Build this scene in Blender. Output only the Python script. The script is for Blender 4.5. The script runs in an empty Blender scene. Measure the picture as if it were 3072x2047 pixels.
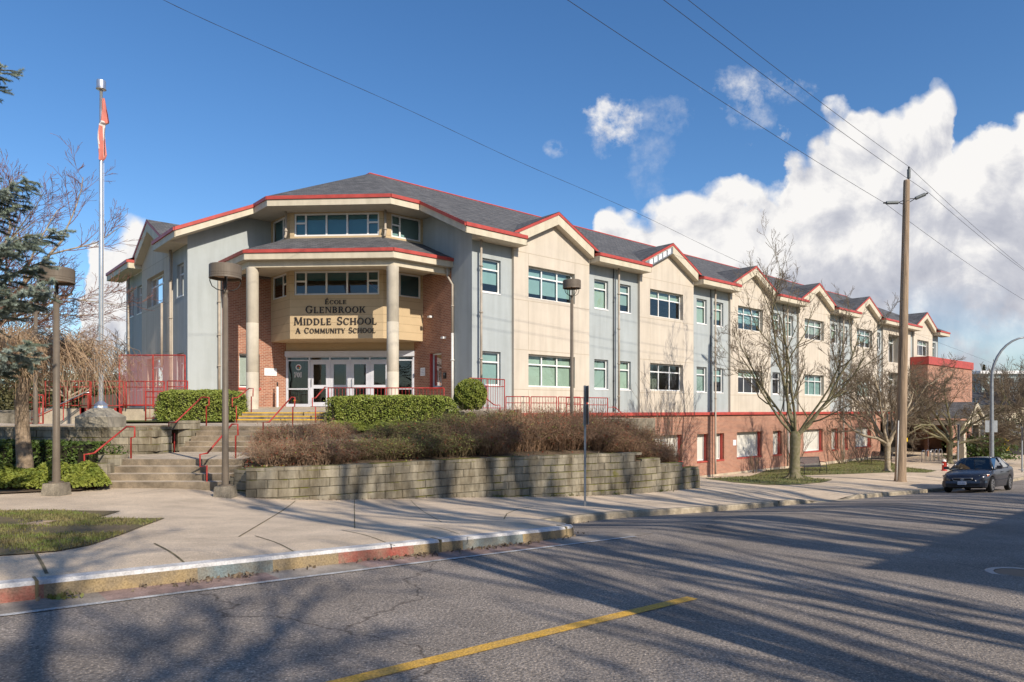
import bpy, math, random
import numpy as np
from mathutils import Vector

SC = bpy.context.scene
COL = SC.collection
R = math.radians

# ------------------------------------------------------------------ camera
F_, HX, HY, EZ = 2048.0, 1536.0, 1230.0, 4.0
cam_d = bpy.data.cameras.new("camera")
cam = bpy.data.objects.new("camera", cam_d)
COL.objects.link(cam)
cam.location = (0, 0, EZ)
cam.rotation_euler = (R(90), 0, 0)
cam_d.sensor_width = 36.0
cam_d.lens = 24.0
cam_d.shift_y = (HY - 1023.5) / 3072.0
cam_d.clip_start = 0.1
cam_d.clip_end = 3000.0
SC.camera = cam

# ------------------------------------------------------------------ sun, sky, exposure
SUN_H = (0.621, -0.784)
SUN_T = 0.635
sun_el = math.atan(SUN_T)
sd = bpy.data.lights.new("sun", 'SUN')
sd.energy = 5.0
sd.angle = R(0.53)
sd.color = (1.0, 0.90, 0.76)
sun = bpy.data.objects.new("sun", sd)
COL.objects.link(sun)
sun.rotation_euler = Vector((SUN_H[0], SUN_H[1], SUN_T)).to_track_quat('Z', 'Y').to_euler()

world = bpy.data.worlds.new("World")
SC.world = world
world.use_nodes = True
WN, WL = world.node_tree.nodes, world.node_tree.links
WN.clear()


def wn(t, **k):
    n = WN.new(t)
    for a, v in k.items():
        setattr(n, a, v)
    return n


def wmath(op, a, b=None, c=None, clamp=False):
    n = WN.new('ShaderNodeMath')
    n.operation = op
    n.use_clamp = clamp
    for i, v in enumerate((a, b, c)):
        if v is None:
            continue
        if isinstance(v, (int, float)):
            n.inputs[i].default_value = v
        else:
            WL.new(v, n.inputs[i])
    return n.outputs[0]


def build_world():
    out = wn('ShaderNodeOutputWorld')
    bg = wn('ShaderNodeBackground')
    sky = wn('ShaderNodeTexSky', sky_type='NISHITA')
    sky.sun_disc = False
    sky.sun_elevation = sun_el
    sky.sun_rotation = math.atan2(SUN_H[0], SUN_H[1])
    sky.air_density = 1.0
    sky.dust_density = 0.6
    sky.ozone_density = 2.2
    sky.altitude = 60
    tc = wn('ShaderNodeTexCoord')
    sep = wn('ShaderNodeSeparateXYZ')
    WL.new(tc.outputs['Generated'], sep.inputs[0])
    X, Y, Z = sep.outputs
    ay = wmath('MAXIMUM', wmath('ABSOLUTE', Y), 0.05)
    a = wmath('DIVIDE', X, ay)          # azimuth tangent
    b = wmath('DIVIDE', Z, ay)          # elevation tangent
    # big billow distortion
    comb = wn('ShaderNodeCombineXYZ')
    WL.new(a, comb.inputs[0]); WL.new(b, comb.inputs[1]); WL.new(wmath('MULTIPLY', Y, 0.15), comb.inputs[2])

    def noise(scale, detail=6, rough=.55, dist=0.0):
        n = wn('ShaderNodeTexNoise', noise_dimensions='2D')
        n.inputs['Scale'].default_value = scale
        n.inputs['Detail'].default_value = detail
        n.inputs['Roughness'].default_value = rough
        n.inputs['Distortion'].default_value = dist
        WL.new(comb.outputs[0], n.inputs['Vector'])
        return n.outputs['Fac']
    vor = wn('ShaderNodeTexVoronoi', feature='SMOOTH_F1', voronoi_dimensions='2D')
    vor.inputs['Scale'].default_value = 11.0
    vor.inputs['Smoothness'].default_value = 0.35
    vor.inputs['Detail'].default_value = 2.0
    vor.inputs['Roughness'].default_value = .5
    WL.new(comb.outputs[0], vor.inputs['Vector'])
    puff = wmath('SUBTRACT', 0.5, vor.outputs['Distance'])
    n1 = wmath('SUBTRACT', noise(4.0, 8, .6), 0.5)
    n2 = wmath('SUBTRACT', noise(16.0, 6, .6), 0.5)
    # boundary curve of the big cloud bank : elevation tangent as function of azimuth tangent
    def P(px, py):
        return ((px * 1.30557 - HX) / F_, (HY - py * 1.30557) / F_)
    pts = [(-60, 1200), (140, 900), (190, 560), (215, 505), (300, 490), (345, 500), (372, 640), (420, 900), (700, 1000), (1300, 900),
           (1352, 520), (1400, 452), (1480, 432), (1555, 408), (1660, 400), (1720, 372), (1790, 350), (1815, 292), (1880, 262),
           (1950, 228), (2020, 192), (2110, 182), (2190, 205), (2215, 300), (2245, 290), (2290, 240), (2360, 195), (2600, 160)]
    AX0, AX1, BY0, BY1 = -1.0, 1.0, -0.3, 0.7
    fc = wn('ShaderNodeFloatCurve')
    cv = fc.mapping.curves[0]
    for i, (px, py) in enumerate(pts):
        u, v = P(px, py)
        x = min(1, max(0, (u - AX0) / (AX1 - AX0))); y = min(1, max(0, (v - BY0) / (BY1 - BY0)))
        if i < 2:
            cv.points[i].location = (x, y)
            pt = cv.points[i]
        else:
            pt = cv.points.new(x, y)
    for p in cv.points:
        p.handle_type = 'AUTO_CLAMPED'
    fc.mapping.update()
    aw = wmath('ADD', a, wmath('ADD', wmath('MULTIPLY', n1, 0.05), wmath('MULTIPLY', n2, 0.02)))
    xin = wmath('DIVIDE', wmath('SUBTRACT', aw, AX0), AX1 - AX0, clamp=True)
    WL.new(xin, fc.inputs['Value'])
    bound = wmath('ADD', wmath('MULTIPLY', fc.outputs[0], BY1 - BY0), BY0)
    d = wmath('SUBTRACT', bound, b)      # >0 inside the cloud
    d = wmath('ADD', d, wmath('MULTIPLY', puff, 0.075))
    d = wmath('ADD', d, wmath('MULTIPLY', n1, 0.05))
    d = wmath('ADD', d, wmath('MULTIPLY', n2, 0.035))
    mask = wmath('MULTIPLY', d, 42.0, clamp=True)
    # bluish haze breaks low on the right
    low = wmath('MULTIPLY', wmath('SUBTRACT', 0.19, b), 9.0, clamp=True)
    n3 = noise(5.5, 5, .6)
    brk = wmath('MULTIPLY', wmath('SUBTRACT', n3, 0.38), 6.0, clamp=True)
    mask = wmath('MULTIPLY', mask, wmath('SUBTRACT', 1.0, wmath('MULTIPLY', low, wmath('SUBTRACT', 0.75, wmath('MULTIPLY', brk, 0.75)))))
    # wisps
    wq1 = wmath('SUBTRACT', noise(9.0, 6, .6), 0.5); wq2 = wmath('SUBTRACT', noise(27.0, 6, .65), 0.5)
    def blob(px, py, rx, ry, amp):
        u, v = P(px, py)
        du = wmath('DIVIDE', wmath('SUBTRACT', a, u), rx)
        dv = wmath('DIVIDE', wmath('SUBTRACT', b, v), ry)
        r2 = wmath('ADD', wmath('MULTIPLY', du, du), wmath('MULTIPLY', dv, dv))
        r2 = wmath('ADD', r2, wmath('ADD', wmath('MULTIPLY', wq1, 4.5), wmath('MULTIPLY', wq2, 2.2)))
        return wmath('MULTIPLY', wmath('SUBTRACT', 1.0, r2, clamp=True), amp)
    ws = None
    for args in ((1405, 285, .042, .042, 1.3), (1380, 310, .03, .03, .8), (1720, 205, .085, .032, .85), (1690, 190, .05, .03, .6), (1540, 265, .05, .03, .4), (1500, 370, .04, .05, .3), (1730, 250, .04, .03, .5),
                 (1278, 340, .016, .012, .6), (200, 740, .12, .05, .5)):
        bl = blob(*args)
        ws = bl if ws is None else wmath('MAXIMUM', ws, bl)
    wisp = wmath('MULTIPLY', ws, wmath('MULTIPLY', wmath('SUBTRACT', noise(17.0, 10, .68, .0), 0.36), 3.2, clamp=True), clamp=True)
    mask = wmath('MAXIMUM', mask, wmath('MULTIPLY', wisp, 0.85))
    # shading: bright near the sunlit crest, grey underneath, with billows
    depth = wmath('MULTIPLY', d, 3.1, clamp=True)
    n5 = noise(7.0, 8, .62, .2)
    shade = wmath('ADD', wmath('MULTIPLY', depth, -0.55), 1.08)
    off = wn('ShaderNodeVectorMath', operation='ADD'); off.inputs[1].default_value = (-.018, .022, 0)
    WL.new(comb.outputs[0], off.inputs[0])
    def noise_at(vec, scale, detail, rough, dist):
        n = wn('ShaderNodeTexNoise', noise_dimensions='2D'); n.inputs['Scale'].default_value = scale; n.inputs['Detail'].default_value = detail
        n.inputs['Roughness'].default_value = rough; n.inputs['Distortion'].default_value = dist
        WL.new(vec, n.inputs['Vector']); return n.outputs['Fac']
    n6 = noise_at(off.outputs[0], 7.0, 8, .62, .2)
    shade = wmath('ADD', shade, wmath('MULTIPLY', wmath('SUBTRACT', n5, n6), 1.25))
    v2 = wn('ShaderNodeTexVoronoi', feature='SMOOTH_F1', voronoi_dimensions='2D'); v2.inputs['Scale'].default_value = 11.0; v2.inputs['Smoothness'].default_value = .35; v2.inputs['Detail'].default_value = 2.0
    v2.inputs['Roughness'].default_value = .5
    WL.new(off.outputs[0], v2.inputs['Vector'])
    shade = wmath('ADD', shade, wmath('MULTIPLY', wmath('SUBTRACT', v2.outputs['Distance'], vor.outputs['Distance']), .45))
    shade = wmath('ADD', shade, wmath('MULTIPLY', wmath('SUBTRACT', n5, .5), 0.42))
    shade = wmath('ADD', shade, wmath('MULTIPLY', puff, 0.16))
    ramp = wn('ShaderNodeValToRGB')
    e = ramp.color_ramp.elements
    e[0].position = 0.25; e[0].color = (0.50, 0.52, 0.60, 1)
    e[1].position = 1.0; e[1].color = (1.02, 1.0, 0.98, 1)
    m = ramp.color_ramp.elements.new(0.62); m.color = (0.66, 0.67, 0.73, 1)
    WL.new(shade, ramp.inputs[0])
    cs = wn('ShaderNodeVectorMath', operation='SCALE')
    WL.new(ramp.outputs[0], cs.inputs[0]); cs.inputs['Scale'].default_value = CLOUD
    sk = wn('ShaderNodeMixRGB', blend_type='MULTIPLY'); sk.inputs[0].default_value = 1.0
    hs = wn('ShaderNodeHueSaturation'); hs.inputs['Saturation'].default_value = 1.21
    WL.new(sky.outputs[0], hs.inputs['Color']); WL.new(hs.outputs[0], sk.inputs[1]); sk.inputs[2].default_value = SKYTINT
    mix = wn('ShaderNodeMixRGB')
    WL.new(mask, mix.inputs[0]); WL.new(sk.outputs[0], mix.inputs[1]); WL.new(cs.outputs[0], mix.inputs[2])
    WL.new(mix.outputs[0], bg.inputs[0])
    bg.inputs[1].default_value = SKY_STR
    WL.new(bg.outputs[0], out.inputs[0])


SKY_STR = 0.12
world.cycles.sampling_method = 'MANUAL'
world.cycles.sample_map_resolution = 256
CLOUD = 7.3
SKYTINT = (0.98, 1.075, 1.19, 1)
build_world()
SC.view_settings.view_transform = 'Standard'
SC.view_settings.look = 'None'
SC.view_settings.exposure = 0.1
SC.view_settings.gamma = 1.0
SC.view_settings.use_curve_mapping = False

SC.cycles.max_bounces = 6
SC.cycles.diffuse_bounces = 2
SC.cycles.glossy_bounces = 3
SC.cycles.transparent_max_bounces = 8
SC.cycles.caustics_reflective = False
SC.cycles.caustics_refractive = False

# ------------------------------------------------------------------ plan geometry
th = math.atan((3860 - 1536) / F_)
e1 = (math.sin(th), math.cos(th)); n1 = (e1[1], -e1[0])
A = ((1416 - HX) / F_ * 29.34, 29.34)
C = ((955 - HX) / F_ * 28.541, 28.541)
_ang = math.atan2(e1[1], e1[0]) + math.pi / 4
VV = (math.cos(_ang), math.sin(_ang)); UU = (VV[1], -VV[0])
AU = (A[0] - C[0]) * UU[0] + (A[1] - C[1]) * UU[1]
AV = (A[0] - C[0]) * VV[0] + (A[1] - C[1]) * VV[1]
q = math.sqrt(.5)
S_ = AU + AV


def UV(u, v, z=None):
    x, y = C[0] + u * UU[0] + v * VV[0], C[1] + u * UU[1] + v * VV[1]
    return (x, y) if z is None else (x, y, z)


def W(side, t, n, z=None):
    return UV(side * (AU + (t + n) * q), AV + (t - n) * q, z)


def TN(t, n):
    return (A[0] + t * e1[0] + n * n1[0], A[1] + t * e1[1] + n * n1[1])


def tn(x, y):
    dx, dy = x - A[0], y - A[1]
    return dx * e1[0] + dy * e1[1], dx * n1[0] + dy * n1[1]


def ss(a, b, x):
    k = min(1, max(0, (x - a) / (b - a)))
    return k * k * (3 - 2 * k)


def interp(x, pts):
    if x <= pts[0][0]:
        return pts[0][1]
    for (a, b), (c, d) in zip(pts, pts[1:]):
        if x <= c:
            return b + (d - b) * (x - a) / (c - a)
    return pts[-1][1]


def at(px, Y):
    """plan position of the photograph column px at depth Y"""
    return ((px - HX) / F_ * Y, Y)


def zat(py, Y):
    return EZ + (HY - py) * Y / F_


ZK = [(-60, 2.9), (-30, 2.9), (-17.2, 2.02), (-6.4, 1.56), (-1.4, 1.26), (4.5, .98), (15.7, .43), (27.5, .05), (60, -.6), (140, -.9)]
ZB = [(-60, 3.9), (-30, 2.92), (-17.2, 2.38), (-14.5, 2.27), (-10.1, 2.07), (-6.4, 1.9), (-1.4, 1.62), (4.5, 1.3), (15.7, .68), (27.5, .25), (60, -.45), (140, -.8)]


def zroad(x, y):
    t, n = tn(x, y)
    k = ss(13.2, 16.1, n) if n < 16.1 else 1.0
    k = min(1, max(0, (n - 13.2) / 2.9))
    z = interp(t, ZK) * (1 - k) + interp(t, ZB) * k
    return z + .012 * min(max(n - 16.1, 0), 4)


class TPS:
    def __init__(s, pts):
        P = np.array(pts, float); s.P = P
        n = len(P); K = np.zeros((n + 3, n + 3)); b = np.zeros(n + 3)
        for i in range(n):
            for j in range(n):
                K[i, j] = s.k(math.hypot(P[i, 0] - P[j, 0], P[i, 1] - P[j, 1]))
            K[i, i] += .3
            K[i, n:] = (1, P[i, 0], P[i, 1]); K[n:, i] = (1, P[i, 0], P[i, 1])
            b[i] = P[i, 2]
        s.w = np.linalg.solve(K, b); s.n = n

    @staticmethod
    def k(r):
        return r * r * math.log(r) if r > 1e-6 else 0.

    def __call__(s, x, y):
        d = np.hypot(s.P[:, 0] - x, s.P[:, 1] - y); d[d < 1e-6] = 1e-6
        return float((s.w[:s.n] * d * d * np.log(d)).sum() + s.w[s.n] + s.w[s.n + 1] * x + s.w[s.n + 2] * y)


_cp = []
for t in (-40, -28, -20, -17.2, -14.5, -12, -10.1):
    x, y = TN(t, 16.1); _cp.append((x, y, interp(t, ZB) + .15))
for t in (-6.4, -3.5, -1.4, 1.5, 4.5, 10, 15.7, 21, 27.5, 40, 60, 90):
    x, y = TN(t, 13.2); _cp.append((x, y, interp(t, ZK) + .15))
for t, z in ((17, -.02), (28, -.08), (39, -.14), (50, -.2), (60, -.25), (90, -.4)):
    x, y = TN(t, 0); _cp.append((x, y, z))
_cp += [(-5.85, 15.3, 2.03), (-1.62, 17.8, 1.72), (2.13, 19.9, 1.50), (6.13, 22.5, 1.42), (13.75, 33.2, .66), (21.4, 39, .48),
        (-9.5, 15.7, 2.19), (-7, 15.6, 2.17), (-16, 16, 2.35), (-24, 14, 2.6), (-24, 24, 2.6), (-14, 26, 2.5), (-40, 20, 2.7), (-45, 45, 2.6), (18.1, 32.3, .59)]
_tps = TPS(_cp)


def zpav(x, y):
    return _tps(x, y)


def hit(px, py, zf=zpav):
    Y = 2.5
    while Y < 120:
        x = (px - HX) / F_ * Y
        zr = EZ - (py - HY) / F_ * Y
        if zr <= zf(x, Y):
            return (x, Y, zr)
        Y += .05
    return (x, Y, zr)


# ------------------------------------------------------------------ mesh helpers
WLOC = {}


def thing(name, label, cat, loc, group=None, kind=None):
    o = bpy.data.objects.new(name, None)
    o.empty_display_size = .3
    COL.objects.link(o)
    o.location = loc
    o['label'] = label; o['category'] = cat
    if group: o['group'] = group
    o['kind'] = kind or 'thing'
    WLOC[o.name] = Vector(loc)
    return o


def tag(o, label, cat, group=None, kind=None):
    o['label'] = label; o['category'] = cat
    if group: o['group'] = group
    o['kind'] = kind or 'thing'
    return o


class MB:
    def __init__(s):
        s.v = []; s.f = []; s.uv = []; s.mi = []; s.cur = 0

    def face(s, pts, uv=None):
        i = len(s.v)
        s.v.extend([tuple(p) for p in pts])
        s.f.append(tuple(range(i, i + len(pts))))
        if uv is None:
            uv = autouv(pts)
        s.uv.append(uv); s.mi.append(s.cur)

    def box(s, x0, x1, y0, y1, z0, z1):
        s.fbox(lambda a, b, c: (a, b, c), x0, x1, y0, y1, z0, z1)

    def fbox(s, Fn, t0, t1, n0, n1_, z0, z1):
        """box in a frame Fn(t,n,z)"""
        c = {}
        for i, t in enumerate((t0, t1)):
            for j, n in enumerate((n0, n1_)):
                for k, z in enumerate((z0, z1)):
                    c[i, j, k] = Fn(t, n, z)
        L, D, H = abs(t1 - t0), abs(n1_ - n0), abs(z1 - z0)
        for ks, (u, v) in ((((0, 0, 0), (1, 0, 0), (1, 0, 1), (0, 0, 1)), (L, H)), (((0, 1, 0), (0, 1, 1), (1, 1, 1), (1, 1, 0)), (L, H)),
                           (((0, 0, 0), (0, 0, 1), (0, 1, 1), (0, 1, 0)), (D, H)), (((1, 0, 0), (1, 1, 0), (1, 1, 1), (1, 0, 1)), (D, H)),
                           (((0, 0, 1), (1, 0, 1), (1, 1, 1), (0, 1, 1)), (L, D)), (((0, 0, 0), (0, 1, 0), (1, 1, 0), (1, 0, 0)), (L, D))):
            s.face([c[k] for k in ks])

    def tube(s, pts, r, n=8, caps=True):
        pts = [Vector(p) for p in pts]
        if not isinstance(r, (list, tuple)):
            r = [r] * len(pts)
        rings = []
        prev = None
        for i, p in enumerate(pts):
            if i == 0: d = pts[1] - pts[0]
            elif i == len(pts) - 1: d = pts[-1] - pts[-2]
            else: d = (pts[i + 1] - pts[i - 1])
            if d.length < 1e-9: d = Vector((0, 0, 1))
            d.normalize()
            if prev is None:
                ref = Vector((0, 0, 1)) if abs(d.z) < .9 else Vector((1, 0, 0))
                a = d.cross(ref).normalized()
            else:
                a = prev - d * prev.dot(d)
                if a.length < 1e-6: a = d.orthogonal()
                a.normalize()
            prev = a
            b = d.cross(a)
            base = len(s.v)
            for k in range(n):
                w = 2 * math.pi * k / n
                s.v.append(tuple(p + (a * math.cos(w) + b * math.sin(w)) * r[i]))
            rings.append(base)
        L = 0
        for i in range(len(pts) - 1):
            L2 = L + (pts[i + 1] - pts[i]).length
            for k in range(n):
                k2 = (k + 1) % n
                s.f.append((rings[i] + k, rings[i] + k2, rings[i + 1] + k2, rings[i + 1] + k))
                u0, u1 = k / n, (k + 1) / n
                s.uv.append([(u0, L), (u1, L), (u1, L2), (u0, L2)]); s.mi.append(s.cur)
            L = L2
        if caps:
            for base, rev in ((rings[0], True), (rings[-1], False)):
                idx = [base + k for k in range(n)]
                if rev: idx.reverse()
                s.f.append(tuple(idx)); s.uv.append([(0, 0)] * n); s.mi.append(s.cur)

    def lathe(s, cx, cy, prof, n=24):
        """prof: list of (r,z)"""
        rings = []
        for r, z in prof:
            base = len(s.v)
            for k in range(n):
                w = 2 * math.pi * k / n
                s.v.append((cx + r * math.cos(w), cy + r * math.sin(w), z))
            rings.append(base)
        for i in range(len(prof) - 1):
            for k in range(n):
                k2 = (k + 1) % n
                s.f.append((rings[i] + k, rings[i] + k2, rings[i + 1] + k2, rings[i + 1] + k))
                s.uv.append([(k / n, prof[i][1]), ((k + 1) / n, prof[i][1]), ((k + 1) / n, prof[i + 1][1]), (k / n, prof[i + 1][1])])
                s.mi.append(s.cur)

    def build(s, name, mats, parent=None, smooth=False, loc=None, weld=False):
        if not s.v:
            return None
        if not isinstance(mats, (list, tuple)): mats = [mats]
        me = bpy.data.meshes.new(name)
        if parent is not None: off = WLOC[parent.name]
        elif loc is not None: off = Vector(loc)
        else: off = Vector((0, 0, 0))
        V = np.array(s.v, float) - np.array(off)
        me.from_pydata(V.tolist(), [], s.f)
        uvl = me.uv_layers.new(name="UVMap")
        fl = [c for f in s.uv for p in f for c in p]
        uvl.data.foreach_set('uv', fl)
        for m in mats: me.materials.append(m)
        if len(mats) > 1: me.polygons.foreach_set('material_index', s.mi)
        if smooth: me.polygons.foreach_set('use_smooth', [True] * len(me.polygons))
        me.update()
        o = bpy.data.objects.new(name, me)
        COL.objects.link(o)
        WLOC[o.name] = off
        if parent is not None:
            o.parent = parent
        else:
            o.location = off
        return o


def autouv(pts):
    p = [Vector(a) for a in pts]
    nrm = Vector((0, 0, 0))
    for i in range(len(p)):
        nrm += p[i].cross(p[(i + 1) % len(p)])
    if nrm.length < 1e-9: return [(0, 0)] * len(p)
    nrm.normalize()
    if abs(nrm.z) > .97: return [(a.x, a.y) for a in p]
    u = Vector((-nrm.y, nrm.x, 0)).normalized()
    if u.x < 0: u = -u
    v = nrm.cross(u)
    if v.z < 0: v = -v
    return [(a.dot(u), a.dot(v)) for a in p]


def frame(p0, p1):
    """frame on a wall seen left to right from p0 to p1; n>0 is outward"""
    dx, dy = p1[0] - p0[0], p1[1] - p0[1]
    L = math.hypot(dx, dy); dx /= L; dy /= L
    def Fn(t, n, z):
        return (p0[0] + dx * t + dy * n, p0[1] + dy * t - dx * n, z)
    return Fn, L


def panel(mb, Fn, t0, t1, z0, z1, holes, n=0, depth=.15, top=None):
    ts = sorted({t0, t1} | {h[0] for h in holes} | {h[1] for h in holes})
    zs = sorted({z0, z1} | {h[2] for h in holes} | {h[3] for h in holes})
    for a, b in zip(ts, ts[1:]):
        for c, d in zip(zs, zs[1:]):
            tm, zm = (a + b) / 2, (c + d) / 2
            if any(h[0] < tm < h[1] and h[2] < zm < h[3] for h in holes): continue
            mb.face([Fn(a, n, c), Fn(b, n, c), Fn(b, n, d), Fn(a, n, d)], [(a, c), (b, c), (b, d), (a, d)])
    for (a, b, c, d) in [h[:4] for h in holes]:
        m = n - depth
        mb.face([Fn(a, n, c), Fn(a, n, d), Fn(a, m, d), Fn(a, m, c)], [(0, c), (0, d), (depth, d), (depth, c)])
        mb.face([Fn(b, n, d), Fn(b, n, c), Fn(b, m, c), Fn(b, m, d)], [(0, d), (0, c), (depth, c), (depth, d)])
        mb.face([Fn(a, n, d), Fn(b, n, d), Fn(b, m, d), Fn(a, m, d)])
        mb.face([Fn(b, n, c), Fn(a, n, c), Fn(a, m, c), Fn(b, m, c)])


def copy_tree(o, parent=None):
    c = o.copy(); COL.objects.link(c)
    if parent is not None: c.parent = parent
    WLOC[c.name] = WLOC[o.name]
    for ch in [x for x in bpy.data.objects if x.parent == o]:
        copy_tree(ch, c)
    return c


# ------------------------------------------------------------------ materials
def mat(name, col, rough=.8, var=.12, scale=3.0, bump=0.0, bscale=60.0, metal=0.0, coord='Object', col2=None, spec=.3, streak=0.0, fine=0.0):
    m = bpy.data.materials.new(name); m.use_nodes = True
    N, L = m.node_tree.nodes, m.node_tree.links
    b = N['Principled BSDF']
    b.inputs['Roughness'].default_value = rough
    b.inputs['Metallic'].default_value = metal
    b.inputs['Specular IOR Level'].default_value = spec
    tc = N.new('ShaderNodeTexCoord')
    vec = tc.outputs[coord]
    nz = N.new('ShaderNodeTexNoise'); nz.inputs['Scale'].default_value = scale; nz.inputs['Detail'].default_value = 8
    nz.inputs['Roughness'].default_value = .65
    L.new(vec, nz.inputs['Vector'])
    rp = N.new('ShaderNodeValToRGB')
    c2 = col2 or tuple(max(0, c * (1 - var * 1.6)) for c in col)
    c1 = tuple(min(1, c * (1 + var * .6)) for c in col) if col2 is None else col
    rp.color_ramp.elements[0].position = .34; rp.color_ramp.elements[0].color = (*c2, 1)
    rp.color_ramp.elements[1].position = .66; rp.color_ramp.elements[1].color = (*c1, 1)
    L.new(nz.outputs['Fac'], rp.inputs[0])
    outc = rp.outputs[0]
    if streak:
        mp = N.new('ShaderNodeMapping'); mp.inputs['Scale'].default_value = (2.2, 2.2, .22)
        L.new(vec, mp.inputs[0])
        n3 = N.new('ShaderNodeTexNoise'); n3.inputs['Scale'].default_value = 1.6; n3.inputs['Detail'].default_value = 7
        L.new(mp.outputs[0], n3.inputs['Vector'])
        r3 = N.new('ShaderNodeValToRGB'); r3.color_ramp.elements[0].position = .35; r3.color_ramp.elements[1].position = .6
        r3.color_ramp.elements[0].color = (1 - streak, 1 - streak, 1 - streak * 1.1, 1); r3.color_ramp.elements[1].color = (1, 1, 1, 1)
        L.new(n3.outputs['Fac'], r3.inputs[0])
        mx = N.new('ShaderNodeMixRGB'); mx.blend_type = 'MULTIPLY'; mx.inputs[0].default_value = 1
        L.new(outc, mx.inputs[1]); L.new(r3.outputs[0], mx.inputs[2]); outc = mx.outputs[0]
    if fine:
        n4 = N.new('ShaderNodeTexNoise'); n4.inputs['Scale'].default_value = bscale; n4.inputs['Detail'].default_value = 3
        L.new(vec, n4.inputs['Vector'])
        r4 = N.new('ShaderNodeValToRGB'); r4.color_ramp.elements[0].position = .3; r4.color_ramp.elements[1].position = .7
        r4.color_ramp.elements[0].color = (1 - fine,) * 3 + (1,); r4.color_ramp.elements[1].color = (1 + fine * .6,) * 3 + (1,)
        L.new(n4.outputs['Fac'], r4.inputs[0])
        mx = N.new('ShaderNodeMixRGB'); mx.blend_type = 'MULTIPLY'; mx.inputs[0].default_value = 1
        L.new(outc, mx.inputs[1]); L.new(r4.outputs[0], mx.inputs[2]); outc = mx.outputs[0]
    L.new(outc, b.inputs['Base Color'])
    if bump:
        n2 = N.new('ShaderNodeTexNoise'); n2.inputs['Scale'].default_value = bscale; n2.inputs['Detail'].default_value = 4
        L.new(vec, n2.inputs['Vector'])
        bp = N.new('ShaderNodeBump'); bp.inputs['Strength'].default_value = bump; bp.inputs['Distance'].default_value = .02
        L.new(n2.outputs['Fac'], bp.inputs['Height']); L.new(bp.outputs[0], b.inputs['Normal'])
    m['_out'] = 0
    return m


def brickmat(name, c1, c2, mortar, bw, bh, ms, bump=.4, rough=.85, var=.25, off=.5, vscale=1.2):
    m = mat(name, c1, rough, coord='UV')
    N, L = m.node_tree.nodes, m.node_tree.links
    b = N['Principled BSDF']
    tc = [n for n in N if n.type == 'TEX_COORD'][0]
    br = N.new('ShaderNodeTexBrick'); br.offset = off
    br.inputs['Scale'].default_value = 1
    br.inputs['Brick Width'].default_value = bw; br.inputs['Row Height'].default_value = bh
    br.inputs['Mortar Size'].default_value = ms; br.inputs['Mortar Smooth'].default_value = .15
    br.inputs['Color1'].default_value = (*c1, 1); br.inputs['Color2'].default_value = (*c2, 1); br.inputs['Mortar'].default_value = (*mortar, 1)
    br.inputs['Bias'].default_value = 0
    L.new(tc.outputs['UV'], br.inputs['Vector'])
    nz = N.new('ShaderNodeTexNoise'); nz.inputs['Scale'].default_value = vscale; nz.inputs['Detail'].default_value = 9; nz.inputs['Roughness'].default_value = .7
    L.new(tc.outputs['Object'], nz.inputs['Vector'])
    rp = N.new('ShaderNodeValToRGB'); rp.color_ramp.elements[0].position = .3; rp.color_ramp.elements[1].position = .7
    rp.color_ramp.elements[0].color = (1 - var,) * 3 + (1,); rp.color_ramp.elements[1].color = (1 + var * .5,) * 3 + (1,)
    L.new(nz.outputs['Fac'], rp.inputs[0])
    mx = N.new('ShaderNodeMixRGB'); mx.blend_type = 'MULTIPLY'; mx.inputs[0].default_value = 1
    L.new(br.outputs['Color'], mx.inputs[1]); L.new(rp.outputs[0], mx.inputs[2])
    L.new(mx.outputs[0], b.inputs['Base Color'])
    bp = N.new('ShaderNodeBump'); bp.inputs['Strength'].default_value = bump; bp.inputs['Distance'].default_value = .01
    iv = N.new('ShaderNodeMath'); iv.operation = 'SUBTRACT'; iv.inputs[0].default_value = 1
    L.new(br.outputs['Fac'], iv.inputs[1])
    ad = N.new('ShaderNodeMath'); ad.operation = 'MULTIPLY_ADD'; ad.inputs[1].default_value = 1
    n2 = N.new('ShaderNodeTexNoise'); n2.inputs['Scale'].default_value = 30; n2.inputs['Detail'].default_value = 6
    L.new(tc.outputs['Object'], n2.inputs['Vector'])
    L.new(iv.outputs[0], ad.inputs[0]); L.new(n2.outputs['Fac'], ad.inputs[2])
    L.new(ad.outputs[0], bp.inputs['Height']); L.new(bp.outputs[0], b.inputs['Normal'])
    return m


def glassmat(name, tint, refl=.9, ior=1.52):
    m = bpy.data.materials.new(name); m.use_nodes = True
    N, L = m.node_tree.nodes, m.node_tree.links
    N.clear()
    o = N.new('ShaderNodeOutputMaterial')
    t = N.new('ShaderNodeBsdfTransparent'); t.inputs[0].default_value = (*tint, 1)
    g = N.new('ShaderNodeBsdfGlossy'); g.inputs['Roughness'].default_value = .01; g.inputs[0].default_value = (refl, refl, refl, 1)
    fr = N.new('ShaderNodeFresnel'); fr.inputs['IOR'].default_value = ior
    sc = N.new('ShaderNodeMath'); sc.operation = 'MULTIPLY'; sc.inputs[1].default_value = 1.8; sc.use_clamp = True
    tc = N.new('ShaderNodeTexCoord'); nz = N.new('ShaderNodeTexNoise'); nz.inputs['Scale'].default_value = 1.1
    bp = N.new('ShaderNodeBump'); bp.inputs['Strength'].default_value = .08; bp.inputs['Distance'].default_value = .05
    L.new(tc.outputs['Object'], nz.inputs['Vector']); L.new(nz.outputs['Fac'], bp.inputs['Height']); L.new(bp.outputs[0], g.inputs['Normal'])
    mx = N.new('ShaderNodeMixShader')
    L.new(fr.outputs[0], sc.inputs[0]); L.new(sc.outputs[0], mx.inputs[0]); L.new(t.outputs[0], mx.inputs[1]); L.new(g.outputs[0], mx.inputs[2])
    L.new(mx.outputs[0], o.inputs[0])
    return m


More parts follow.
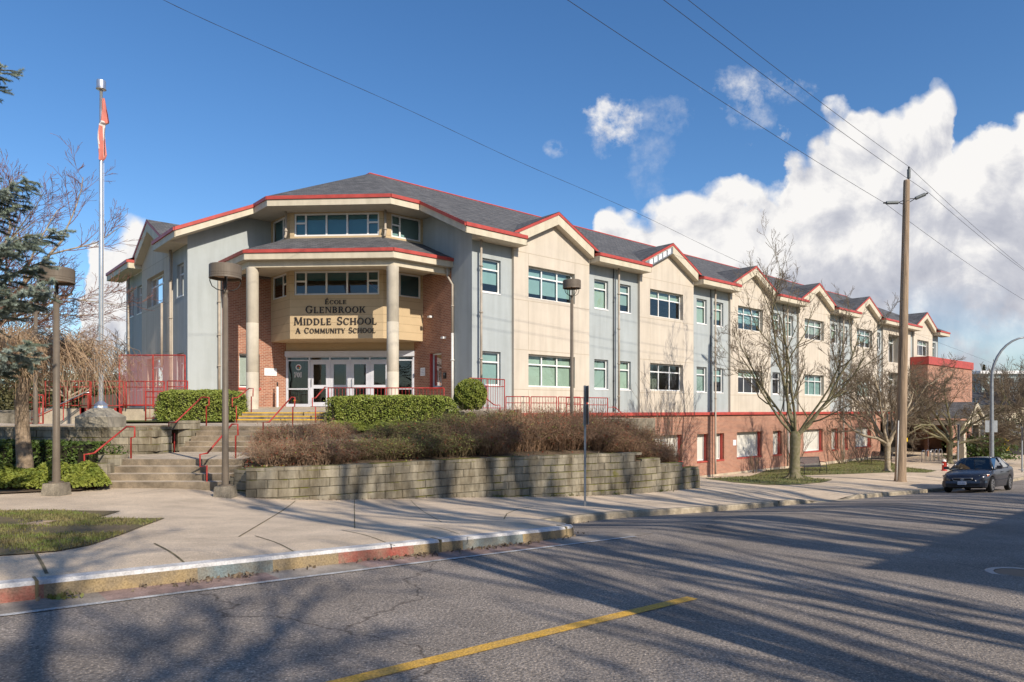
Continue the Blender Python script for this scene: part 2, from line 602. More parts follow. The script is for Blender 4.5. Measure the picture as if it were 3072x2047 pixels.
M = {}
M['blue'] = mat('stucco_blue', (.405, .44, .445), .9, .05, .7, .25, 90, streak=.10)
M['beige'] = mat('stucco_beige', (.60, .53, .44), .9, .05, .7, .25, 90, streak=.10)
M['joint'] = mat('stucco_joint', (.42, .35, .26), .9, .1)
M['tan'] = mat('siding_tan', (.54, .41, .25), .8, .05, 1.5, .05)
M['tanj'] = mat('siding_joint', (.30, .22, .13), .8, .1)
M['brick'] = brickmat('brick', (.41, .18, .11), (.29, .12, .075), (.50, .37, .29), .215, .077, .009, var=.2)
M['cream'] = mat('trim_cream', (.62, .55, .42), .6, .06, 2, streak=.12)
M['soffit'] = mat('soffit_cream', (.60, .53, .42), .7, .05, 2)
M['redf'] = mat('red_flashing', (.46, .075, .06), .45, .15, 3)
M['redp'] = mat('red_rail_paint', (.42, .045, .035), .45, .25, 9)
M['shingle'] = brickmat('roof_shingle', (.10, .10, .102), (.165, .16, .16), (.04, .04, .042), .34, .17, .012, bump=.8, var=.4, vscale=2.0)
M['white'] = mat('window_white', (.78, .78, .77), .35, .04, 3)
M['doorw'] = mat('door_grey_white', (.62, .63, .68), .4, .05, 3)
M['glass'] = glassmat('window_glass', (.80, .88, .87))
M['glassd'] = glassmat('door_glass', (.55, .6, .6))
M['blindt'] = mat('blind_teal', (.40, .51, .475), .8, .04, 2)
M['blindt2'] = mat('blind_pale', (.50, .60, .50), .8, .06, 2)
M['blindt3'] = mat('blind_bluish', (.36, .52, .52), .8, .06, 2)
M['blinddt'] = mat('blind_dark_teal', (.10, .30, .36), .7, .04, 2)
M['blindw'] = mat('blind_white', (.62, .60, .54), .7, .05, 2)
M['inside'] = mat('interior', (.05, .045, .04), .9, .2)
M['insidel'] = mat('interior_light', (.30, .31, .26), .9, .2)
M['pipe'] = mat('downpipe_taupe', (.42, .36, .29), .55, .12, 3)
M['pipew'] = mat('downpipe_white', (.72, .70, .66), .5, .1, 3)
M['column'] = mat('column_concrete', (.58, .52, .42), .85, .08, 2, .2, 40, streak=.15)
M['letter'] = mat('sign_letter_dark', (.035, .028, .026), .5, .1)
M['conc'] = mat('concrete', (.56, .47, .35), .9, .18, 1.6, .5, 70, fine=.2, streak=.1)
M['concd'] = mat('concrete_weathered', (.30, .26, .20), .95, .35, 2.5, .6, 50, fine=.25, streak=.25)
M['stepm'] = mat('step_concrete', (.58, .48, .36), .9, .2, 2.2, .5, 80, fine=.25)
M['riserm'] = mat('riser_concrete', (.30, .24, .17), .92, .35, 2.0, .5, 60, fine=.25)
M['yellow'] = mat('yellow_nosing', (.75, .45, .03), .7, .2, 8)
M['lamp'] = mat('lamp_taupe', (.155, .125, .095), .5, .12, 3)
M['lampin'] = mat('lamp_inner', (.45, .30, .2), .6, .1)
M['dark'] = mat('dark_metal', (.03, .028, .026), .5, .2)
M['alu'] = mat('aluminium', (.72, .72, .72), .32, .06, 4, metal=.85)
M['galv'] = mat('galvanised_steel', (.30, .32, .34), .5, .15, 6, metal=.5)
M['insul'] = mat('insulator_grey', (.16, .18, .19), .4, .1)
M['wire'] = mat('wire_dark', (.04, .04, .045), .6, .1)
M['hyd_red'] = mat('hydrant_red', (.48, .04, .03), .4, .15, 8)
M['hyd_white'] = mat('hydrant_white', (.75, .72, .68), .5, .12, 8)
M['gateY'] = mat('gate_yellow', (.85, .55, .02), .5, .1, 5)
M['bark'] = mat('bark_mossy', (.26, .22, .15), .95, .4, 5, .9, 25, col2=(.13, .125, .05))
M['barkl'] = mat('bark_pale', (.44, .37, .28), .95, .3, 6, .9, 25, col2=(.22, .17, .10))
M['twig'] = mat('twig_brown', (.21, .16, .11), .9, .3, 8)
M['twigred'] = mat('twig_reddish', (.25, .12, .085), .9, .35, 9)
M['twigtan'] = mat('twig_tan', (.46, .34, .21), .9, .3, 6, col2=(.24, .15, .10))
M['shrub'] = mat('shrub_twig', (.34, .215, .13), .9, .3, 3.0, col2=(.13, .075, .045))
M['leafred'] = mat('leaf_red', (.30, .065, .03), .7, .3, 9)
M['leafgrn'] = mat('leaf_green', (.20, .24, .055), .55, .3, 9)
M['hedge'] = mat('hedge_leaf', (.31, .34, .07), .5, .3, 5, col2=(.15, .20, .035))
M['hedged'] = mat('hedge_leaf_dark', (.10, .15, .03), .5, .3, 4, col2=(.05, .08, .018))
M['junip'] = mat('juniper', (.27, .29, .05), .6, .3, 4, col2=(.11, .15, .025))
M['spruce'] = mat('spruce_needle', (.34, .40, .36), .7, .3, 3, col2=(.15, .19, .13))
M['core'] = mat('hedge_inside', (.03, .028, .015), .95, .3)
M['soil'] = mat('soil', (.17, .12, .075), .95, .35, 2.5, .8, 30, fine=.3)
M['grass'] = mat('grass', (.12, .17, .03), .8, .3, 1.3, .4, 60, col2=(.19, .14, .075), fine=.3)
M['grassb'] = mat('grass_blade', (.12, .165, .03), .7, .3, 1.6, col2=(.22, .165, .08))
M['field'] = mat('field_grass', (.17, .22, .06), .8, .1, .4, .2, 30)
M['evg'] = mat('evergreen', (.035, .055, .02), .8, .4, 1.5)
M['bush'] = mat('winter_bush', (.13, .12, .05), .9, .35, 2, col2=(.06, .055, .025))
M['barkw'] = mat('bark_rough', (.36, .27, .19), .95, .4, 7, 1.0, 18, col2=(.15, .11, .07))
M['root'] = mat('tree_root', (.30, .23, .17), .9, .2, 8)
M['wood'] = None


def woodmat():
    m = mat('pole_wood', (.50, .36, .24), .9, .3, 2.2, .6, 20, col2=(.24, .175, .125), streak=.35)
    N, L = m.node_tree.nodes, m.node_tree.links
    tc = [n for n in N if n.type == 'TEX_COORD'][0]
    mp = N.new('ShaderNodeMapping'); mp.inputs['Scale'].default_value = (9, 9, .35)
    L.new(tc.outputs['Object'], mp.inputs[0])
    for n in N:
        if n.type == 'TEX_NOISE': L.new(mp.outputs[0], n.inputs['Vector'])
    return m


M['wood'] = woodmat()


def asphaltmat():
    m = mat('asphalt', (.36, .31, .265), .92, .2, .5, .8, 45, fine=.5, coord='Object')
    N, L = m.node_tree.nodes, m.node_tree.links
    b = N['Principled BSDF']
    tc = [n for n in N if n.type == 'TEX_COORD'][0]
    prev = b.inputs['Base Color'].links[0].from_socket
    # light aggregate specks
    vo = N.new('ShaderNodeTexVoronoi'); vo.inputs['Scale'].default_value = 52
    L.new(tc.outputs['Object'], vo.inputs['Vector'])
    cr = N.new('ShaderNodeValToRGB'); cr.color_ramp.elements[0].position = .08; cr.color_ramp.elements[0].color = (2.1, 2.0, 1.9, 1)
    cr.color_ramp.elements[1].position = .36; cr.color_ramp.elements[1].color = (.74, .74, .74, 1)
    L.new(vo.outputs['Distance'], cr.inputs[0])
    mx = N.new('ShaderNodeMixRGB'); mx.blend_type = 'MULTIPLY'; mx.inputs[0].default_value = .8
    L.new(prev, mx.inputs[1]); L.new(cr.outputs[0], mx.inputs[2])
    # cracks
    v2 = N.new('ShaderNodeTexVoronoi'); v2.feature = 'DISTANCE_TO_EDGE'; v2.inputs['Scale'].default_value = .16
    wz = N.new('ShaderNodeTexNoise'); wz.inputs['Scale'].default_value = 1.4; wz.inputs['Detail'].default_value = 8
    va = N.new('ShaderNodeVectorMath'); va.operation = 'MULTIPLY_ADD'; va.inputs[1].default_value = (1.1, 1.1, 1.1)
    L.new(tc.outputs['Object'], wz.inputs['Vector']); L.new(wz.outputs['Color'], va.inputs[0]); L.new(tc.outputs['Object'], va.inputs[2])
    L.new(va.outputs[0], v2.inputs['Vector'])
    c2 = N.new('ShaderNodeValToRGB'); c2.color_ramp.elements[0].position = .0; c2.color_ramp.elements[0].color = (.45, .43, .42, 1)
    c2.color_ramp.elements[1].position = .0035; c2.color_ramp.elements[1].color = (1, 1, 1, 1)
    L.new(v2.outputs['Distance'], c2.inputs[0])
    m2 = N.new('ShaderNodeMixRGB'); m2.blend_type = 'MULTIPLY'; m2.inputs[0].default_value = 1
    L.new(mx.outputs[0], m2.inputs[1]); L.new(c2.outputs[0], m2.inputs[2])
    L.new(m2.outputs[0], b.inputs['Base Color'])
    return m


M['asphalt'] = asphaltmat()
M['pave'] = mat('pavement_concrete', (.70, .56, .41), .92, .17, .8, .6, 70, fine=.34)
M['pavej'] = mat('pavement_joint', (.19, .155, .09), .95, .3)
M['gutter'] = mat('gutter_concrete', (.36, .31, .26), .92, .3, 1.5, .4, 60, fine=.25)
M['gutred'] = mat('gutter_red_stain', (.36, .25, .21), .92, .35, 3.0, .4, 60, fine=.25)
M['kerb'] = mat('kerb_concrete', (.42, .35, .25), .92, .3, 3, .5, 50, fine=.25)
M['kwhite'] = mat('kerb_white_paint', (.62, .60, .58), .8, .25, 5, .4, 60, fine=.2)
M['kred'] = mat('kerb_red_paint', (.32, .085, .065), .8, .4, 4, .4, 60, fine=.3, col2=(.27, .18, .13))
M['kochre'] = mat('kerb_ochre_paint', (.34, .25, .13), .85, .35, 4, .4, 60, fine=.3, col2=(.21, .17, .12))
M['kblue'] = mat('kerb_blue_paint', (.17, .215, .225), .85, .35, 4, .4, 60, fine=.3, col2=(.22, .20, .16))
M['lineW'] = mat('line_white', (.55, .54, .52), .85, .3, 6, .4, 60, fine=.35)
M['lineY'] = mat('line_yellow', (.72, .41, .06), .85, .15, 7, .4, 60, fine=.4, col2=(.52, .33, .10))
M['house'] = mat('house_siding', (.42, .40, .37), .8, .1)
M['house2'] = mat('far_house', (.30, .36, .36), .8, .1)
M['plate'] = mat('notice_white', (.80, .80, .82), .5, .03)
M['platetxt'] = mat('notice_print', (.30, .33, .42), .6, .1)
M['acc'] = mat('ac_white', (.7, .7, .7), .6, .05)
M['flagr'] = mat('flag_red', (.60, .21, .17), .8, .1, 3)
M['flagw'] = mat('flag_white', (.66, .62, .60), .8, .08, 3)
M['benchm'] = mat('bench_metal', (.045, .045, .05), .45, .2)


def blockmat():
    m = brickmat('wall_block', (.38, .335, .25), (.25, .22, .16), (.05, .045, .03), .457, .2, .006, bump=.5, var=.45, vscale=1.6)
    N, L = m.node_tree.nodes, m.node_tree.links
    b = N['Principled BSDF']
    prev = b.inputs['Base Color'].links[0].from_socket
    tc = [n for n in N if n.type == 'TEX_COORD'][0]
    ge = N.new('ShaderNodeNewGeometry'); sp = N.new('ShaderNodeSeparateXYZ'); L.new(ge.outputs['Normal'], sp.inputs[0])
    nz = N.new('ShaderNodeTexNoise'); nz.inputs['Scale'].default_value = 1.3; nz.inputs['Detail'].default_value = 7
    L.new(tc.outputs['Object'], nz.inputs['Vector'])
    ad = N.new('ShaderNodeMath'); ad.operation = 'MULTIPLY_ADD'; ad.inputs[1].default_value = .24
    L.new(sp.outputs[2], ad.inputs[0]); L.new(nz.outputs['Fac'], ad.inputs[2])
    cr = N.new('ShaderNodeValToRGB'); cr.color_ramp.elements[0].position = .68; cr.color_ramp.elements[0].color = (0, 0, 0, 1)
    cr.color_ramp.elements[1].position = .76; cr.color_ramp.elements[1].color = (1, 1, 1, 1)
    L.new(ad.outputs[0], cr.inputs[0])
    mp = N.new('ShaderNodeMapping'); mp.inputs['Scale'].default_value = (2.6, 2.6, .5); L.new(tc.outputs['Object'], mp.inputs[0])
    sn = N.new('ShaderNodeTexNoise'); sn.inputs['Scale'].default_value = 1.3; sn.inputs['Detail'].default_value = 9; sn.inputs['Roughness'].default_value = .7; L.new(mp.outputs[0], sn.inputs['Vector'])
    sr = N.new('ShaderNodeValToRGB'); sr.color_ramp.elements[0].position = .36; sr.color_ramp.elements[0].color = (.34, .30, .24, 1); sr.color_ramp.elements[1].position = .60; sr.color_ramp.elements[1].color = (1, 1, 1, 1)
    L.new(sn.outputs['Fac'], sr.inputs[0])
    sm_ = N.new('ShaderNodeMixRGB'); sm_.blend_type = 'MULTIPLY'; sm_.inputs[0].default_value = .85; L.new(prev, sm_.inputs[1]); L.new(sr.outputs[0], sm_.inputs[2]); prev = sm_.outputs[0]
    mx = N.new('ShaderNodeMixRGB'); mx.inputs[2].default_value = (.15, .14, .02, 1)
    L.new(cr.outputs[0], mx.inputs[0]); L.new(prev, mx.inputs[1]); L.new(mx.outputs[0], b.inputs['Base Color'])
    return m


M['block'] = blockmat()
M['carp'] = mat('car_paint', (.065, .068, .082), .22, .03, 2, metal=.55, spec=.6)
M['carg'] = glassmat('car_glass', (.22, .26, .28), 1.0)
M['tyre'] = mat('tyre', (.02, .02, .02), .85, .1)
M['rim'] = mat('rim', (.5, .5, .52), .3, .05, metal=.8)
M['lens'] = mat('headlamp_lens', (.75, .78, .78), .15, .1, spec=.8)
M['amber'] = mat('amber_lens', (.5, .14, .04), .2, .05)
M['meshr'] = None


def meshred():
    m = bpy.data.materials.new('perforated_red_mesh'); m.use_nodes = True
    N, L = m.node_tree.nodes, m.node_tree.links
    b = N['Principled BSDF']; b.inputs['Base Color'].default_value = (.50, .20, .17, 1); b.inputs['Roughness'].default_value = .6
    o = [n for n in N if n.type == 'OUTPUT_MATERIAL'][0]
    t = N.new('ShaderNodeBsdfTransparent'); mx = N.new('ShaderNodeMixShader')
    tc = N.new('ShaderNodeTexCoord'); ch = N.new('ShaderNodeTexVoronoi'); ch.inputs['Scale'].default_value = 45; ch.inputs['Randomness'].default_value = 0
    L.new(tc.outputs['UV'], ch.inputs['Vector'])
    mt = N.new('ShaderNodeMath'); mt.operation = 'LESS_THAN'; mt.inputs[1].default_value = .455
    L.new(ch.outputs['Distance'], mt.inputs[0]); L.new(mt.outputs[0], mx.inputs[0])
    L.new(b.outputs[0], mx.inputs[1]); L.new(t.outputs[0], mx.inputs[2]); L.new(mx.outputs[0], o.inputs[0])
    return m


M['meshr'] = meshred()

# ================================================================== SCHOOL BUILDING
ZE, SL = 11.73, .485          # eave fascia top, roof slope
ZO = 13.37                    # octagon fascia top
ZR = 16.6                     # ridge
NF = .8 - (ZO - ZE) / SL
NR = .8 - (ZR - ZE) / SL
VAP = AV - AU - NR / q
VF = VAP - (ZR - ZO) / SL
UC = VF + AU - AV + NF / q
ZB_ = 3.86                    # top of the red band
FH, RH = .28, .13             # cream and red fascia heights
ZS = ZE - FH - RH             # soffit
VD = S_ - 3.14                # door wall
school = thing('school_building', 'long school with blue and cream stucco bays, brick base and red roof trim', 'school', (*UV(0, VAP), 0))
PER = 9.05


def prism(mb, Fn, poly, n0, n1_):
    a = [Fn(t, n0, z) for t, z in poly]; b = [Fn(t, n1_, z) for t, z in poly]
    mb.face(a[::-1]); mb.face(b)
    for i in range(len(poly)):
        j = (i + 1) % len(poly)
        mb.face([a[i], a[j], b[j], b[i]])


def board(mc, mr, p0, p1, th=.05, hc=FH, hr=RH, out=1):
    """fascia board whose TOP edge runs p0->p1, outward to the right of travel * out"""
    d = Vector((p1[0] - p0[0], p1[1] - p0[1], 0)).normalized()
    o = Vector((d.y, -d.x, 0)) * out
    p0, p1 = Vector(p0), Vector(p1)

    def slab(m, zt, zb, a, b):
        c = [p0 + o * a + Vector((0, 0, zt)), p1 + o * a + Vector((0, 0, zt)), p1 + o * a + Vector((0, 0, zb)), p0 + o * a + Vector((0, 0, zb))]
        e = [v + o * (b - a) for v in c]
        m.face(c[::-1]); m.face(e)
        for i in range(4):
            j = (i + 1) % 4
            m.face([c[i], c[j], e[j], e[i]])
    slab(mr, .02, -hr, -.03, th * .5 + .03)
    slab(mc, -hr - .002, -hr - hc, -th, 0)


cream, redm, soff = MB(), MB(), MB()
blue, beige, joint = MB(), MB(), MB()
brick = MB()
roof = MB()


def window(Fn, t0, t1, z0, z1, n, cols=1, transom=.30, blind='t', bl=1.0, frm='white', name='window', sill=True, fw=.065, extra=None, mb_blind=None, sided=1):
    fr = MB()
    d0, d1 = n - .06, n
    fr.fbox(Fn, t0, t1, d0, d1, z0, z0 + fw); fr.fbox(Fn, t0, t1, d0, d1, z1 - fw, z1)
    fr.fbox(Fn, t0, t0 + fw, d0, d1, z0 + fw, z1 - fw); fr.fbox(Fn, t1 - fw, t1, d0, d1, z0 + fw, z1 - fw)
    ys = z1 - (z1 - z0) * transom if transom else None
    if isinstance(cols, int):
        cuts = [t0 + (t1 - t0) * i / cols for i in range(1, cols)]
    else:
        cuts = [t0 + (t1 - t0) * c for c in cols]
    for c in cuts:
        fr.fbox(Fn, c - fw * .55, c + fw * .55, d0, d1 - .004, z0 + fw, z1 - fw)
    if ys:
        if extra is None:
            xs = [t0 + fw] + cuts + [t1 - fw]
            for a, b in zip(xs, xs[1:]):
                fr.fbox(Fn, a + (fw * .55 if a != xs[0] else 0), b - (fw * .55 if b != xs[-1] else 0), d0, d1 - .008, ys - fw * .5, ys + fw * .5)
        else:
            for a, b in extra:
                fr.fbox(Fn, a, b, d0, d1 - .008, ys - fw * .5, ys + fw * .5)
    w = fr.build(name, M[frm], school)
    g = MB(); g.face([Fn(t0 + fw * .5, n - .035, z0 + fw * .5), Fn(t1 - fw * .5, n - .035, z0 + fw * .5), Fn(t1 - fw * .5, n - .035, z1 - fw * .5), Fn(t0 + fw * .5, n - .035, z1 - fw * .5)])
    g.build('glass', M['glass'], w)
    if bl > 0:
        b = MB(); zb = z1 - (z1 - z0) * bl
        b.face([Fn(t0 + .02, n - .12, zb), Fn(t1 - .02, n - .12, zb), Fn(t1 - .02, n - .12, z1), Fn(t0 + .02, n - .12, z1)])
        bk = {'t': rw.choice(('blindt', 'blindt', 'blindt2', 'blindt3')), 'd': 'blinddt', 'w': 'blindw'}[blind]
        b.build('blind', M[bk], w)
    else:
        b = MB(); b.face([Fn(t0 + .1, n - .5, z0 + .05), Fn(t0 + (t1 - t0) * .5, n - .5, z0 + .05), Fn(t0 + (t1 - t0) * .5, n - .5, z0 + (z1 - z0) * .55), Fn(t0 + .1, n - .5, z0 + (z1 - z0) * .55)])
        b.build('curtain', M['insidel'], w)
    if sill:
        s = MB(); s.fbox(Fn, t0 - .01, t1 + .01, n + .002, n + (.20 if t1 - t0 > 2 else .14), z0 - .055, z0 - .002)
        s.build('sill', M['cream'] if t1 - t0 > 2 else M['white'], w)
    return w


def F_side(side):
    return lambda t, n, z: W(side, t, n, z)


Z_UP, Z_LO = (9.15, 10.63), (5.06, 6.57)
rw = random.Random(4)
zones_r = [('b', 0, 2.27)]
for k in range(5):
    zones_r.append(('g', 2.27 + PER * k, 7.3 + PER * k))
    if k < 4: zones_r.append(('b', 7.3 + PER * k, 2.27 + PER * (k + 1)))
zones_r += [('b', 43.5, 44.8), ('s', 44.8, 51.3), ('b', 51.3, 52.1), ('g', 52.1, 57.2), ('b', 57.2, 59.2)]
zones_l = [('b', 0, 2.27), ('g', 2.27, 7.3), ('b', 7.3, 11.4)]
bl_up = {0: [.78, .8, .72], 1: [.8, .5, .7]}


def facade(side, zones, zbot):
    Fn = F_side(side)
    bi = 0
    for kind, a, b in zones:
        c = (a + b) / 2
        holes = []; wins = []
        blue, beige = MB(), MB()
        if kind == 'b':
            if a == 0: spots = [(.56, 1.62)]
            elif b - a > 3.5: spots = [(c - 1.47, c - .40), (c + .36, c + 1.44)]
            elif b - a > 1.9: spots = [(a + .4, a + 1.4)]
            elif b - a > 1: spots = [(a + .2, a + 1.05)]
            else: spots = []
            for s0, s1 in spots:
                for (z0, z1) in (Z_UP, Z_LO):
                    holes.append((s0, s1, z0, z1))
                    r = rw.random()
                    if side > 0 and z0 > 8: bl = (.72 if r < .7 else 1)
                    elif side > 0 and a < 12: bl = 1
                    else: bl = 1 if r < .45 else (.55 if r < .75 else 0)
                    wins.append((s0, s1, z0, z1, -.12, 1, bl, 't'))
            panel(blue, Fn, a, b, zbot, ZS, holes, 0, .13)
        else:
            if kind == 'g':
                for (z0, z1) in (Z_UP, Z_LO):
                    holes.append((c - 1.62, c + 1.47, z0, z1))
                    r = rw.random()
                    bl = .82 if a < 10 and z0 > 8 else (1 if (a < 10) else (0.0 if a < 12 and z0 < 8 else (.3 if r < .35 else (.7 if r < .7 else 1))))
                    wins.append((c - 1.62, c + 1.47, z0, z1, -.06, 3, bl, 't'))
            else:
                for (z0, z1) in ((8.2, 10.65), (5.06, 7.3)):
                    holes.append((46.0, 48.9, z0, z1))
                    wins.append((46.0, 48.9, z0, z1, -.5, 3, .3, 't'))
            panel(beige, Fn, a, b, zbot, ZS, holes, .15, .22 if kind == 'g' else .66)
            for s, tt in ((-1, a), (1, b)):
                beige.face([Fn(tt, .15, zbot), Fn(tt, -.002, zbot), Fn(tt, -.002, ZS), Fn(tt, .15, ZS)])
            if kind == 'g':
                zf = 11.92 - .43
                beige.face([Fn(a, .15, ZS), Fn(b, .15, ZS), Fn(b, .15, zf + .10), Fn(c, .15, zf + 1.38), Fn(a, .15, zf + .10)])
            for zz in ((11.18, 9.0, 6.74, 4.93) if kind == 'g' else (8.0, 4.93)):
                beige.cur = 1; beige.fbox(Fn, a, b, .14, .1525, zz - .011, zz + .011)
            for tt in (c - 1.62, c + 1.47):
                for (u0, u1) in ((zbot, 4.90), (6.76, 8.98), (10.65, 11.16)):
                    beige.fbox(Fn, tt - .01, tt + .01, .14, .1525, u0, u1)
        if blue.v: blue.build('wall', M['blue'], school)
        if beige.v: beige.build('wall', [M['beige'], M['joint']], school)
        for (s0, s1, z0, z1, n, cols, bl, bt) in wins:
            if side < 0 and z0 < 8 and s0 > 12: continue
            window(Fn, s0 + .01, s1 - .01, z0 + .01, z1 - .01, n, cols, .30 if z1 - z0 < 2 else .25, bt, bl)


facade(1, zones_r, ZB_)
facade(-1, zones_l, 3.3)


def gable(side, c):
    Fn = F_side(side)
    zp, zf, hw, nn = 13.30, 11.92, 2.8, .5
    for s in (-1, 1):
        poly_r = [(c + s * hw, zf - RH), (c + s * hw, zf), (c, zp), (c, zp - RH)]
        prism(redm, Fn, poly_r, nn - .1, nn + .03)
        poly_c = [(c + s * (hw - .32), zf - RH + .158), (c, zp - RH - .002), (c, zp - RH - .44), (c + s * (hw - .32), zf - RH - .28)]
        if side > 0 and abs(c - 13.835) < .1 and s < 0:
            ex = MB(); prism(ex, Fn, poly_c, nn - .06, nn - .02); ex = ex.build('exposed_rake', M['galv'], school)
            x0_, z0_ = poly_c[0]; x1_, z1_ = poly_c[1]
            prism(cream, Fn, [(x0_, z0_), (x1_, z1_), (x1_, z1_ - .05), (x0_, z0_ - .05)], nn - .05, nn)
            for q6 in range(5):
                f0, f1 = .14 + q6 * .165, .14 + q6 * .165 + .115
                P_ = lambda f, dz: (poly_c[0][0] + (c - poly_c[0][0]) * f, poly_c[0][1] + (poly_c[1][1] - poly_c[0][1]) * f + dz)
                pn = MB(); prism(pn, Fn, [P_(f0, -.08), P_(f1, -.08), P_(f1, -.36), P_(f0, -.36)], nn - .02, nn + .005); pn.build('panel', M['white'], ex)
        else:
            prism(cream, Fn, poly_c, nn - .06, nn)
        # soffit under the verge
        soff.face([Fn(c + s * (hw - .32), .15, zf - RH - .279), Fn(c + s * (hw - .32), nn - .05, zf - RH - .279), Fn(c, nn - .05, zp - RH - .439), Fn(c, .15, zp - RH - .439)])
        # roof slope
        nb = .8 - (zp - ZE) / SL
        roof.face([Fn(c, nn + .03, zp + .02), Fn(c + s * hw, nn + .03, zf + .02), Fn(c + s * hw, .8 - (zf - ZE) / SL - .05, zf + .01), Fn(c, nb - .1, zp + .02)])


for k in range(5): gable(1, 4.785 + PER * k)
gable(1, 54.65)
gable(-1, 4.785)


def eave(side, a, b, endl=True, endr=True, soft0=None):
    Fn = F_side(side)
    sgn = side
    p0, p1 = Fn(a, .8, ZE), Fn(b, .8, ZE)
    board(cream, redm, p0, p1, .05, out=1 if side > 0 else -1)
    s0 = soft0 if soft0 is not None else a
    soff.face([Fn(s0, 0, ZS + .004), Fn(b, 0, ZS + .004), Fn(b, .76, ZS + .004), Fn(s0, .76, ZS + .004)])
    for e, t in ((endl, a), (endr, b)):
        if e:
            prism(cream, lambda u, n, z: Fn(n, u, z), [(.02, ZS), (.8, ZS), (.8, ZE - RH), (.02, ZE - RH)], t - (.04 if t == b else 0), t + (.04 if t == a else 0))
            prism(redm, lambda u, n, z: Fn(n, u, z), [(.2, ZE - RH), (.82, ZE - RH), (.82, ZE + .015), (.2, ZE + .015)], t - .02, t + .02)


segs_r = [(-.95, 2.5)] + [(7.33 + PER * k, 11.5 + PER * k) for k in range(4)] + [(43.55, 52.3), (57.3, 60.2)]
segs_l = [(-.95, 2.5), (7.33, 12.3)]
for i, (a, b) in enumerate(segs_r): eave(1, a, b, i > 0, True, 0 if i == 0 else None)
for i, (a, b) in enumerate(segs_l): eave(-1, a, b, i > 0, True, 0 if i == 0 else None)

# flank rakes, octagon fascia, soffits
for side in (1, -1):
    Fn = F_side(side)
    o = 1 if side > 0 else -1
    board(cream, redm, Fn(-.95, NF, ZO), Fn(-.95, .8, ZE), .05, out=o)
    soff.face([Fn(-.9, .76, ZS), Fn(0, .76, ZS), Fn(0, NF, ZS + SL * (.8 - NF)), Fn(-.9, NF, ZS + SL * (.8 - NF))])
    soff.face([Fn(0, .76, ZS), Fn(0, 0, ZS), Fn(0, 0, ZS + SL * .8)])
    cpt = UV(side * UC, VF, ZO)
    board(cream, redm, cpt, Fn(-.95, NF, ZO), .05, out=o)
board(cream, redm, UV(-UC, VF, ZO), UV(UC, VF, ZO), .05)
zso = ZO - FH - RH + .005
oct_out = [UV(-UC, VF + .04), UV(UC, VF + .04), W(1, -.95, NF - .02), W(1, 0, NF - .02), UV(3.67, S_ - 3.67), UV(2.15, 2.37), UV(-2.15, 2.37), UV(-3.67, S_ - 3.67), W(-1, 0, NF - .02), W(-1, -.95, NF - .02)]
soff.face([(*p, zso) for p in oct_out])

# main roof planes
def tnuv(side, u, v):
    u *= side
    return ((u - AU) + (v - AV)) * q, ((u - AU) - (v - AV)) * q


def zroof(n): return ZE + SL * (.8 - n) + .025


for side, zones, Tend in ((1, [4.785 + PER * k for k in range(5)] + [54.65], 60.2), (-1, [4.785], 12.3)):
    Fn = F_side(side)
    ta, na = tnuv(1, 0, VAP); tcn, ncn = tnuv(1, UC, VF)
    poly = [(-.98, .84)]
    for c in zones: poly += [(c - 2.5, .84), (c - 2.5, .08), (c + 2.5, .08), (c + 2.5, .84)]
    poly += [(Tend, .84), (Tend, NR), (ta, NR), (tcn, NF), (-.98, NF)]
    roof.face([Fn(t, n, zroof(n)) for t, n in poly])
    nb = 2 * NR - .8
    vv = AV - AU - nb / q; tv, _ = tnuv(1, 0, vv)
    roof.face([Fn(ta, NR, ZR + .02), Fn(Tend, NR, ZR + .02), Fn(Tend, nb, ZE), Fn(tv, nb, ZE)])
    # back and end walls
    nw = nb + .8
    vw = AV - AU - nw / q; tw, _ = tnuv(1, 0, vw)
    te = Tend - .9 if side > 0 else 11.4
    beige.face([Fn(tw, nw, -1), Fn(te, nw, -1), Fn(te, nw, ZE), Fn(tw, nw, ZE)])
    zb_w = -1 if side < 0 else 3.72
    (blue if side < 0 else beige).face([Fn(te, 0, zb_w), Fn(te, nw, zb_w), Fn(te, nw, ZE - .3), Fn(te, NR, ZR - .4), Fn(te, 0, ZE - .3)])
    redm.tube([Fn(ta, NR, ZR + .03), Fn(Tend, NR, ZR + .03)], .055, 6)
    # verge board at the end
    board(cream, redm, Fn(Tend, .8, ZE), Fn(Tend, NR, ZR), .05, out=1 if side > 0 else -1)
    board(cream, redm, Fn(Tend, NR, ZR), Fn(Tend, nb, ZE), .05, out=1 if side > 0 else -1)
roof.face([UV(-UC, VF - .03, ZO + .02), UV(UC, VF - .03, ZO + .02), UV(0, VAP, ZR + .025)])

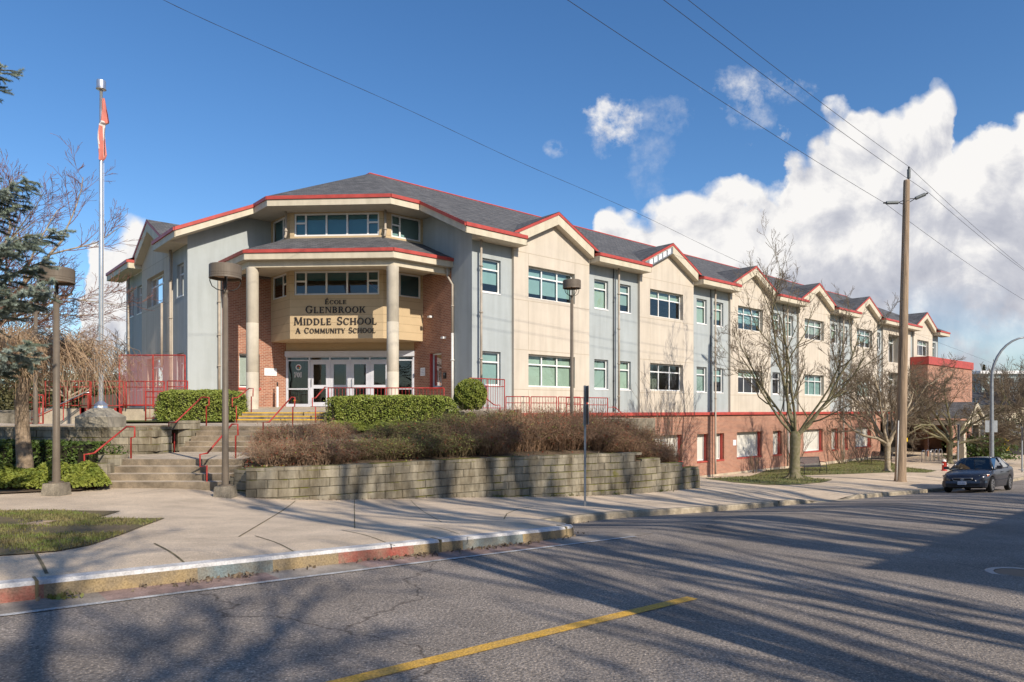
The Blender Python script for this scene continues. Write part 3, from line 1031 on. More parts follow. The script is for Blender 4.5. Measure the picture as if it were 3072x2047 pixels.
# flank walls
bm = {1: MB(), -1: MB()}
for side in (1, -1):
    def Fk(d, o, z, side=side): return W(side, -o, -d, z)
    def top(d): return ZS + SL * (.8 + min(d, -NF))
    blue.face([Fk(0, 0, 3.5), Fk(1.48, 0, 3.5), Fk(1.48, 0, top(1.48)), Fk(0, 0, top(0))])
    blue.face([Fk(1.48, 0, 10.2), Fk(-NF, 0, 10.2), Fk(-NF, 0, top(3)), Fk(1.48, 0, top(1.48))])
    blue.face([Fk(-NF, 0, 10.2), Fk(3.8, 0, 10.2), Fk(3.8, 0, top(3)), Fk(-NF, 0, top(3))])
    bk_ = MB(); panel(bk_, Fk, 1.48, 4.5, 3.7, 10.36, [(2.25, 3.2, 5.04, 6.62)], .0, .22); bk_.build('wall', M['brick'], school)
    w = window(Fk, 2.26, 3.19, 5.05, 6.61, -.16, 1, 0, 'w', .93, sill=False)
    s = MB(); s.fbox(Fk, 2.2, 3.25, .003, .05, 4.94, 5.035); s.build('sill', M['redf'], w)
    if side > 0:
        s = MB(); s.fbox(Fk, 3.14, 3.185, -.15, -.005, 5.06, 6.6); s.build('jamb', M['redf'], w)

# octagonal bay over the doors
OZ0, OZ1 = 7.23, zso
tan = MB(); tanj = MB()
Fo, Lo = frame(UV(-2.15, 2.37), UV(2.15, 2.37))
Fr, Lr = frame(UV(2.15, 2.37), UV(3.67, S_ - 3.67))
Fl, Ll = frame(UV(-3.67, S_ - 3.67), UV(-2.15, 2.37))
ZU, ZL = (11.88, 12.92), (9.21, 10.30)
for Fn, L, (a, b) in ((Fo, Lo, (.19, 4.11)), (Fr, Lr, (.42, 2.0)), (Fl, Ll, (.15, 1.72))):
    hs = [(a, b, *ZU), (a, b, *ZL)]
    panel(tan, Fn, 0, L, OZ0, OZ1, hs, 0, .1)
    for z in [OZ0 + .36 * i for i in range(1, 16)]:
        if z > OZ1: continue
        if ZU[0] - .03 < z < ZU[1] + .03 or ZL[0] - .03 < z < ZL[1] + .03:
            rs = [(0, a - .01), (b + .01, L)]
        else: rs = [(0, L)]
        for r0, r1 in rs: tanj.fbox(Fn, r0, r1, -.01, .002, z - .006, z + .006)
    for (z0, z1), bt, bl in ((ZU, 'd', 1), (ZL, 'd', .38)):
        if L > 3:
            W_ = b - a
            window(Fn, a, b, z0, z1, -.05, [.135, .378, .622, .865], .42, bt, bl, extra=[(a + .06, a + W_ * .135), (b - W_ * .135, b - .06)], sill=False, fw=.075)
        else:
            cx = .30 if Fn is Fr else .70
            W_ = b - a
            ex = [(a + .06, a + W_ * .30)] if Fn is Fr else [(b - W_ * .30, b - .06)]
            window(Fn, a, b, z0, z1, -.05, [cx], .45, 't' if Fn is Fr and z0 > 11 else 'd', bl if Fn is not Fr else .9, extra=ex, sill=False, fw=.075)
tan.face([(*UV(-2.15, 2.37), OZ0), (*UV(2.15, 2.37), OZ0), (*UV(3.67, S_ - 3.67), OZ0), (*UV(3.14, VD), OZ0), (*UV(-3.14, VD), OZ0), (*UV(-3.67, S_ - 3.67), OZ0)])
Fd, Ld = frame(UV(-3.14, VD), UV(3.14, VD))
tan.face([Fd(0, 0, 6.83), Fd(Ld, 0, 6.83), Fd(Ld, 0, OZ0 + .02), Fd(0, 0, OZ0 + .02)])
# downpipes stubs on the bay corners
# canopy
CZ = 10.72
pr = ((S_ + 3.19) / 2, (S_ - 3.19) / 2)
ZW = 11.79
board(cream, redm, UV(-3.19, 0, CZ), UV(3.19, 0, CZ), .05, .27, .12)
board(cream, redm, UV(3.19, 0, CZ), UV(*pr, CZ), .05, .27, .12)
board(cream, redm, UV(-pr[0], pr[1], CZ), UV(-3.19, 0, CZ), .05, .27, .12)
roof.face([UV(-3.19, -.03, CZ + .025), UV(3.19, -.03, CZ + .025), UV(2.15, 2.36, ZW), UV(-2.15, 2.36, ZW)])
roof.face([UV(3.19, -.03, CZ + .025), UV(pr[0], pr[1] - .03, CZ + .025), UV(3.67, S_ - 3.68, ZW), UV(2.15, 2.36, ZW)])
roof.face([UV(-3.19, -.03, CZ + .025), UV(-pr[0], pr[1] - .03, CZ + .025), UV(-3.67, S_ - 3.68, ZW), UV(-2.15, 2.36, ZW)])
zc = CZ - .39
soff.face([UV(-3.19, .05, zc), UV(3.19, .05, zc), UV(*pr, zc), UV(3.67, S_ - 3.67, zc), UV(2.15, 2.37, zc), UV(-2.15, 2.37, zc), UV(-3.67, S_ - 3.67, zc), UV(-pr[0], pr[1], zc)])
for p0, p1 in (((-3.12, .28), (3.12, .28)), ((3.12, .28), ((S_ + 2.84) / 2, (S_ - 2.84) / 2)), ((-(S_ + 2.84) / 2, (S_ - 2.84) / 2), (-3.12, .28))):
    Fb, Lb = frame(UV(*p0), UV(*p1))
    cream.fbox(Fb, 0, Lb, -.36, 0, 10.05, zc - .003)

blue.build('wall', M['blue'], school)
beige.build('wall', M['beige'], school)
tan.build('sign_wall', M['tan'], school)
tanj.build('siding_joints', M['tanj'], school)
roof.build('roof', M['shingle'], school)
cream.build('fascia', M['cream'], school)
redm.build('roof_flashing', M['redf'], school)
soff.build('soffit', M['soffit'], school)

for s in (-1, 1):
    c = MB(); x, y = UV(s * 3.04, .47)
    c.lathe(x, y, [(.255, 3.8), (.255, 5.6), (.250, 5.604), (.255, 5.61), (.255, 7.7), (.250, 7.704), (.255, 7.71), (.255, 9.85), (.262, 9.87), (.262, 10.06)], 28)
    c.build('column', M['column'], school, True)

# basement brick
holes = []
pairs = []
for k in range(0, 5):
    c = 4.785 + PER * k
    if k > 0: holes.append((c - 1.55, c + 1.55, .94, 2.57))
    if k < 4:
        cc = 7.3 + PER * k + 2.0
        if k > 0:
            for a, b in ((cc - 1.1 - .5 + .15, cc - .3 + .05), (cc + .5, cc + 1.5)): holes.append((a, b, .92, 2.55))
F1 = F_side(1)
panel(brick, F1, -1.2, 44.5, -1.0, 3.69, holes, .03, .48)
brick.face([F1(44.5, .03, -1), F1(44.5, -6, -1), F1(44.5, -6, 3.69), F1(44.5, .03, 3.69)])
brick.face([F1(44.5, -6, -1), F1(44.5, -11, -1), F1(44.5, -11, 3.69), F1(44.5, -6, 3.69)])
brick.face([F1(44.5, -11, -1), F1(60.3, -11, -1), F1(60.3, -11, 3.69), F1(44.5, -11, 3.69)])
brick.face([F1(44.5, .03, 2.95), F1(60.3, .03, 2.95), F1(60.3, .03, 3.69), F1(44.5, .03, 3.69)])
brick.face([F1(60.29, .03, -1), F1(60.29, -11, -1), F1(60.29, -11, 3.69), F1(60.29, .03, 3.69)])
dk_ = MB(); dk_.face([F1(44.55, -2.6, -1), F1(60.2, -2.6, -1), F1(60.2, -2.6, 3.67), F1(44.55, -2.6, 3.67)]); dk_ = dk_.build('undercroft_shade_sheet', M['inside'], school)  # dark sheet added across the recess, standing in for its shade
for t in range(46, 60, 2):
    b = MB(); b.fbox(F1, t, t + .07, -2.6, -2.52, -.6, 3.6); b.build('shade_sheet_bar', M['dark'], dk_)  # upright bars on the added dark sheet
brick.build('wall', M['brick'], school)
ce = MB(); ce.face([F1(44.5, .1, 3.68), F1(60.3, .1, 3.68), F1(60.3, -11, 3.68), F1(44.5, -11, 3.68)]); ce.build('undercroft_ceiling', M['soffit'], school)
band = MB(); band.fbox(F1, -1.2, 59.2, -.05, .17, 3.69, ZB_)
band.build('red_band', M['redf'], school)
fnd = MB(); fnd.fbox(F1, 14, 44.45, .0, .05, -.9, .06); fnd.build('plinth', M['conc'], school)
for (a, b, c, d) in holes:
    w = MB()
    n = -.30
    w.fbox(F1, a + .012, a + .07, n, n + .2, c + .01, d - .01); w.fbox(F1, b - .07, b - .012, n, n + .2, c + .01, d - .01)
    w.fbox(F1, a + .012, b - .012, n + .18, n + .36, c - .07, c + .004)
    w = w.build('window', M['redf'], school)
    g = MB(); g.fbox(F1, a + .08, b - .08, n + .02, n + .05, c + .02, c + .08); g.fbox(F1, b - .12, b - .075, n + .02, n + .05, c + .08, d)
    g.build('frame', M['white'], w)
    g = MB(); g.face([F1(a + .02, n, c), F1(b - .02, n, c), F1(b - .02, n, d), F1(a + .02, n, d)]); g.build('shutter', M['blindw'], w)

# downpipes
def pipe(pts, r=.05, m='pipe', brackets=()):
    p = MB(); p.tube(pts, r, 10)
    for (x, y, z) in brackets:
        p.tube([(x, y, z - .03), (x, y, z + .03)], r * 1.5, 8)
    return p.build('downpipe', M[m], school, True)


def fp(side, t, n, zs, brk=None, m='pipe', r=.055):
    pts = [W(side, t, n, z) for z in zs]
    bk = [W(side, t, n, z) for z in (brk or [])]
    pipe(pts, r, m, bk)


fp(1, .33, .22, [ZS, 3.9], [10.2, 8.2, 6.2])
for k in range(4):
    fp(1, 7.3 + PER * k + 2.15, .26, [ZS, 1.2, .1] if k else [ZS, 3.9], [10.0, 8.2, 6.4, 4.7])
    fp(1, 7.3 + PER * k + 1.98, .05, [ZS, 3.9], [9.6, 7.9, 5.5], 'dark', .022)  # thin dark tube drawn as the shadow the downpipe casts on the wall
fp(-1, 1.7, .25, [ZS, 3.6], [9.9, 8.2, 6.4]); fp(-1, 2.75, .35, [9.0, 6.0], None); fp(-1, 9.7, .25, [ZS, 3.6], [9.6, 7.9, 6.2])
# entry pipes
def Fk(side, d, o, z): return W(side, -o, -d, z)
pipe([Fk(1, 1.50, .22, 10.3), Fk(1, 1.50, .22, 9.95), Fk(1, 1.28, .10, 9.55), Fk(1, 1.28, .10, 7.4)], .05, 'pipe', [Fk(1, 1.28, .1, 8.6)])
pipe([Fk(1, 1.28, .10, 7.4), Fk(1, 1.28, .10, 4.0)], .06, 'pipew', [Fk(1, 1.28, .1, 6.2)])
pipe([Fk(-1, 1.32, .10, 10.1), Fk(-1, 1.32, .10, 4.0)], .055, 'pipe', [Fk(-1, 1.32, .1, 8.9), Fk(-1, 1.32, .1, 7.4), Fk(-1, 1.32, .1, 6.0)])
for s in (-1, 1):
    x = s * 2.28
    a = UV(x, 2.22, 0)
    pipe([(a[0], a[1], OZ1), (a[0], a[1], 11.95), (*UV(x, 2.1), 11.75)], .055, 'pipe', [(a[0], a[1], 12.1)])

# doors
FLZ = 4.15
fr = MB()
fr.fbox(Fd, -.02, Ld + .02, -.05, .12, 6.57, 6.83)
fr.build('door_lintel', M['doorw'], school)
xs = [0.0, .074, 1.16, 2.155, 3.14, 4.10, 5.03, 5.10, 6.21, 6.28]
fr = MB()
for x in (.0, 1.13, 2.13, 3.12, 4.09, 5.05, 6.21):
    fr.fbox(Fd, x, x + .07, -.06, .02, FLZ, 6.57)
fr.fbox(Fd, .07, 6.21, -.055, .015, 6.53, 6.568); fr.fbox(Fd, .07, 6.21, -.055, .015, 6.36, 6.42)
fr.build('door_frame', M['doorw'], school)
tg = MB(); tg.face([Fd(.05, -.03, 6.40), Fd(6.25, -.03, 6.40), Fd(6.25, -.03, 6.55), Fd(.05, -.03, 6.55)])
tg.build('transom_glass', M['glassd'], school)
for i, (a, b) in enumerate(((1.205, 2.125), (2.205, 3.115), (3.195, 4.085), (4.165, 5.045))):
    d = MB(); st_ = .15
    d.fbox(Fd, a, a + st_, -.04, .01, FLZ + .02, 6.355); d.fbox(Fd, b - st_, b, -.04, .01, FLZ + .02, 6.355)
    d.fbox(Fd, a + st_, b - st_, -.04, .009, 6.20, 6.355); d.fbox(Fd, a + st_, b - st_, -.04, .009, FLZ + .02, FLZ + .22)
    d.fbox(Fd, a + st_, b - st_, -.04, .009, 5.03, 5.2)
    d = d.build('door', M['doorw'], school)
    g = MB(); g.face([Fd(a + .1, -.02, FLZ + .1), Fd(b - .1, -.02, FLZ + .1), Fd(b - .1, -.02, 6.3), Fd(a + .1, -.02, 6.3)]); g.build('glass', M['glassd'], d)
    hx = a + .075 if i in (0, 2) else b - .075
    h = MB(); h.tube([Fd(hx, .01, 5.52), Fd(hx, .07, 5.50), Fd(hx, .07, 5.14), Fd(hx, .01, 5.12)], .014, 6); h.build('handle', M['alu'], d)
for a, b in ((.07, 1.13), (5.12, 6.21)):
    d = MB(); d.fbox(Fd, a, b, -.05, .01, FLZ, FLZ + .14); d.fbox(Fd, a, b, -.05, .01, 4.98, 5.04); d.fbox(Fd, a, a + .04, -.05, .01, FLZ + .14, 6.36); d.fbox(Fd, b - .04, b, -.05, .01, FLZ + .14, 6.36)
    d = d.build('sidelight', M['doorw'], school)
    g = MB(); g.face([Fd(a, -.02, FLZ + .1), Fd(b, -.02, FLZ + .1), Fd(b, -.02, 6.38), Fd(a, -.02, 6.38)]); g.build('glass', M['glassd'], d)
# lobby behind the doors
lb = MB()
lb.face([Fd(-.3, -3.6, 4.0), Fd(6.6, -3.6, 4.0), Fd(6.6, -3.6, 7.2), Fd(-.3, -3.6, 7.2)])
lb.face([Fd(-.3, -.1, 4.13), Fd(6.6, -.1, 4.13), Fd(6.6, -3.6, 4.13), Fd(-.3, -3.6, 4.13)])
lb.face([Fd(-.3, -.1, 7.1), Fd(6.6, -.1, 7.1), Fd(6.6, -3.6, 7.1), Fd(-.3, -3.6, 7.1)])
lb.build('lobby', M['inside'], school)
lb = MB(); lb.face([Fd(-.02, -.08, 4.14), Fd(-.02, -2.6, 4.14), Fd(-.02, -2.6, 7.0), Fd(-.02, -.08, 7.0)])
for a, b, z0, z1 in ((1.9, 2.1, 4.14, 6.6), (2.75, 3.0, 4.14, 6.6), (4.4, 4.6, 4.14, 6.2)):
    lb.fbox(Fd, a, b, -3.2, -3.1, z0, z1)
lb.build('lobby_wall', M['insidel'], school)

# lettering -----------------------------------------------------------------
def glyph(ch):
    """polygons in a cell of cap height 1; returns (list of polys, width)"""
    T, t = .185, .085
    P = []
    def bx(x0, x1, y0, y1): P.append([(x0, y0), (x1, y0), (x1, y1), (x0, y1)])
    def ln(x0, y0, x1, y1, w): P.append([(x0 - w / 2, y0), (x0 + w / 2, y0), (x1 + w / 2, y1), (x1 - w / 2, y1)])
    def ring(cx, cy, rx, ry, a0, a1, Tx=T, ty=t, n=14):
        for i in range(n):
            u = R(a0 + (a1 - a0) * i / n); v = R(a0 + (a1 - a0) * (i + 1) / n)
            P.append([(cx + rx * math.cos(u), cy + ry * math.sin(u)), (cx + rx * math.cos(v), cy + ry * math.sin(v)),
                      (cx + (rx - Tx) * math.cos(v), cy + (ry - ty) * math.sin(v)), (cx + (rx - Tx) * math.cos(u), cy + (ry - ty) * math.sin(u))])
    def stem(x, w=T, s=.075, top=True, bot=True):
        bx(x, x + w, 0, 1)
        if bot: bx(x - s, x, 0, .06); bx(x + w, x + w + s, 0, .06)
        if top: bx(x - s, x, .94, 1); bx(x + w, x + w + s, .94, 1)
    c = ch
    if c in 'ÉE':
        stem(.08); bx(.26, .68, .92, 1); bx(.26, .60, .47, .54); bx(.26, .72, 0, .08); bx(.61, .68, .80, .92); bx(.55, .60, .40, .47); bx(.55, .60, .54, .62); bx(.66, .72, .08, .22)
        if c == 'É': P.append([(.30, 1.08), (.40, 1.08), (.58, 1.30), (.44, 1.30)])
        return P, .82
    if c == 'C': ring(.50, .5, .48, .52, 42, 318); bx(.80, .87, .70, .95); return P, .95
    if c == 'G': ring(.50, .5, .48, .52, 42, 318); bx(.80, .87, .72, .95); bx(.70, .88, .06, .45); bx(.60, .98, .42, .48); return P, 1.02
    if c == 'O': ring(.52, .5, .50, .52, 0, 360, n=22); return P, 1.04
    if c == 'L': stem(.08); bx(.26, .70, 0, .08); bx(.64, .70, .08, .25); return P, .78
    if c == 'N': ln(.14, 0, .14, 1, t); bx(.0, .14, .94, 1); bx(.03, .27, 0, .06); P.append([(.10, 1), (.30, 1), (.92, 0), (.76, 0)]); ln(.86, 0, .86, 1, t); bx(.74, .99, .94, 1); return P, 1.02
    if c in 'BRDP':
        stem(.08)
        if c == 'D': ring(.40, .5, .52, .5, -90, 90); bx(.26, .42, 0, .085); bx(.26, .42, .915, 1); return P, 1.0
        ring(.40, .74, .30 if c == 'B' else .34, .26, -90, 90, T, t); bx(.26, .42, .915, 1); bx(.26, .42, .48, .56)
        if c == 'B': ring(.40, .27, .36, .27, -90, 90, T, t); bx(.26, .42, 0, .08); return P, .84
        P.append([(.38, .50), (.58, .50), (.92, 0), (.70, 0)]); bx(.70, .98, 0, .055); return P, .92
    if c == 'K': stem(.08); P.append([(.28, .46), (.38, .46), (.80, .96), (.70, .96)]); bx(.62, .90, .94, 1); P.append([(.34, .58), (.52, .66), (.92, 0), (.68, 0)]); bx(.66, .98, 0, .055); return P, .96
    if c == 'M': ln(.14, 0, .18, 1, t); bx(.02, .27, 0, .06); P.append([(.14, 1), (.34, 1), (.66, .08), (.54, .08)]); P.append([(.56, .08), (.64, .08), (.96, 1), (.88, 1)]); P.append([(.86, 1), (1.04, 1), (1.08, 0), (.90, 0)]); bx(.82, 1.16, 0, .06); bx(.06, .2, .94, 1); bx(1.0, 1.1, .94, 1); return P, 1.18
    if c == 'I': stem(.08); return P, .36
    if c == 'S': ring(.36, .74, .31, .28, 40, 270, T * .9, t); ring(.36, .26, .33, .28, -140, 90, T * .9, t); bx(.57, .63, .74, .98); bx(.04, .10, .02, .28); return P, .72
    if c == 'H': stem(.08); stem(.72); bx(.26, .72, .46, .54); return P, .99
    if c == 'A': P.append([(.10, 0), (.19, 0), (.50, 1), (.42, 1)]); P.append([(.40, 1), (.56, 1), (.96, 0), (.74, 0)]); bx(.24, .72, .30, .37); bx(.02, .28, 0, .055); bx(.66, 1.02, 0, .055); return P, 1.02
    if c == 'U': bx(.10, .28, .30, 1); ring(.46, .32, .36, .34, 180, 360, T, t); ln(.78, .3, .78, 1, t); bx(.02, .36, .94, 1); bx(.68, .90, .94, 1); return P, .92
    if c == 'T': bx(.34, .52, 0, 1); bx(.04, .82, .92, 1); bx(.02, .09, .76, .92); bx(.77, .84, .76, .92); bx(.26, .60, 0, .06); return P, .86
    if c == 'Y': bx(.34, .52, 0, .46); P.append([(.34, .46), (.52, .46), (.22, 1), (.02, 1)]); P.append([(.42, .46), (.52, .46), (.86, 1), (.78, 1)]); bx(.26, .60, 0, .06); bx(-.04, .3, .94, 1); bx(.70, .94, .94, 1); return P, .88
    return P, .45


def write(text, cx, zc_, cap, width, Fn, n=.0, small=.84):
    lay = []; x = 0
    first = True
    for ch in text:
        if ch == ' ': x += .62; first = True; continue
        s = 1.0 if first else small
        g, w = glyph(ch); lay.append((x, s, g, ch)); x += w * s + .09; first = False
    k = width / x
    for (x0, s, g, ch) in lay:
        mb = MB()
        for poly in g:
            pts = [(cx - width / 2 + (x0 + px_ * s) * k, zc_ - cap / 2 + py_ * s * cap) for px_, py_ in poly]
            a = [Fn(p[0], n + .04, p[1]) for p in pts]; b = [Fn(p[0], n + .004, p[1]) for p in pts]
            mb.face(a)
            for i in range(len(pts)):
                j = (i + 1) % len(pts); mb.face([a[i], a[j], b[j], b[i]])
        mb.build('sign_letter', M['letter'], school)


write('ÉCOLE', 2.13, 8.89, .215, 1.02, Fo)
write('GLENBROOK', 2.12, 8.55, .33, 2.80, Fo)
write('MIDDLE SCHOOL', 2.12, 8.03, .35, 3.86, Fo)
write('A COMMUNITY SCHOOL', 2.12, 7.60, .25, 3.72, Fo)


# number 701 and round emblem on the left sidelight
def digits():
    mb = MB(); n = .004
    def seg(pts, w=.011):
        for (x0, z0), (x1, z1) in zip(pts, pts[1:]):
            d = math.hypot(x1 - x0, z1 - z0); ux, uz = (x1 - x0) / d, (z1 - z0) / d
            mb.face([Fd(x0 - uz * w, n, z0 + ux * w), Fd(x0 + uz * w, n, z0 - ux * w), Fd(x1 + uz * w, n, z1 - ux * w), Fd(x1 - uz * w, n, z1 + ux * w)])
    z = 5.58; h = .24
    seg([(.40, z + h), (.53, z + h), (.53, z + h - .05), (.46, z), (.41, z), (.47, z + h - .05), (.40, z + h - .05), (.40, z + h)])
    for r_, s in ((1, 1), (.5, .6)):
        seg([(.61 + .06 * r_ * math.cos(R(a)), z + h / 2 + h / 2 * s * math.sin(R(a))) for a in range(0, 361, 30)])
    seg([(.69, z + h - .05), (.73, z + h), (.76, z + h), (.76, z), (.71, z), (.71, z + h - .07), (.69, z + h - .05)])
    mb.build('house_number', M['white'], school)
    em = MB()
    cx, cz = .62, 6.06
    for (r0, r1, a0, a1, mi) in ((.10, .145, 0, 360, 0), (.04, .10, 20, 160, 1), (.04, .10, 180, 290, 2), (.04, .09, 300, 370, 3)):
        em.cur = mi
        n_ = 18
        for i in range(n_):
            u, v = R(a0 + (a1 - a0) * i / n_), R(a0 + (a1 - a0) * (i + 1) / n_)
            em.face([Fd(cx + r1 * math.cos(u), n, cz + r1 * math.sin(u)), Fd(cx + r1 * math.cos(v), n, cz + r1 * math.sin(v)), Fd(cx + r0 * math.cos(v), n, cz + r0 * math.sin(v)), Fd(cx + r0 * math.cos(u), n, cz + r0 * math.sin(u))])
    em.build('emblem', [M['white'], M['redf'], M['glass'], M['yellow']], school)


digits()


def notice(name, label, Fn, t0, t1, z0, z1, n, rows=4, cat='sign'):
    x, y, z = Fn((t0 + t1) / 2, n, z0)
    r = thing(name, label, cat, (x, y, z))
    b = MB(); b.fbox(Fn, t0, t1, n, n + .02, z0, z1); b.build('board', M['plate'], r)
    p = MB(); rr = random.Random(int(t0 * 100))
    for i in range(rows):
        zz = z1 - (z1 - z0) * (i + 1) / (rows + 1)
        a = t0 + (t1 - t0) * rr.uniform(.08, .25)
        while a < t1 - .08 * (t1 - t0):
            w = rr.uniform(.02, .07); e = min(a + w, t1 - .04)
            if e > a: p.fbox(Fn, a, e, n + .0205, n + .022, zz - .011, zz + .011)
            a += w + .02
    p.build('print', M['platetxt'], r)


FkR = lambda d, o, z: W(1, -o, -d, z)
FkL = lambda d, o, z: W(-1, -o, -d, z)
notice('notice_sign', 'white landscape notice on the sunlit brick wall left of the entrance doors', FkL, 3.42, 4.02, 5.63, 5.98, .005)
notice('notice_sign', 'small white portrait notice on the brick wall right of the entrance doors', FkR, 3.55, 3.93, 5.6, 5.98, .005)
notice('notice_sign', 'white notice on the brick basement wall between two shuttered windows', F1, 20.85, 21.2, 1.75, 2.1, .035, 3)


def cam_thing(label, Fn, t, z):
    x, y, _ = Fn(t, .05, z)
    r = thing('security_camera', label, 'camera', (x, y, z))
    b = MB(); b.fbox(Fn, t - .05, t + .05, .01, .06, z - .05, z + .05); b.build('mount', M['white'], r)
    b = MB(); b.fbox(Fn, t - .09, t + .09, .07, .2, z - .05, z + .04); b.build('camera_body', M['white'], r)


cam_thing('white wall camera high on the shaded brick right of the sign letters', FkR, 3.0, 8.3)
cam_thing('white wall camera on the brick above the small white notice, beside the downpipe', FkR, 1.95, 7.25)
ic = thing('intercom_box', 'small black intercom on the brick wall beside the narrow window', 'intercom', FkR(1.95, .03, 5.5))
b = MB(); b.fbox(FkR, 1.86, 2.04, .01, .06, 5.4, 5.68); b.build('housing', M['dark'], ic)
b = MB(); b.fbox(FkR, 1.90, 2.0, .062, .066, 5.56, 5.64); b.build('screen', M['galv'], ic)
bo = thing('bollard', 'white bollard with dark cap against the brick left of the doors', 'bollard', UV(-3.25, 3.6, 4.1))
b = MB(); x, y = UV(-3.25, 3.6); b.lathe(x, y, [(.0, 5.1), (.055, 5.09), (.06, 5.05), (.06, 4.1)], 14); b.build('post', M['white'], bo, True)
b = MB(); b.lathe(x, y, [(.0, 5.32), (.03, 5.3), (.035, 5.2), (.02, 5.1)], 10); b.build('cap', M['dark'], bo, True)
# stacked pale tubs and yellow bucket behind the left sidelight
M['tub'] = mat('tub_pale_green', (.42, .50, .42), .6, .05)
for i in range(4):
    x, y, _ = Fd(.72, -.5, 0)
    t_ = thing('plastic_tub', ['pale green tub at the bottom of the stack behind the left sidelight', 'pale green tub second from the bottom of the stack behind glass', 'pale green tub second from the top of the stack behind glass', 'pale green tub on top of the stack behind the left sidelight'][i], 'tub', (x, y, 4.14 + i * .1), 'stacked tubs behind the glass')
    b = MB(); z = 4.14 + i * .1
    b.lathe(x, y, [(.0, z), (.25, z), (.31, z + .62), (.36, z + .62), (.36, z + .66), (.30, z + .66), (.24, z + .05)], 20); b.build('tub', M['tub'], t_, True)
    b = MB(); b.tube([(x - .36, y, z + .6), (x - .4, y, z + .64), (x - .36, y, z + .68)], .012, 5); b.build('handle', M['tub'], t_)
x, y, _ = Fd(.42, -.2, 0)
yb = thing('bucket', 'yellow mop bucket on the floor behind the left sidelight', 'bucket', (x, y, 4.14))
b = MB(); b.lathe(x, y, [(0, 4.14), (.15, 4.14), (.19, 4.46), (.2, 4.48)], 16); b.build('pail', M['gateY'], yb, True)
b = MB(); b.tube([(x - .18, y, 4.46), (x - .1, y, 4.66), (x + .1, y, 4.66), (x + .18, y, 4.46)], .01, 5); b.build('handle', M['gateY'], yb)

# ------------------------------------------------------------------ annex and porch at the far end
annex = thing('brick_annex', 'brick annex with flat roof and red metal parapet at the far end of the school', 'building', (*TN(58, 1), -.4))
b = MB()
hs = [(60.6, 61.3, .7, 2.6), (62.6, 63.3, .7, 2.6), (51.5, 57.6, -1.5, 2.95)]
panel(b, F1, 51.2, 64.4, -1.5, 8.15, hs[:2] + hs[2:], 1.6, .35)
b.face([F1(51.2, 1.6, 2.95), F1(51.2, .18, 2.95), F1(51.2, .18, 8.15), F1(51.2, 1.6, 8.15)])
b.face([F1(64.4, 1.6, -1.5), F1(64.4, -13, -1.5), F1(64.4, -13, 8.15), F1(64.4, 1.6, 8.15)])
b.face([F1(59.3, -13, -1.5), F1(64.4, -13, -1.5), F1(64.4, -13, 8.15), F1(59.3, -13, 8.15)])
b.build('wall', M['brick'], annex)
for (a, c, z0, z1) in hs[:2]:
    w = MB(); w.fbox(F1, a, c, 1.26, 1.34, z0, z1); w = w.build('window', M['inside'], annex)
    g = MB(); g.fbox(F1, a, c, 1.35, 1.65, z0 - .08, z0); g.build('sill', M['redf'], w)
b = MB(); b.fbox(F1, 51.1, 64.5, 1.4, 1.72, 8.151, 8.87); b.fbox(F1, 51.1, 51.3, .2, 1.4, 8.151, 8.87); b.fbox(F1, 64.3, 64.5, -13, 1.4, 8.151, 8.87)
b.build('parapet', M['redf'], annex)
b = MB(); b.face([F1(51.3, 1.4, 8.3), F1(64.3, 1.4, 8.3), F1(64.3, -13, 8.3), F1(59.3, -13, 8.3), F1(59.3, .18, 8.3), F1(51.3, .18, 8.3)]); b.build('roof', M['galv'], annex)

porch = thing('entrance_porch', 'small gabled porch with cream pediment and grey shingles in front of the annex', 'porch', (*TN(50.3, 3), -.3))
tp, hw = 50.3, 2.5
b = MB()
for s in (-1, 1):
    b.face([F1(tp, 5.7, 4.68), F1(tp + s * hw, 5.7, 3.28), F1(tp + s * hw, -1, 3.28), F1(tp, -1, 4.68)])
b.build('roof', M['shingle'], porch)
b = MB()
for s in (-1, 1):
    prism(b, F1, [(tp + s * hw, 3.26), (tp, 4.66), (tp, 4.3), (tp + s * hw, 2.95)], 5.55, 5.7)
b.face([F1(tp - hw + .3, 5.45, 3.05), F1(tp + hw - .3, 5.45, 3.05), F1(tp, 5.45, 4.5)])
b.fbox(F1, tp - hw, tp + hw, 4.9, 5.4, 2.7, 3.05); b.fbox(F1, tp - hw, tp - hw + .3, 0, 4.9, 2.7, 3.05); b.fbox(F1, tp + hw - .3, tp + hw, 0, 4.9, 2.7, 3.05)
b.build('pediment', M['cream'], porch)
for s in (-1, 1):
    c = MB(); c.fbox(F1, tp + s * 2.1 - .22, tp + s * 2.1 + .22, 4.85, 5.3, -.6, 2.7); c.fbox(F1, tp + s * 2.1 - .28, tp + s * 2.1 + .28, 4.8, 5.35, -.6, .9)
    c.build('column', M['column'] if s < 0 else M['concd'], porch)

# ================================================================== GROUND, ROAD, PAVEMENT
def struct(mb, name, mats, smooth=True, loc=None):
    o = mb.build(name, mats, smooth=smooth, loc=loc)
    o['kind'] = 'structure'
    return o


def grid(fp_, nu, nv, mb=None, uvf=None):
    mb = mb or MB()
    pts = [[fp_(i / nu, j / nv) for j in range(nv + 1)] for i in range(nu + 1)]
    base = len(mb.v)
    for r in pts: mb.v.extend(r)
    for i in range(nu):
        for j in range(nv):
            a = base + i * (nv + 1) + j
            idx = (a, a + nv + 1, a + nv + 2, a + 1)
            mb.f.append(idx); mb.uv.append([(mb.v[k][0], mb.v[k][1]) for k in idx]); mb.mi.append(mb.cur)
    return mb


def sgrid(t0, t1, dt):
    n = max(1, int(round((t1 - t0) / dt)))
    return [t0 + (t1 - t0) * i / n for i in range(n + 1)]


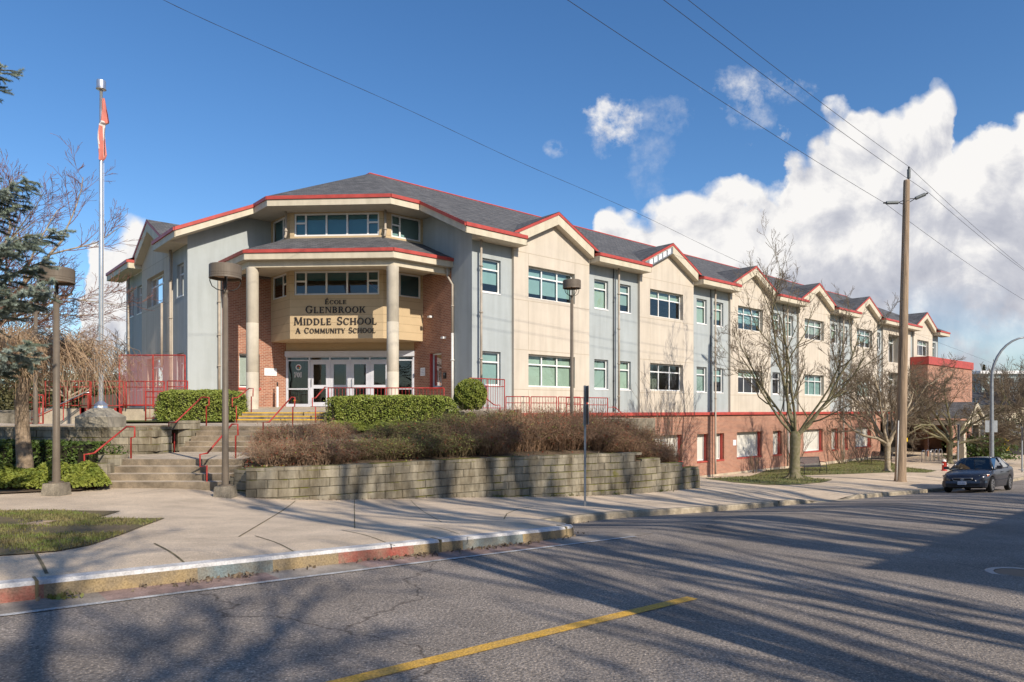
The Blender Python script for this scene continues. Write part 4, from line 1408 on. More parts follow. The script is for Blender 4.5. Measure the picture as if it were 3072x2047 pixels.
# kerb line in (t,n)
KL = [(t, 16.1) for t in sgrid(-75, -12, 1.5)] + [(-11.4, 16.1), (-10.9, 16.05), (-10.5, 15.9), (-10.15, 15.6), (-9.95, 15.2), (-9.85, 14.75), (-9.7, 14.35), (-9.4, 14.0), (-8.9, 13.7), (-8.2, 13.45), (-7.4, 13.3), (-6.4, 13.2)] + [(t, 13.2) for t in sgrid(-5.4, 140, 1.2)]
DRIVE = (3.4, 6.2)


def kerbtop(t, n):
    x, y = TN(t, n)
    h = .15
    if t > 0:
        h *= 1 - .88 * ss(DRIVE[0] - .8, DRIVE[0] + .3, t) * (1 - ss(DRIVE[1] - .3, DRIVE[1] + .8, t))
    return zroad(x, y) + h


# ground far sheet
gb = MB()
def gz(x, y):
    t, n = tn(x, y)
    return -1.6
gb = grid(lambda a, b: (-700 + 1500 * a, -500 + 1600 * b, -1.6), 30, 30)
struct(gb, 'ground', M['soil'])

# road
def roadp(a, b):
    t = -75 + 215 * a; n = 13.0 + 12.5 * b
    x, y = TN(t, n); return (x, y, zroad(x, y))
struct(grid(roadp, 215, 26), 'road', M['asphalt'])

# pavement between the kerb and the building
pv = MB()
rows = 26
inner = []
for (t, n) in KL:
    x0, y0 = TN(t, n); k0 = kerbtop(t, n)
    ni = interp(t, [(-75, 2), (-20, 1), (-12, 1), (-4, -1.0), (0, -.5), (8, -.02), (60, -6.5), (140, -30)])
    row = []
    for j in range(rows + 1):
        k = (j / rows) ** 1.3
        nn = n - .16 + (ni - n + .16) * k
        x, y = TN(t, nn)
        z = zpav(x, y)
        w = ss(0, .12, k)
        row.append((x, y, (k0) * (1 - w) + z * w if j else k0))
    inner.append(row)
b0 = len(pv.v)
for r in inner: pv.v.extend(r)
for i in range(len(inner) - 1):
    for j in range(rows):
        a = b0 + i * (rows + 1) + j
        idx = (a, a + rows + 1, a + rows + 2, a + 1)
        pv.f.append(idx); pv.uv.append([(pv.v[k][0], pv.v[k][1]) for k in idx]); pv.mi.append(0)
struct(pv, 'pavement', M['pave'])

# kerb with its paint
kb = MB()
KM = [M['kerb'], M['kwhite'], M['kred'], M['kochre'], M['kblue']]
def kpaint(t):
    # along the front face
    e = [(-19.5, 2), (-17.35, 2), (-16.2, 3), (-15.35, 4), (-14.62, 3), (-13.72, 2), (-12.85, 3), (-11.75, 4), (-10.0, 3)]
    if t < -19.5:
        return [3, 4, 2, 3][int((-t) * .7) % 4]
    for a, m in e:
        if t < a: return m
    return 0
fine = []
for (a, b) in zip(KL, KL[1:]):
    m = max(1, int(math.hypot(b[0] - a[0], b[1] - a[1]) / .25)) if a[0] < 30 else 1
    for i in range(m): fine.append((a[0] + (b[0] - a[0]) * i / m, a[1] + (b[1] - a[1]) * i / m))
fine.append(KL[-1])
rk = random.Random(3)
for i in range(len(fine) - 1):
    (t0, n0), (t1, n1_) = fine[i], fine[i + 1]
    nx, ny = -(n1_ - n0), (t1 - t0)
    L = math.hypot(nx, ny); nx /= L; ny /= L
    def off(t, n, d): return (t - nx * d, n - ny * d)
    zt0, zt1 = kerbtop(t0, n0), kerbtop(t1, n1_)
    P = []
    painted = t0 < -9.9
    prof = [(-.025, -.3), (-.012, 0.0), (0.0, .82), (.03, 1.0), (.17, 1.0)]
    for (t, n, zt) in ((t0, n0, zt0), (t1, n1_, zt1)):
        x, y = TN(t, n); zr = zroad(x, y); col = []
        for d, h in prof:
            tt, nn = off(t, n, d); x, y = TN(tt, nn)
            col.append((x, y, zr + (zt - zr) * h + (.006 if h == 1.0 else 0)))
        P.append(col)
    for j in range(len(prof) - 1):
        top = j >= 2
        kb.cur = (1 if top else kpaint(t0)) if painted else 0
        kb.face([P[0][j], P[1][j], P[1][j + 1], P[0][j + 1]], [(t0, prof[j][1] * .2), (t1, prof[j][1] * .2), (t1, prof[j + 1][1] * .2), (t0, prof[j + 1][1] * .2)])
struct(kb, 'kerb', KM, False)

# kerb joints
kj = MB()
for t in [x for x in (-17.3, -13.1, -10.7, -20.4, -23.5, 1.2, 9.0, 14.0)]:
    n = interp(t, [(k[0], k[1]) for k in KL])
    F_r = lambda a, b, c: (*TN(a, b), c)
    x, y = TN(t, n); zr = zroad(x, y); zt = kerbtop(t, n)
    kj.fbox(F_r, t - .012, t + .012, n - .2, n + .016, zr - .02, zt + .009)
struct(kj, 'kerb_joint', M['pavej'], False)

# gutter pan, white edge line, centre line
gu = MB(); wl = MB()
ts = sgrid(-40, -9.3, .5)
for a, b in zip(ts, ts[1:]):
    gu.cur = 1 if (int(a * .77) % 3 == 0) or -14.6 < a < -12.6 else 0
    pts = []
    for t, n in ((a, 16.08), (b, 16.08), (b, 16.52), (a, 16.52)):
        x, y = TN(t, n); pts.append((x, y, zroad(x, y) + .005))
    gu.face(pts)
    if b < -9.4:
        pts = []
        for t, n in ((a, 16.53), (b, 16.53), (b, 16.60), (a, 16.60)):
            x, y = TN(t, n); pts.append((x, y, zroad(x, y) + .008))
        wl.face(pts)
struct(gu, 'gutter', [M['gutter'], M['gutred']], False)
struct(wl, 'white_line', M['lineW'], False)
yl = MB(); ts = sgrid(-45, -12.57, .8)
for a, b in zip(ts, ts[1:]):
    pts = []
    for t, n in ((a, 19.38), (b, 19.38), (b, 19.50), (a, 19.50)):
        x, y = TN(t, n); pts.append((x, y, zroad(x, y) + .006))
    yl.face(pts)
struct(yl, 'yellow_line', M['lineY'], False)

# pavement joints : real grooves filled dark / moss
pj = MB()
def groove(pl, w=.012, dz=.004):
    for (a, b) in zip(pl, pl[1:]):
        m = max(1, int(math.hypot(b[0] - a[0], b[1] - a[1]) / .3))
        for i in range(m):
            p = [a[k] + (b[k] - a[k]) * i / m for k in (0, 1)]; r = [a[k] + (b[k] - a[k]) * (i + 1) / m for k in (0, 1)]
            d = math.hypot(r[0] - p[0], r[1] - p[1]); ox, oy = -(r[1] - p[1]) / d * w, (r[0] - p[0]) / d * w
            q_ = [(p[0] - ox, p[1] - oy), (r[0] - ox, r[1] - oy), (r[0] + ox, r[1] + oy), (p[0] + ox, p[1] + oy)]
            pj.face([(x, y, pavz(x, y) + dz) for x, y in q_])


from mathutils.bvhtree import BVHTree
_bv = BVHTree.FromPolygons([Vector(v) for v in pv.v], pv.f)


def pavz(x, y):
    h = _bv.ray_cast(Vector((x, y, 50)), Vector((0, 0, -1)))
    return h[0].z if h[0] is not None else zpav(x, y)


def ph(px, py):
    """ground point seen at this spot of the photograph"""
    d = Vector(((px - HX) / F_, 1, (HY - py) / F_)).normalized()
    h = _bv.ray_cast(Vector((0, 0, EZ)), d)
    if h[0] is None: return hit(px, py)
    return tuple(h[0])


for pl, w in (([(717, 1611), (886, 1503)], .012), ([(463, 1631), (558, 1696)], .012), ([(765, 1608), (893, 1663)], .008), ([(1063, 1497), (1064, 1586)], .008),
              ([(1025, 1591), (1185, 1640)], .008), ([(105, 1658), (140, 1722)], .014), ([(1232, 1501), (1325, 1567)], .007), ([(1270, 1577), (1420, 1618)], .006), ([(1512, 1558), (1520, 1542), (1555, 1527), (1600, 1520)], .012),
              ([(1330, 1566), (1512, 1560)], .005), ([(372, 1486), (520, 1463)], .006), ([(717, 1611), (560, 1618)], .004), ([(1600, 1560), (1750, 1556)], .005)):
    groove([ph(*p)[:2] for p in pl], w)
for t in (-1.5, 1.0, 3.2, 6.4, 8.5, 11.5, 14.5, 17.5, 20.5, 23.5, 26.5):
    groove([TN(t, 13.0), TN(t, 9.6)], .008)
groove([TN(t, 11.6) for t in (-4, 30)], .008)
struct(pj, 'pavement_joint', M['pavej'], False)

# planted and grassy ground sheets -------------------------------------------------
def in_poly(x, y, P):
    c = False
    for i in range(len(P)):
        (x1, y1), (x2, y2) = P[i], P[i - 1]
        if (y1 > y) != (y2 > y) and x < (x2 - x1) * (y - y1) / (y2 - y1) + x1: c = not c
    return c


def drape(P, step, dz, zf=pavz, edge=0.0, rnd=None):
    """sheet over polygon P, triangulated on a grid and clipped at the outline by ear fill"""
    import mathutils
    xs = [p[0] for p in P]; ys = [p[1] for p in P]
    pts = []
    n = len(P); bd = []
    for i in range(n):
        a, b = P[i], P[(i + 1) % n]
        m = max(1, int(math.hypot(b[0] - a[0], b[1] - a[1]) / step))
        for k in range(m): bd.append((a[0] + (b[0] - a[0]) * k / m, a[1] + (b[1] - a[1]) * k / m))
    pts = list(bd)
    x = min(xs) + step * .5
    while x < max(xs):
        y = min(ys) + step * .5
        while y < max(ys):
            if in_poly(x, y, P): pts.append((x, y))
            y += step
        x += step
    from mathutils.geometry import delaunay_2d_cdt
    nb_ = len(bd)
    vs, es, fs, *_ = delaunay_2d_cdt([Vector(p) for p in pts], [(i, (i + 1) % nb_) for i in range(nb_)], [list(range(nb_))], 1, 1e-5)
    mb = MB()
    mb.v = [(v.x, v.y, zf(v.x, v.y) + dz) for v in vs]
    for f in fs: mb.f.append(tuple(f)); mb.uv.append([(mb.v[k][0], mb.v[k][1]) for k in f]); mb.mi.append(0)
    return mb


def blades(name, P, count, label, hgt=.05, zf=pavz, seed=1, matk='grassb', dens=None, cat='grass', wid=.006):
    rg = random.Random(seed); mb = MB()
    xs = [p[0] for p in P]; ys = [p[1] for p in P]
    k = 0
    while k < count:
        x, y = rg.uniform(min(xs), max(xs)), rg.uniform(min(ys), max(ys))
        k += 1
        if not in_poly(x, y, P): continue
        if dens and math.sin(x * 2.3 + math.sin(y * 1.7) * 2) + math.sin(y * 3.1 + x) < dens + rg.uniform(-.6, .6): continue
        z = zf(x, y)
        a = rg.uniform(0, 6.28); h = hgt * rg.uniform(.5, 1.4); l = h * rg.uniform(.1, .7); w = wid * rg.uniform(.7, 1.6)
        ca, sa = math.cos(a), math.sin(a)
        i = len(mb.v)
        mb.v += [(x - sa * w, y + ca * w, z), (x + sa * w, y - ca * w, z), (x + ca * l, y + sa * l, z + h)]
        mb.f.append((i, i + 1, i + 2)); mb.uv.append([(0, 0)] * 3); mb.mi.append(0)
    o = mb.build(name, M[matk])
    tag(o, label, cat, kind='stuff')
    return o


# left verge patch
Pv = [ph(*p)[:2] for p in ((-330, 1545), (-120, 1536), (0, 1534), (180, 1533), (361, 1535), (325, 1546), (289, 1555), (400, 1557), (495, 1556), (430, 1580), (361, 1607), (272, 1637), (170, 1656), (80, 1664), (0, 1669), (-200, 1690), (-360, 1700))]
M['verge'] = mat('verge_soil', (.23, .16, .10), .9, .3, 1.6, .8, 40, col2=(.13, .12, .05), fine=.35)
struct(drape(Pv, .22, .012), 'verge_soil', M['verge'])
blades('grass', Pv, 42000, 'short patchy grass on the bare verge beside the kerb at lower left', .035, lambda x, y: pavz(x, y) + .01, 5, dens=-.3)
# lawn under the street trees
Pl = [ph(*p)[:2] for p in ((2116, 1437), (2300, 1412), (2420, 1402), (2470, 1396), (2600, 1378), (2665, 1384), (2700, 1400), (2810, 1413), (2780, 1419), (2640, 1419), (2560, 1422), (2470, 1425), (2405, 1427), (2440, 1436), (2497, 1440), (2470, 1448), (2385, 1455), (2300, 1456), (2200, 1448))]
struct(drape(Pl, .6, .015), 'lawn', M['grass'])
blades('grass', Pl, 30000, 'sunlit lawn strip between the brick wall and the pavement under the bare trees', .07, lambda x, y: pavz(x, y) + .012, 8, dens=-.5, wid=.014)
# far left sports field and soil
fz = lambda x, y: 2.62
fl = MB(); grid(lambda a, b: (-140 + 122 * a, 30 + 62 * b, 2.55), 12, 8, fl); struct(fl, 'field', M['field'])
fl = MB(); grid(lambda a, b: (-60 + 51.2 * a, 13 + 20 * b, min(3.3, 2.18 + .022 * max(0, 10 - (13 + 20 * b)) + .02 * (-9 - (-60 + 51.2 * a)) + (.25 * ss(13.6, 16.5, 13 + 20 * b)))), 50, 24, fl)


def bedz(x, y):
    return max(pavz(x, y) if y < 17 else 2.35, 2.2) + .03 + .22 * ss(14.6, 17, y)


PB = [ph(*p)[:2] for p in ((-900, 1500), (-300, 1492), (0, 1484), (130, 1478), (240, 1476), (292, 1468))]
PB = PB + [(-9.6, 16.8), (-9.9, 18.6), (-16, 18.4), (-30, 18.4), (-40, 16.5)]
struct(drape(PB, .6, .0, bedz), 'planting_bed', M['soil'])
fl = MB()
grid(lambda a, b: (-90 + 72 * a, 16 + 16 * b, 2.5), 10, 6, fl)
struct(fl, 'soil_bank', M['soil'])

# ------------------------------------------------------------------ steps and terraces
stp = thing('entrance_steps', 'three flights of broad concrete steps climbing to the school doors', 'steps', (-8.2, 15.7, 2.19))


def flight(x0, x1, y0, z0, n, rise, tread, mats, name='step', skew=0.0, nose=False, xl=0.0):
    for i in range(n):
        b = MB()
        ya = y0 + i * tread; zt = z0 + (i + 1) * rise
        yb = ya + tread + (.02 if i < n - 1 else .0)
        xa = x0 + xl * i
        b.cur = 0
        b.face([(xa, ya, zt), (x1, ya, zt), (x1, yb, zt), (xa, yb, zt)])
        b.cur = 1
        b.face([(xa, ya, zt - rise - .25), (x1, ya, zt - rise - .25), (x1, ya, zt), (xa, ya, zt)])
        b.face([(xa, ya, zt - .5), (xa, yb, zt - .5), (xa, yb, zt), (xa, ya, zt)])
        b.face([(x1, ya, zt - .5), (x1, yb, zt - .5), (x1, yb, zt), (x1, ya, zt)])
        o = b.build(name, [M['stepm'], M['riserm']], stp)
        if nose:
            e = MB(); e.box(xa + .02, x1 - .02, ya - .004, ya + .05, zt - .03, zt + .004); e.build('yellow_nosing', M['yellow'], o)


flight(-9.55, -6.62, 15.72, 2.19, 4, .150, .34, None, xl=-.0)
LZ1 = 2.79
flight(-9.5, -7.25, 19.5, 2.80, 5, .140, .34, None)
LZ2 = 3.50
flight(-9.75, -6.6, 24.0, 3.545, 3, .12, .32, None, nose=True)
TZ = 3.905


def tz(x, y): return TZ + .029 * max(0, y - 24.64)


def slab(name, P, zf, th, mats, step=1.0):
    mb = drape(P, step, 0, zf)
    n = len(P)
    mb2 = mb
    for i in range(n):
        a, b = P[i], P[(i + 1) % n]
        mb2.cur = 1 if len(mats) > 1 else 0
        mb2.face([(*a, zf(*a) - th), (*b, zf(*b) - th), (*b, zf(*b)), (*a, zf(*a))])
    o = mb2.build(name, mats)
    o['kind'] = 'structure'
    return o


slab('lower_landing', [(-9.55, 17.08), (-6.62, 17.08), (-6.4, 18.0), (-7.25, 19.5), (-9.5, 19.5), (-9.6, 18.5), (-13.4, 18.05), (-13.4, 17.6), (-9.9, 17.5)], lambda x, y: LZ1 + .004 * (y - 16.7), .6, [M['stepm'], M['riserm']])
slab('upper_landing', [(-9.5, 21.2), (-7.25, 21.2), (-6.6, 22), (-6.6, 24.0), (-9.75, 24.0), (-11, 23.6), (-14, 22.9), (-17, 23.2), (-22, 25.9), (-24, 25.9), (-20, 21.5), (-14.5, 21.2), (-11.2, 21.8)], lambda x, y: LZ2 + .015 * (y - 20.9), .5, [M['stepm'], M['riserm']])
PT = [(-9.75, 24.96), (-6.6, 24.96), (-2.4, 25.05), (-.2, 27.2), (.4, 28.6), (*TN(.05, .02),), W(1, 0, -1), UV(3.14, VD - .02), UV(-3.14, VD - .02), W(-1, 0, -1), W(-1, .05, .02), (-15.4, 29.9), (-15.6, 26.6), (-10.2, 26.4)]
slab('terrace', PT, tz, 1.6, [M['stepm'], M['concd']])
PT2 = [TN(t, n) for t, n in ((.3, .04), (8.6, .04), (8.6, 3.2), (3.5, 3.4), (.3, 3.3))]
slab('side_terrace', PT2, lambda x, y: 3.60, 2.0, [M['stepm'], M['concd']])
# upper soil behind the left block wall (z 3.46) with lawn strips
PU = [(-9.6, 18.95), (-9.6, 20.8), (-11.2, 21.7), (-14.5, 21.1), (-20, 21.4), (-24, 25.8), (-28, 25.8), (-28, 18.9)]
struct(drape(PU, .5, 0, lambda x, y: 3.44), 'upper_bed', M['soil'])
PU2 = [(-9.85, 24.1), (-9.85, 26.3), (-15.5, 26.3), (-15.6, 24.2), (-13, 23.4), (-11, 23.8)]
struct(drape(PU2, .5, 0, lambda x, y: 3.6), 'hedge_bed', M['grass'])

# low concrete ramp wall with rails on the left
rw_ = thing('ramp_wall', 'low pale concrete ramp wall behind the flagpole', 'wall', (-18, 26.2, 3.4))
b = MB()
b.face([(-18.0, 26.0, 2.6), (-10.6, 26.55, 2.6), (-10.6, 26.55, 4.08), (-18.0, 26.0, 4.08)]); b.face([(-18.0, 26.25, 4.08), (-10.6, 26.8, 4.08), (-10.6, 26.55, 4.08), (-18.0, 26.0, 4.08)])
b.face([(-18, 26, 2.6), (-18, 26.25, 2.6), (-18, 26.25, 4.08), (-18, 26, 4.08)])
b.face([(-18.0, 26.25, 2.6), (-10.6, 26.8, 2.6), (-10.6, 26.8, 4.08), (-18.0, 26.25, 4.08)])
b.build('wall', M['conc'], rw_)
slab('left_terrace', [(-24, 26.3), (-18, 26.25), (-15.7, 26.45), (-15.5, 29.6), W(-1, 1, .3), W(-1, 12, .3), (-24, 36)], lambda x, y: 3.98, 1.6, [M['conc'], M['concd']])

# ------------------------------------------------------------------ retaining walls of split blocks
def blockwall(name, label, pl, courses, ztop, base, th=.28, cap=True, loc=None, stepdown=None, group=None):
    """pl: plan polyline (front face); ztop(s) top height ; blocks .457 x .2"""
    r = thing(name, label, 'wall', (*pl[0], base(*pl[0])), group)
    segs = []; L = 0
    for a, b in zip(pl, pl[1:]):
        d = math.hypot(b[0] - a[0], b[1] - a[1]); segs.append((L, L + d, a, b)); L += d
    def P(s):
        s = max(0, min(L - 1e-6, s))
        for (l0, l1, a, b) in segs:
            if s <= l1:
                k = (s - l0) / (l1 - l0); d = l1 - l0
                return a[0] + (b[0] - a[0]) * k, a[1] + (b[1] - a[1]) * k, (b[0] - a[0]) / d, (b[1] - a[1]) / d
    rb = random.Random(len(label)); mb = MB(); cp = MB()
    for ci in range(courses):
        off = ((ci + 1) % 2) * .2285
        s = -off
        while s < L - .02:
            a, c = max(0, s), min(L, s + .457)
            s += .457
            if c - a < .06: continue
            x0, y0, dx, dy = P(a + .001); x1, y1, dx1, dy1 = P(c - .001)
            zt = ztop(0) - (0.075 if cap else 0) - ci * .2
            zb = zt - .2
            if zt > ztop(.5 * (a + c)) + .01: continue
            if zb < base(x0, y0) - .45: continue
            o = rb.uniform(-.012, .012) + ci * .012
            g = .0025
            def pt(x, y, ux, uy, al, out, z): return (x + ux * al + uy * out, y + uy * al - ux * out, z)
            f = [pt(x0, y0, dx, dy, g, o, zb + g), pt(x1, y1, dx1, dy1, -g, o + rb.uniform(-.005, .005), zb + g), pt(x1, y1, dx1, dy1, -g, o, zt - g), pt(x0, y0, dx, dy, g, o, zt - g)]
            k = [pt(x0, y0, dx, dy, g, o - th, zb + g), pt(x1, y1, dx1, dy1, -g, o - th, zb + g), pt(x1, y1, dx1, dy1, -g, o - th, zt - g), pt(x0, y0, dx, dy, g, o - th, zt - g)]
            # bulged split face
            m = [tuple((Vector(f[i]) * .88 + (Vector(f[0]) + Vector(f[1]) + Vector(f[2]) + Vector(f[3])) * .03) + Vector((dy * .016, -dx * .016, 0))) for i in range(4)]
            row = ci + 50
            u0, u1 = a - (row % 2) * .2285 + (.2285 if off == 0 else .457), 0
            ub = round((a + c) / 2 / .457 * 2) * .2285
            uvq = lambda pts, w=(row * .2): [((ub - .1) + .2 * (i in (1, 2)) * .9, w + .03 + .14 * (i > 1)) for i in range(4)]
            # uv chosen inside one brick so that each block has its own tone
            ci_u = math.floor(a / .457 + .6) * .457 + (.2285 if row % 2 == 0 else 0) + .05
            uvb = [(ci_u, row * .2 + .03), (ci_u + .3, row * .2 + .03), (ci_u + .3, row * .2 + .17), (ci_u, row * .2 + .17)]
            mb.face(m, uvb)
            for i in range(4):
                j = (i + 1) % 4
                mb.face([f[i], f[j], m[j], m[i]], uvb); mb.face([k[i], k[j], f[j], f[i]], uvb)
    if cap:
        s = 0
        while s < L - .02:
            a, c = s, min(L, s + .41); s = c
            x0, y0, dx, dy = P(a + .001); x1, y1, dx1, dy1 = P(c - .001)
            zt = ztop(.5 * (a + c)); o = .02 + rb.uniform(-.008, .008); g = .004
            def pt(x, y, ux, uy, al, out, z): return (x + ux * al + uy * out, y + uy * al - ux * out, z)
            f = [pt(x0, y0, dx, dy, g, o, zt - .075), pt(x1, y1, dx1, dy1, -g, o, zt - .075), pt(x1, y1, dx1, dy1, -g, o, zt), pt(x0, y0, dx, dy, g, o, zt)]
            k = [pt(x0, y0, dx, dy, g, o - th - .04, zt - .075), pt(x1, y1, dx1, dy1, -g, o - th - .04, zt - .075), pt(x1, y1, dx1, dy1, -g, o - th - .04, zt), pt(x0, y0, dx, dy, g, o - th - .04, zt)]
            ci_u = math.floor(a / .457) * .457 + .2285 + .05
            uvb = [(ci_u, .03), (ci_u + .3, .03), (ci_u + .3, .17), (ci_u, .17)]
            cp.face(f, uvb); cp.face([f[3], f[2], k[2], k[3]], uvb); cp.face([f[0], k[0], k[3], f[3]], uvb); cp.face([f[1], f[2], k[2], k[1]], uvb); cp.face([k[0], k[1], k[2], k[3]], uvb); cp.face([f[0], f[1], k[1], k[0]], uvb)
        cp.build('cap_course', M['block'], r)
    mb.build('block_course', M['block'], r)
    # dark core behind the joints
    cr = MB()
    n = max(2, int(L / .4))
    for i in range(n):
        a, c = L * i / n, L * (i + 1) / n
        x0, y0, dx, dy = P(a + .001); x1, y1, dx1, dy1 = P(c - .001)
        zt = min(ztop(a), ztop(c), ztop((a + c) / 2)) - .03
        cr.face([(x0 - dy * .03, y0 + dx * .03, base(x0, y0) - .3), (x1 - dy1 * .03, y1 + dx1 * .03, base(x1, y1) - .3), (x1 - dy1 * .03, y1 + dx1 * .03, zt), (x0 - dy * .03, y0 + dx * .03, zt)])
    cr.build('core', M['soil'], r)
    return r, P, L


# front curved wall
fw_pts = [(737, 1493, 15.25), (860, 1495, 15.45), (1000, 1495, 15.9), (1180, 1494, 16.75), (1350, 1492.7, 17.8), (1550, 1490.5, 18.9), (1755, 1487.6, 19.9), (1886, 1482.5, 20.6), (1960, 1477, 21.2), (2030, 1470, 21.9), (2094, 1461, 22.9)]
FW = [at(p[0], p[2]) for p in fw_pts]
def fwtop(s):
    for lim, k in ((11.4, 0), (12.4, 1), (13.6, 2), (14.5, 3), (15.3, 4)):
        if s < lim: return 2.70 - .2 * k
    return 1.7
def fwtop_old(s):
    # crest height follows courses and steps down at the right end
    if s < 11.4: return 2.70 - .003 * s
    if s < 12.2: return 2.52
    if s < 13.5: return 2.36
    if s < 14.3: return 2.16
    return 1.92
_, FWP, FWL = blockwall('retaining_wall', 'long curved grey block retaining wall with moss in front of brown shrubs', FW, 9, fwtop, lambda x, y: pavz(x, y))
# short return beside the steps
blockwall('retaining_wall', 'short block wall beside the lower steps behind the tall lamp post', [(-6.45, 15.85), (-6.0, 15.62), (-5.7, 15.42)], 3, lambda s: 2.62, lambda x, y: pavz(x, y), cap=True)
for i, (xa, ya, z) in enumerate(((-6.62, 15.9, 2.42), (-6.55, 16.4, 2.62), (-6.5, 16.9, 2.84))):
    blockwall('retaining_wall', ['lowest stepped block pier at the right edge of the bottom steps', 'middle stepped block pier at the right edge of the bottom steps', 'highest stepped block pier at the right edge of the bottom steps'][i], [(xa + .05, ya), (xa + .62, ya - .05)], 3, lambda s, z=z: z, lambda x, y: pavz(x, y), cap=True)
for i, (xa, ya, z) in enumerate(((-10.15, 15.75, 2.52), (-10.05, 16.2, 2.72), (-10.0, 16.7, 2.90))):
    blockwall('retaining_wall', ['lowest stepped block pier at the left edge of the bottom steps', 'middle stepped block pier at the left edge of the bottom steps', 'highest stepped block pier at the left edge of the bottom steps'][i], [(xa - .12, ya), (xa + .45, ya)], 3, lambda s, z=z: z, lambda x, y: 2.2, cap=True)
# upper left wall
blockwall('retaining_wall', 'upper grey block wall below the flagpole, left of the middle steps', [(-30, 18.8), (-20, 18.75), (-14, 18.55), (-11, 18.35), (-9.75, 18.6), (-9.62, 19.3)], 6, lambda s: 3.53, lambda x, y: 2.4)
blockwall('retaining_wall', 'mossy block pier beside the post at the left edge of the middle steps', [(-9.75, 19.9), (-9.55, 20.6), (-9.55, 20.9)], 4, lambda s: 3.68, lambda x, y: 2.8)
blockwall('retaining_wall', 'low pale block wall half hidden among the garden shrubs', [(-5.3, 18.6), (-4.0, 18.9), (-2.6, 19.3), (-1.4, 19.9)], 2, lambda s: 3.18, lambda x, y: 2.8)

# garden slope behind the curved wall
BK = [(-6.62, 17.0), (-6.9, 19.4), (-7.1, 20.9), (-6.6, 22.5), (-6.5, 24.6), (-2.4, 24.95), (-.2, 27.1), (.4, 28.5), (*TN(3.5, 3.45),), (*TN(7.4, 3.2),), (*TN(9.2, 2.4),)]
BKZ = [2.75, 2.85, 3.45, 3.5, 3.62, 3.62, 3.55, 3.4, 3.35, 3.1, 1.2]
FRZ = []
def lerp_pl(P, Z, k):
    L = [0]
    for a, b in zip(P, P[1:]): L.append(L[-1] + math.hypot(b[0] - a[0], b[1] - a[1]))
    s = k * L[-1]
    for i in range(len(P) - 1):
        if s <= L[i + 1] + 1e-9:
            f = (s - L[i]) / (L[i + 1] - L[i])
            return P[i][0] + (P[i + 1][0] - P[i][0]) * f, P[i][1] + (P[i + 1][1] - P[i][1]) * f, Z[i] + (Z[i + 1] - Z[i]) * f
FR = [(x, y) for x, y in [(-6.25, 15.9), (-5.6, 15.6)] + [(p[0] - .0, p[1] + .22) for p in FW[1:]]] + [TN(6.5, 6.4), TN(9.3, 3.4)]
FRZ = [2.60, 2.62, 2.62, 2.62, 2.62, 2.62, 2.6, 2.58, 2.48, 2.28, 2.0, 1.72, 1.25, .7]
def gardenp(a, b):
    x0, y0, z0 = lerp_pl(FR, FRZ, a); x1, y1, z1 = lerp_pl(BK, BKZ, a)
    k = b
    return (x0 + (x1 - x0) * k, y0 + (y1 - y0) * k, z0 + (z1 - z0) * (k ** .85) + .03 * math.sin(a * 60) * math.sin(b * 17))
gd = grid(gardenp, 60, 20)
struct(gd, 'garden_bed', M['soil'])
_gv = BVHTree.FromPolygons([Vector(v) for v in gd.v], gd.f)
def gardz(x, y):
    h = _gv.ray_cast(Vector((x, y, 50)), Vector((0, 0, -1)))
    return h[0].z if h[0] is not None else 2.7

# ================================================================== RAILS
def P3(px, py, Y): return (*at(px, Y), zat(py, Y))


def handrail(label, pts, grp='red stair handrails', cat='handrail', r=.021):
    p = [P3(*a) for a in pts]
    o = thing('handrail', label, cat, (p[0][0], p[0][1], p[0][2]), grp)
    # long sloping grip is worn to bare steel on its own part
    k = max(range(len(p) - 1), key=lambda i: (Vector(p[i + 1]) - Vector(p[i])).length if abs(p[i + 1][0] - p[i][0]) + abs(p[i + 1][1] - p[i][1]) > .3 else 0)
    m = MB(); m.tube(p[:k + 1] + [p[k]] if k == 0 else p[:k + 1], r, 8); m.build('post', M['redp'], o, True)
    m = MB(); m.tube(p[k:k + 2], r * 1.02, 8); m.build('grip', M['redp'], o, True)
    m = MB(); m.tube(p[k + 1:], r, 8); m.build('post', M['redp'], o, True)


handrail('red handrail with dropped end loops at the left edge of the lowest steps', [(280, 1470, 15.8), (276, 1397, 15.8), (253, 1399, 15.8), (253, 1364, 15.8), (282, 1360, 15.9), (379, 1281, 17.0), (404, 1281, 17.0), (404, 1312, 17.0), (393, 1314, 17.0), (393, 1380, 17.0)])
handrail('red handrail on the lowest steps standing beside the tall lamp post', [(620.5, 1469, 15.8), (620.5, 1397, 15.8), (600, 1401, 15.8), (600, 1364, 15.8), (622, 1360, 15.9), (696, 1273, 17.0), (713, 1273, 17.0), (714, 1306, 17.0), (707, 1308, 17.0), (707, 1380, 17.0)])
handrail('red handrail on the middle steps in front of the left clipped hedge', [(523, 1358, 19.6), (523, 1300, 19.6), (506.5, 1300, 19.6), (506.5, 1269, 19.6), (526, 1268, 19.7), (605, 1192, 21.2), (627, 1193, 21.2), (627, 1217, 21.2), (619, 1219, 21.2), (619, 1280, 21.2)])
handrail('red handrail of the yellow nosed steps against the left clipped hedge', [(709.5, 1270, 24.0), (708.6, 1218, 24.0), (696.8, 1220, 24), (696.8, 1194.5, 24), (713, 1193, 24.1), (747, 1165.6, 25), (759.6, 1165.6, 25), (758.8, 1190, 25), (754, 1189.4, 25), (753.7, 1237, 25)])
handrail('red handrail rising out of the brown shrubs at the right of the middle steps', [(790, 1350, 19.7), (789.4, 1267.6, 19.7), (807, 1267, 19.8), (874.4, 1192, 21.2), (884.6, 1193, 21.2), (884, 1220, 21.2), (878.6, 1221, 21.2), (877.8, 1285, 21.2)])
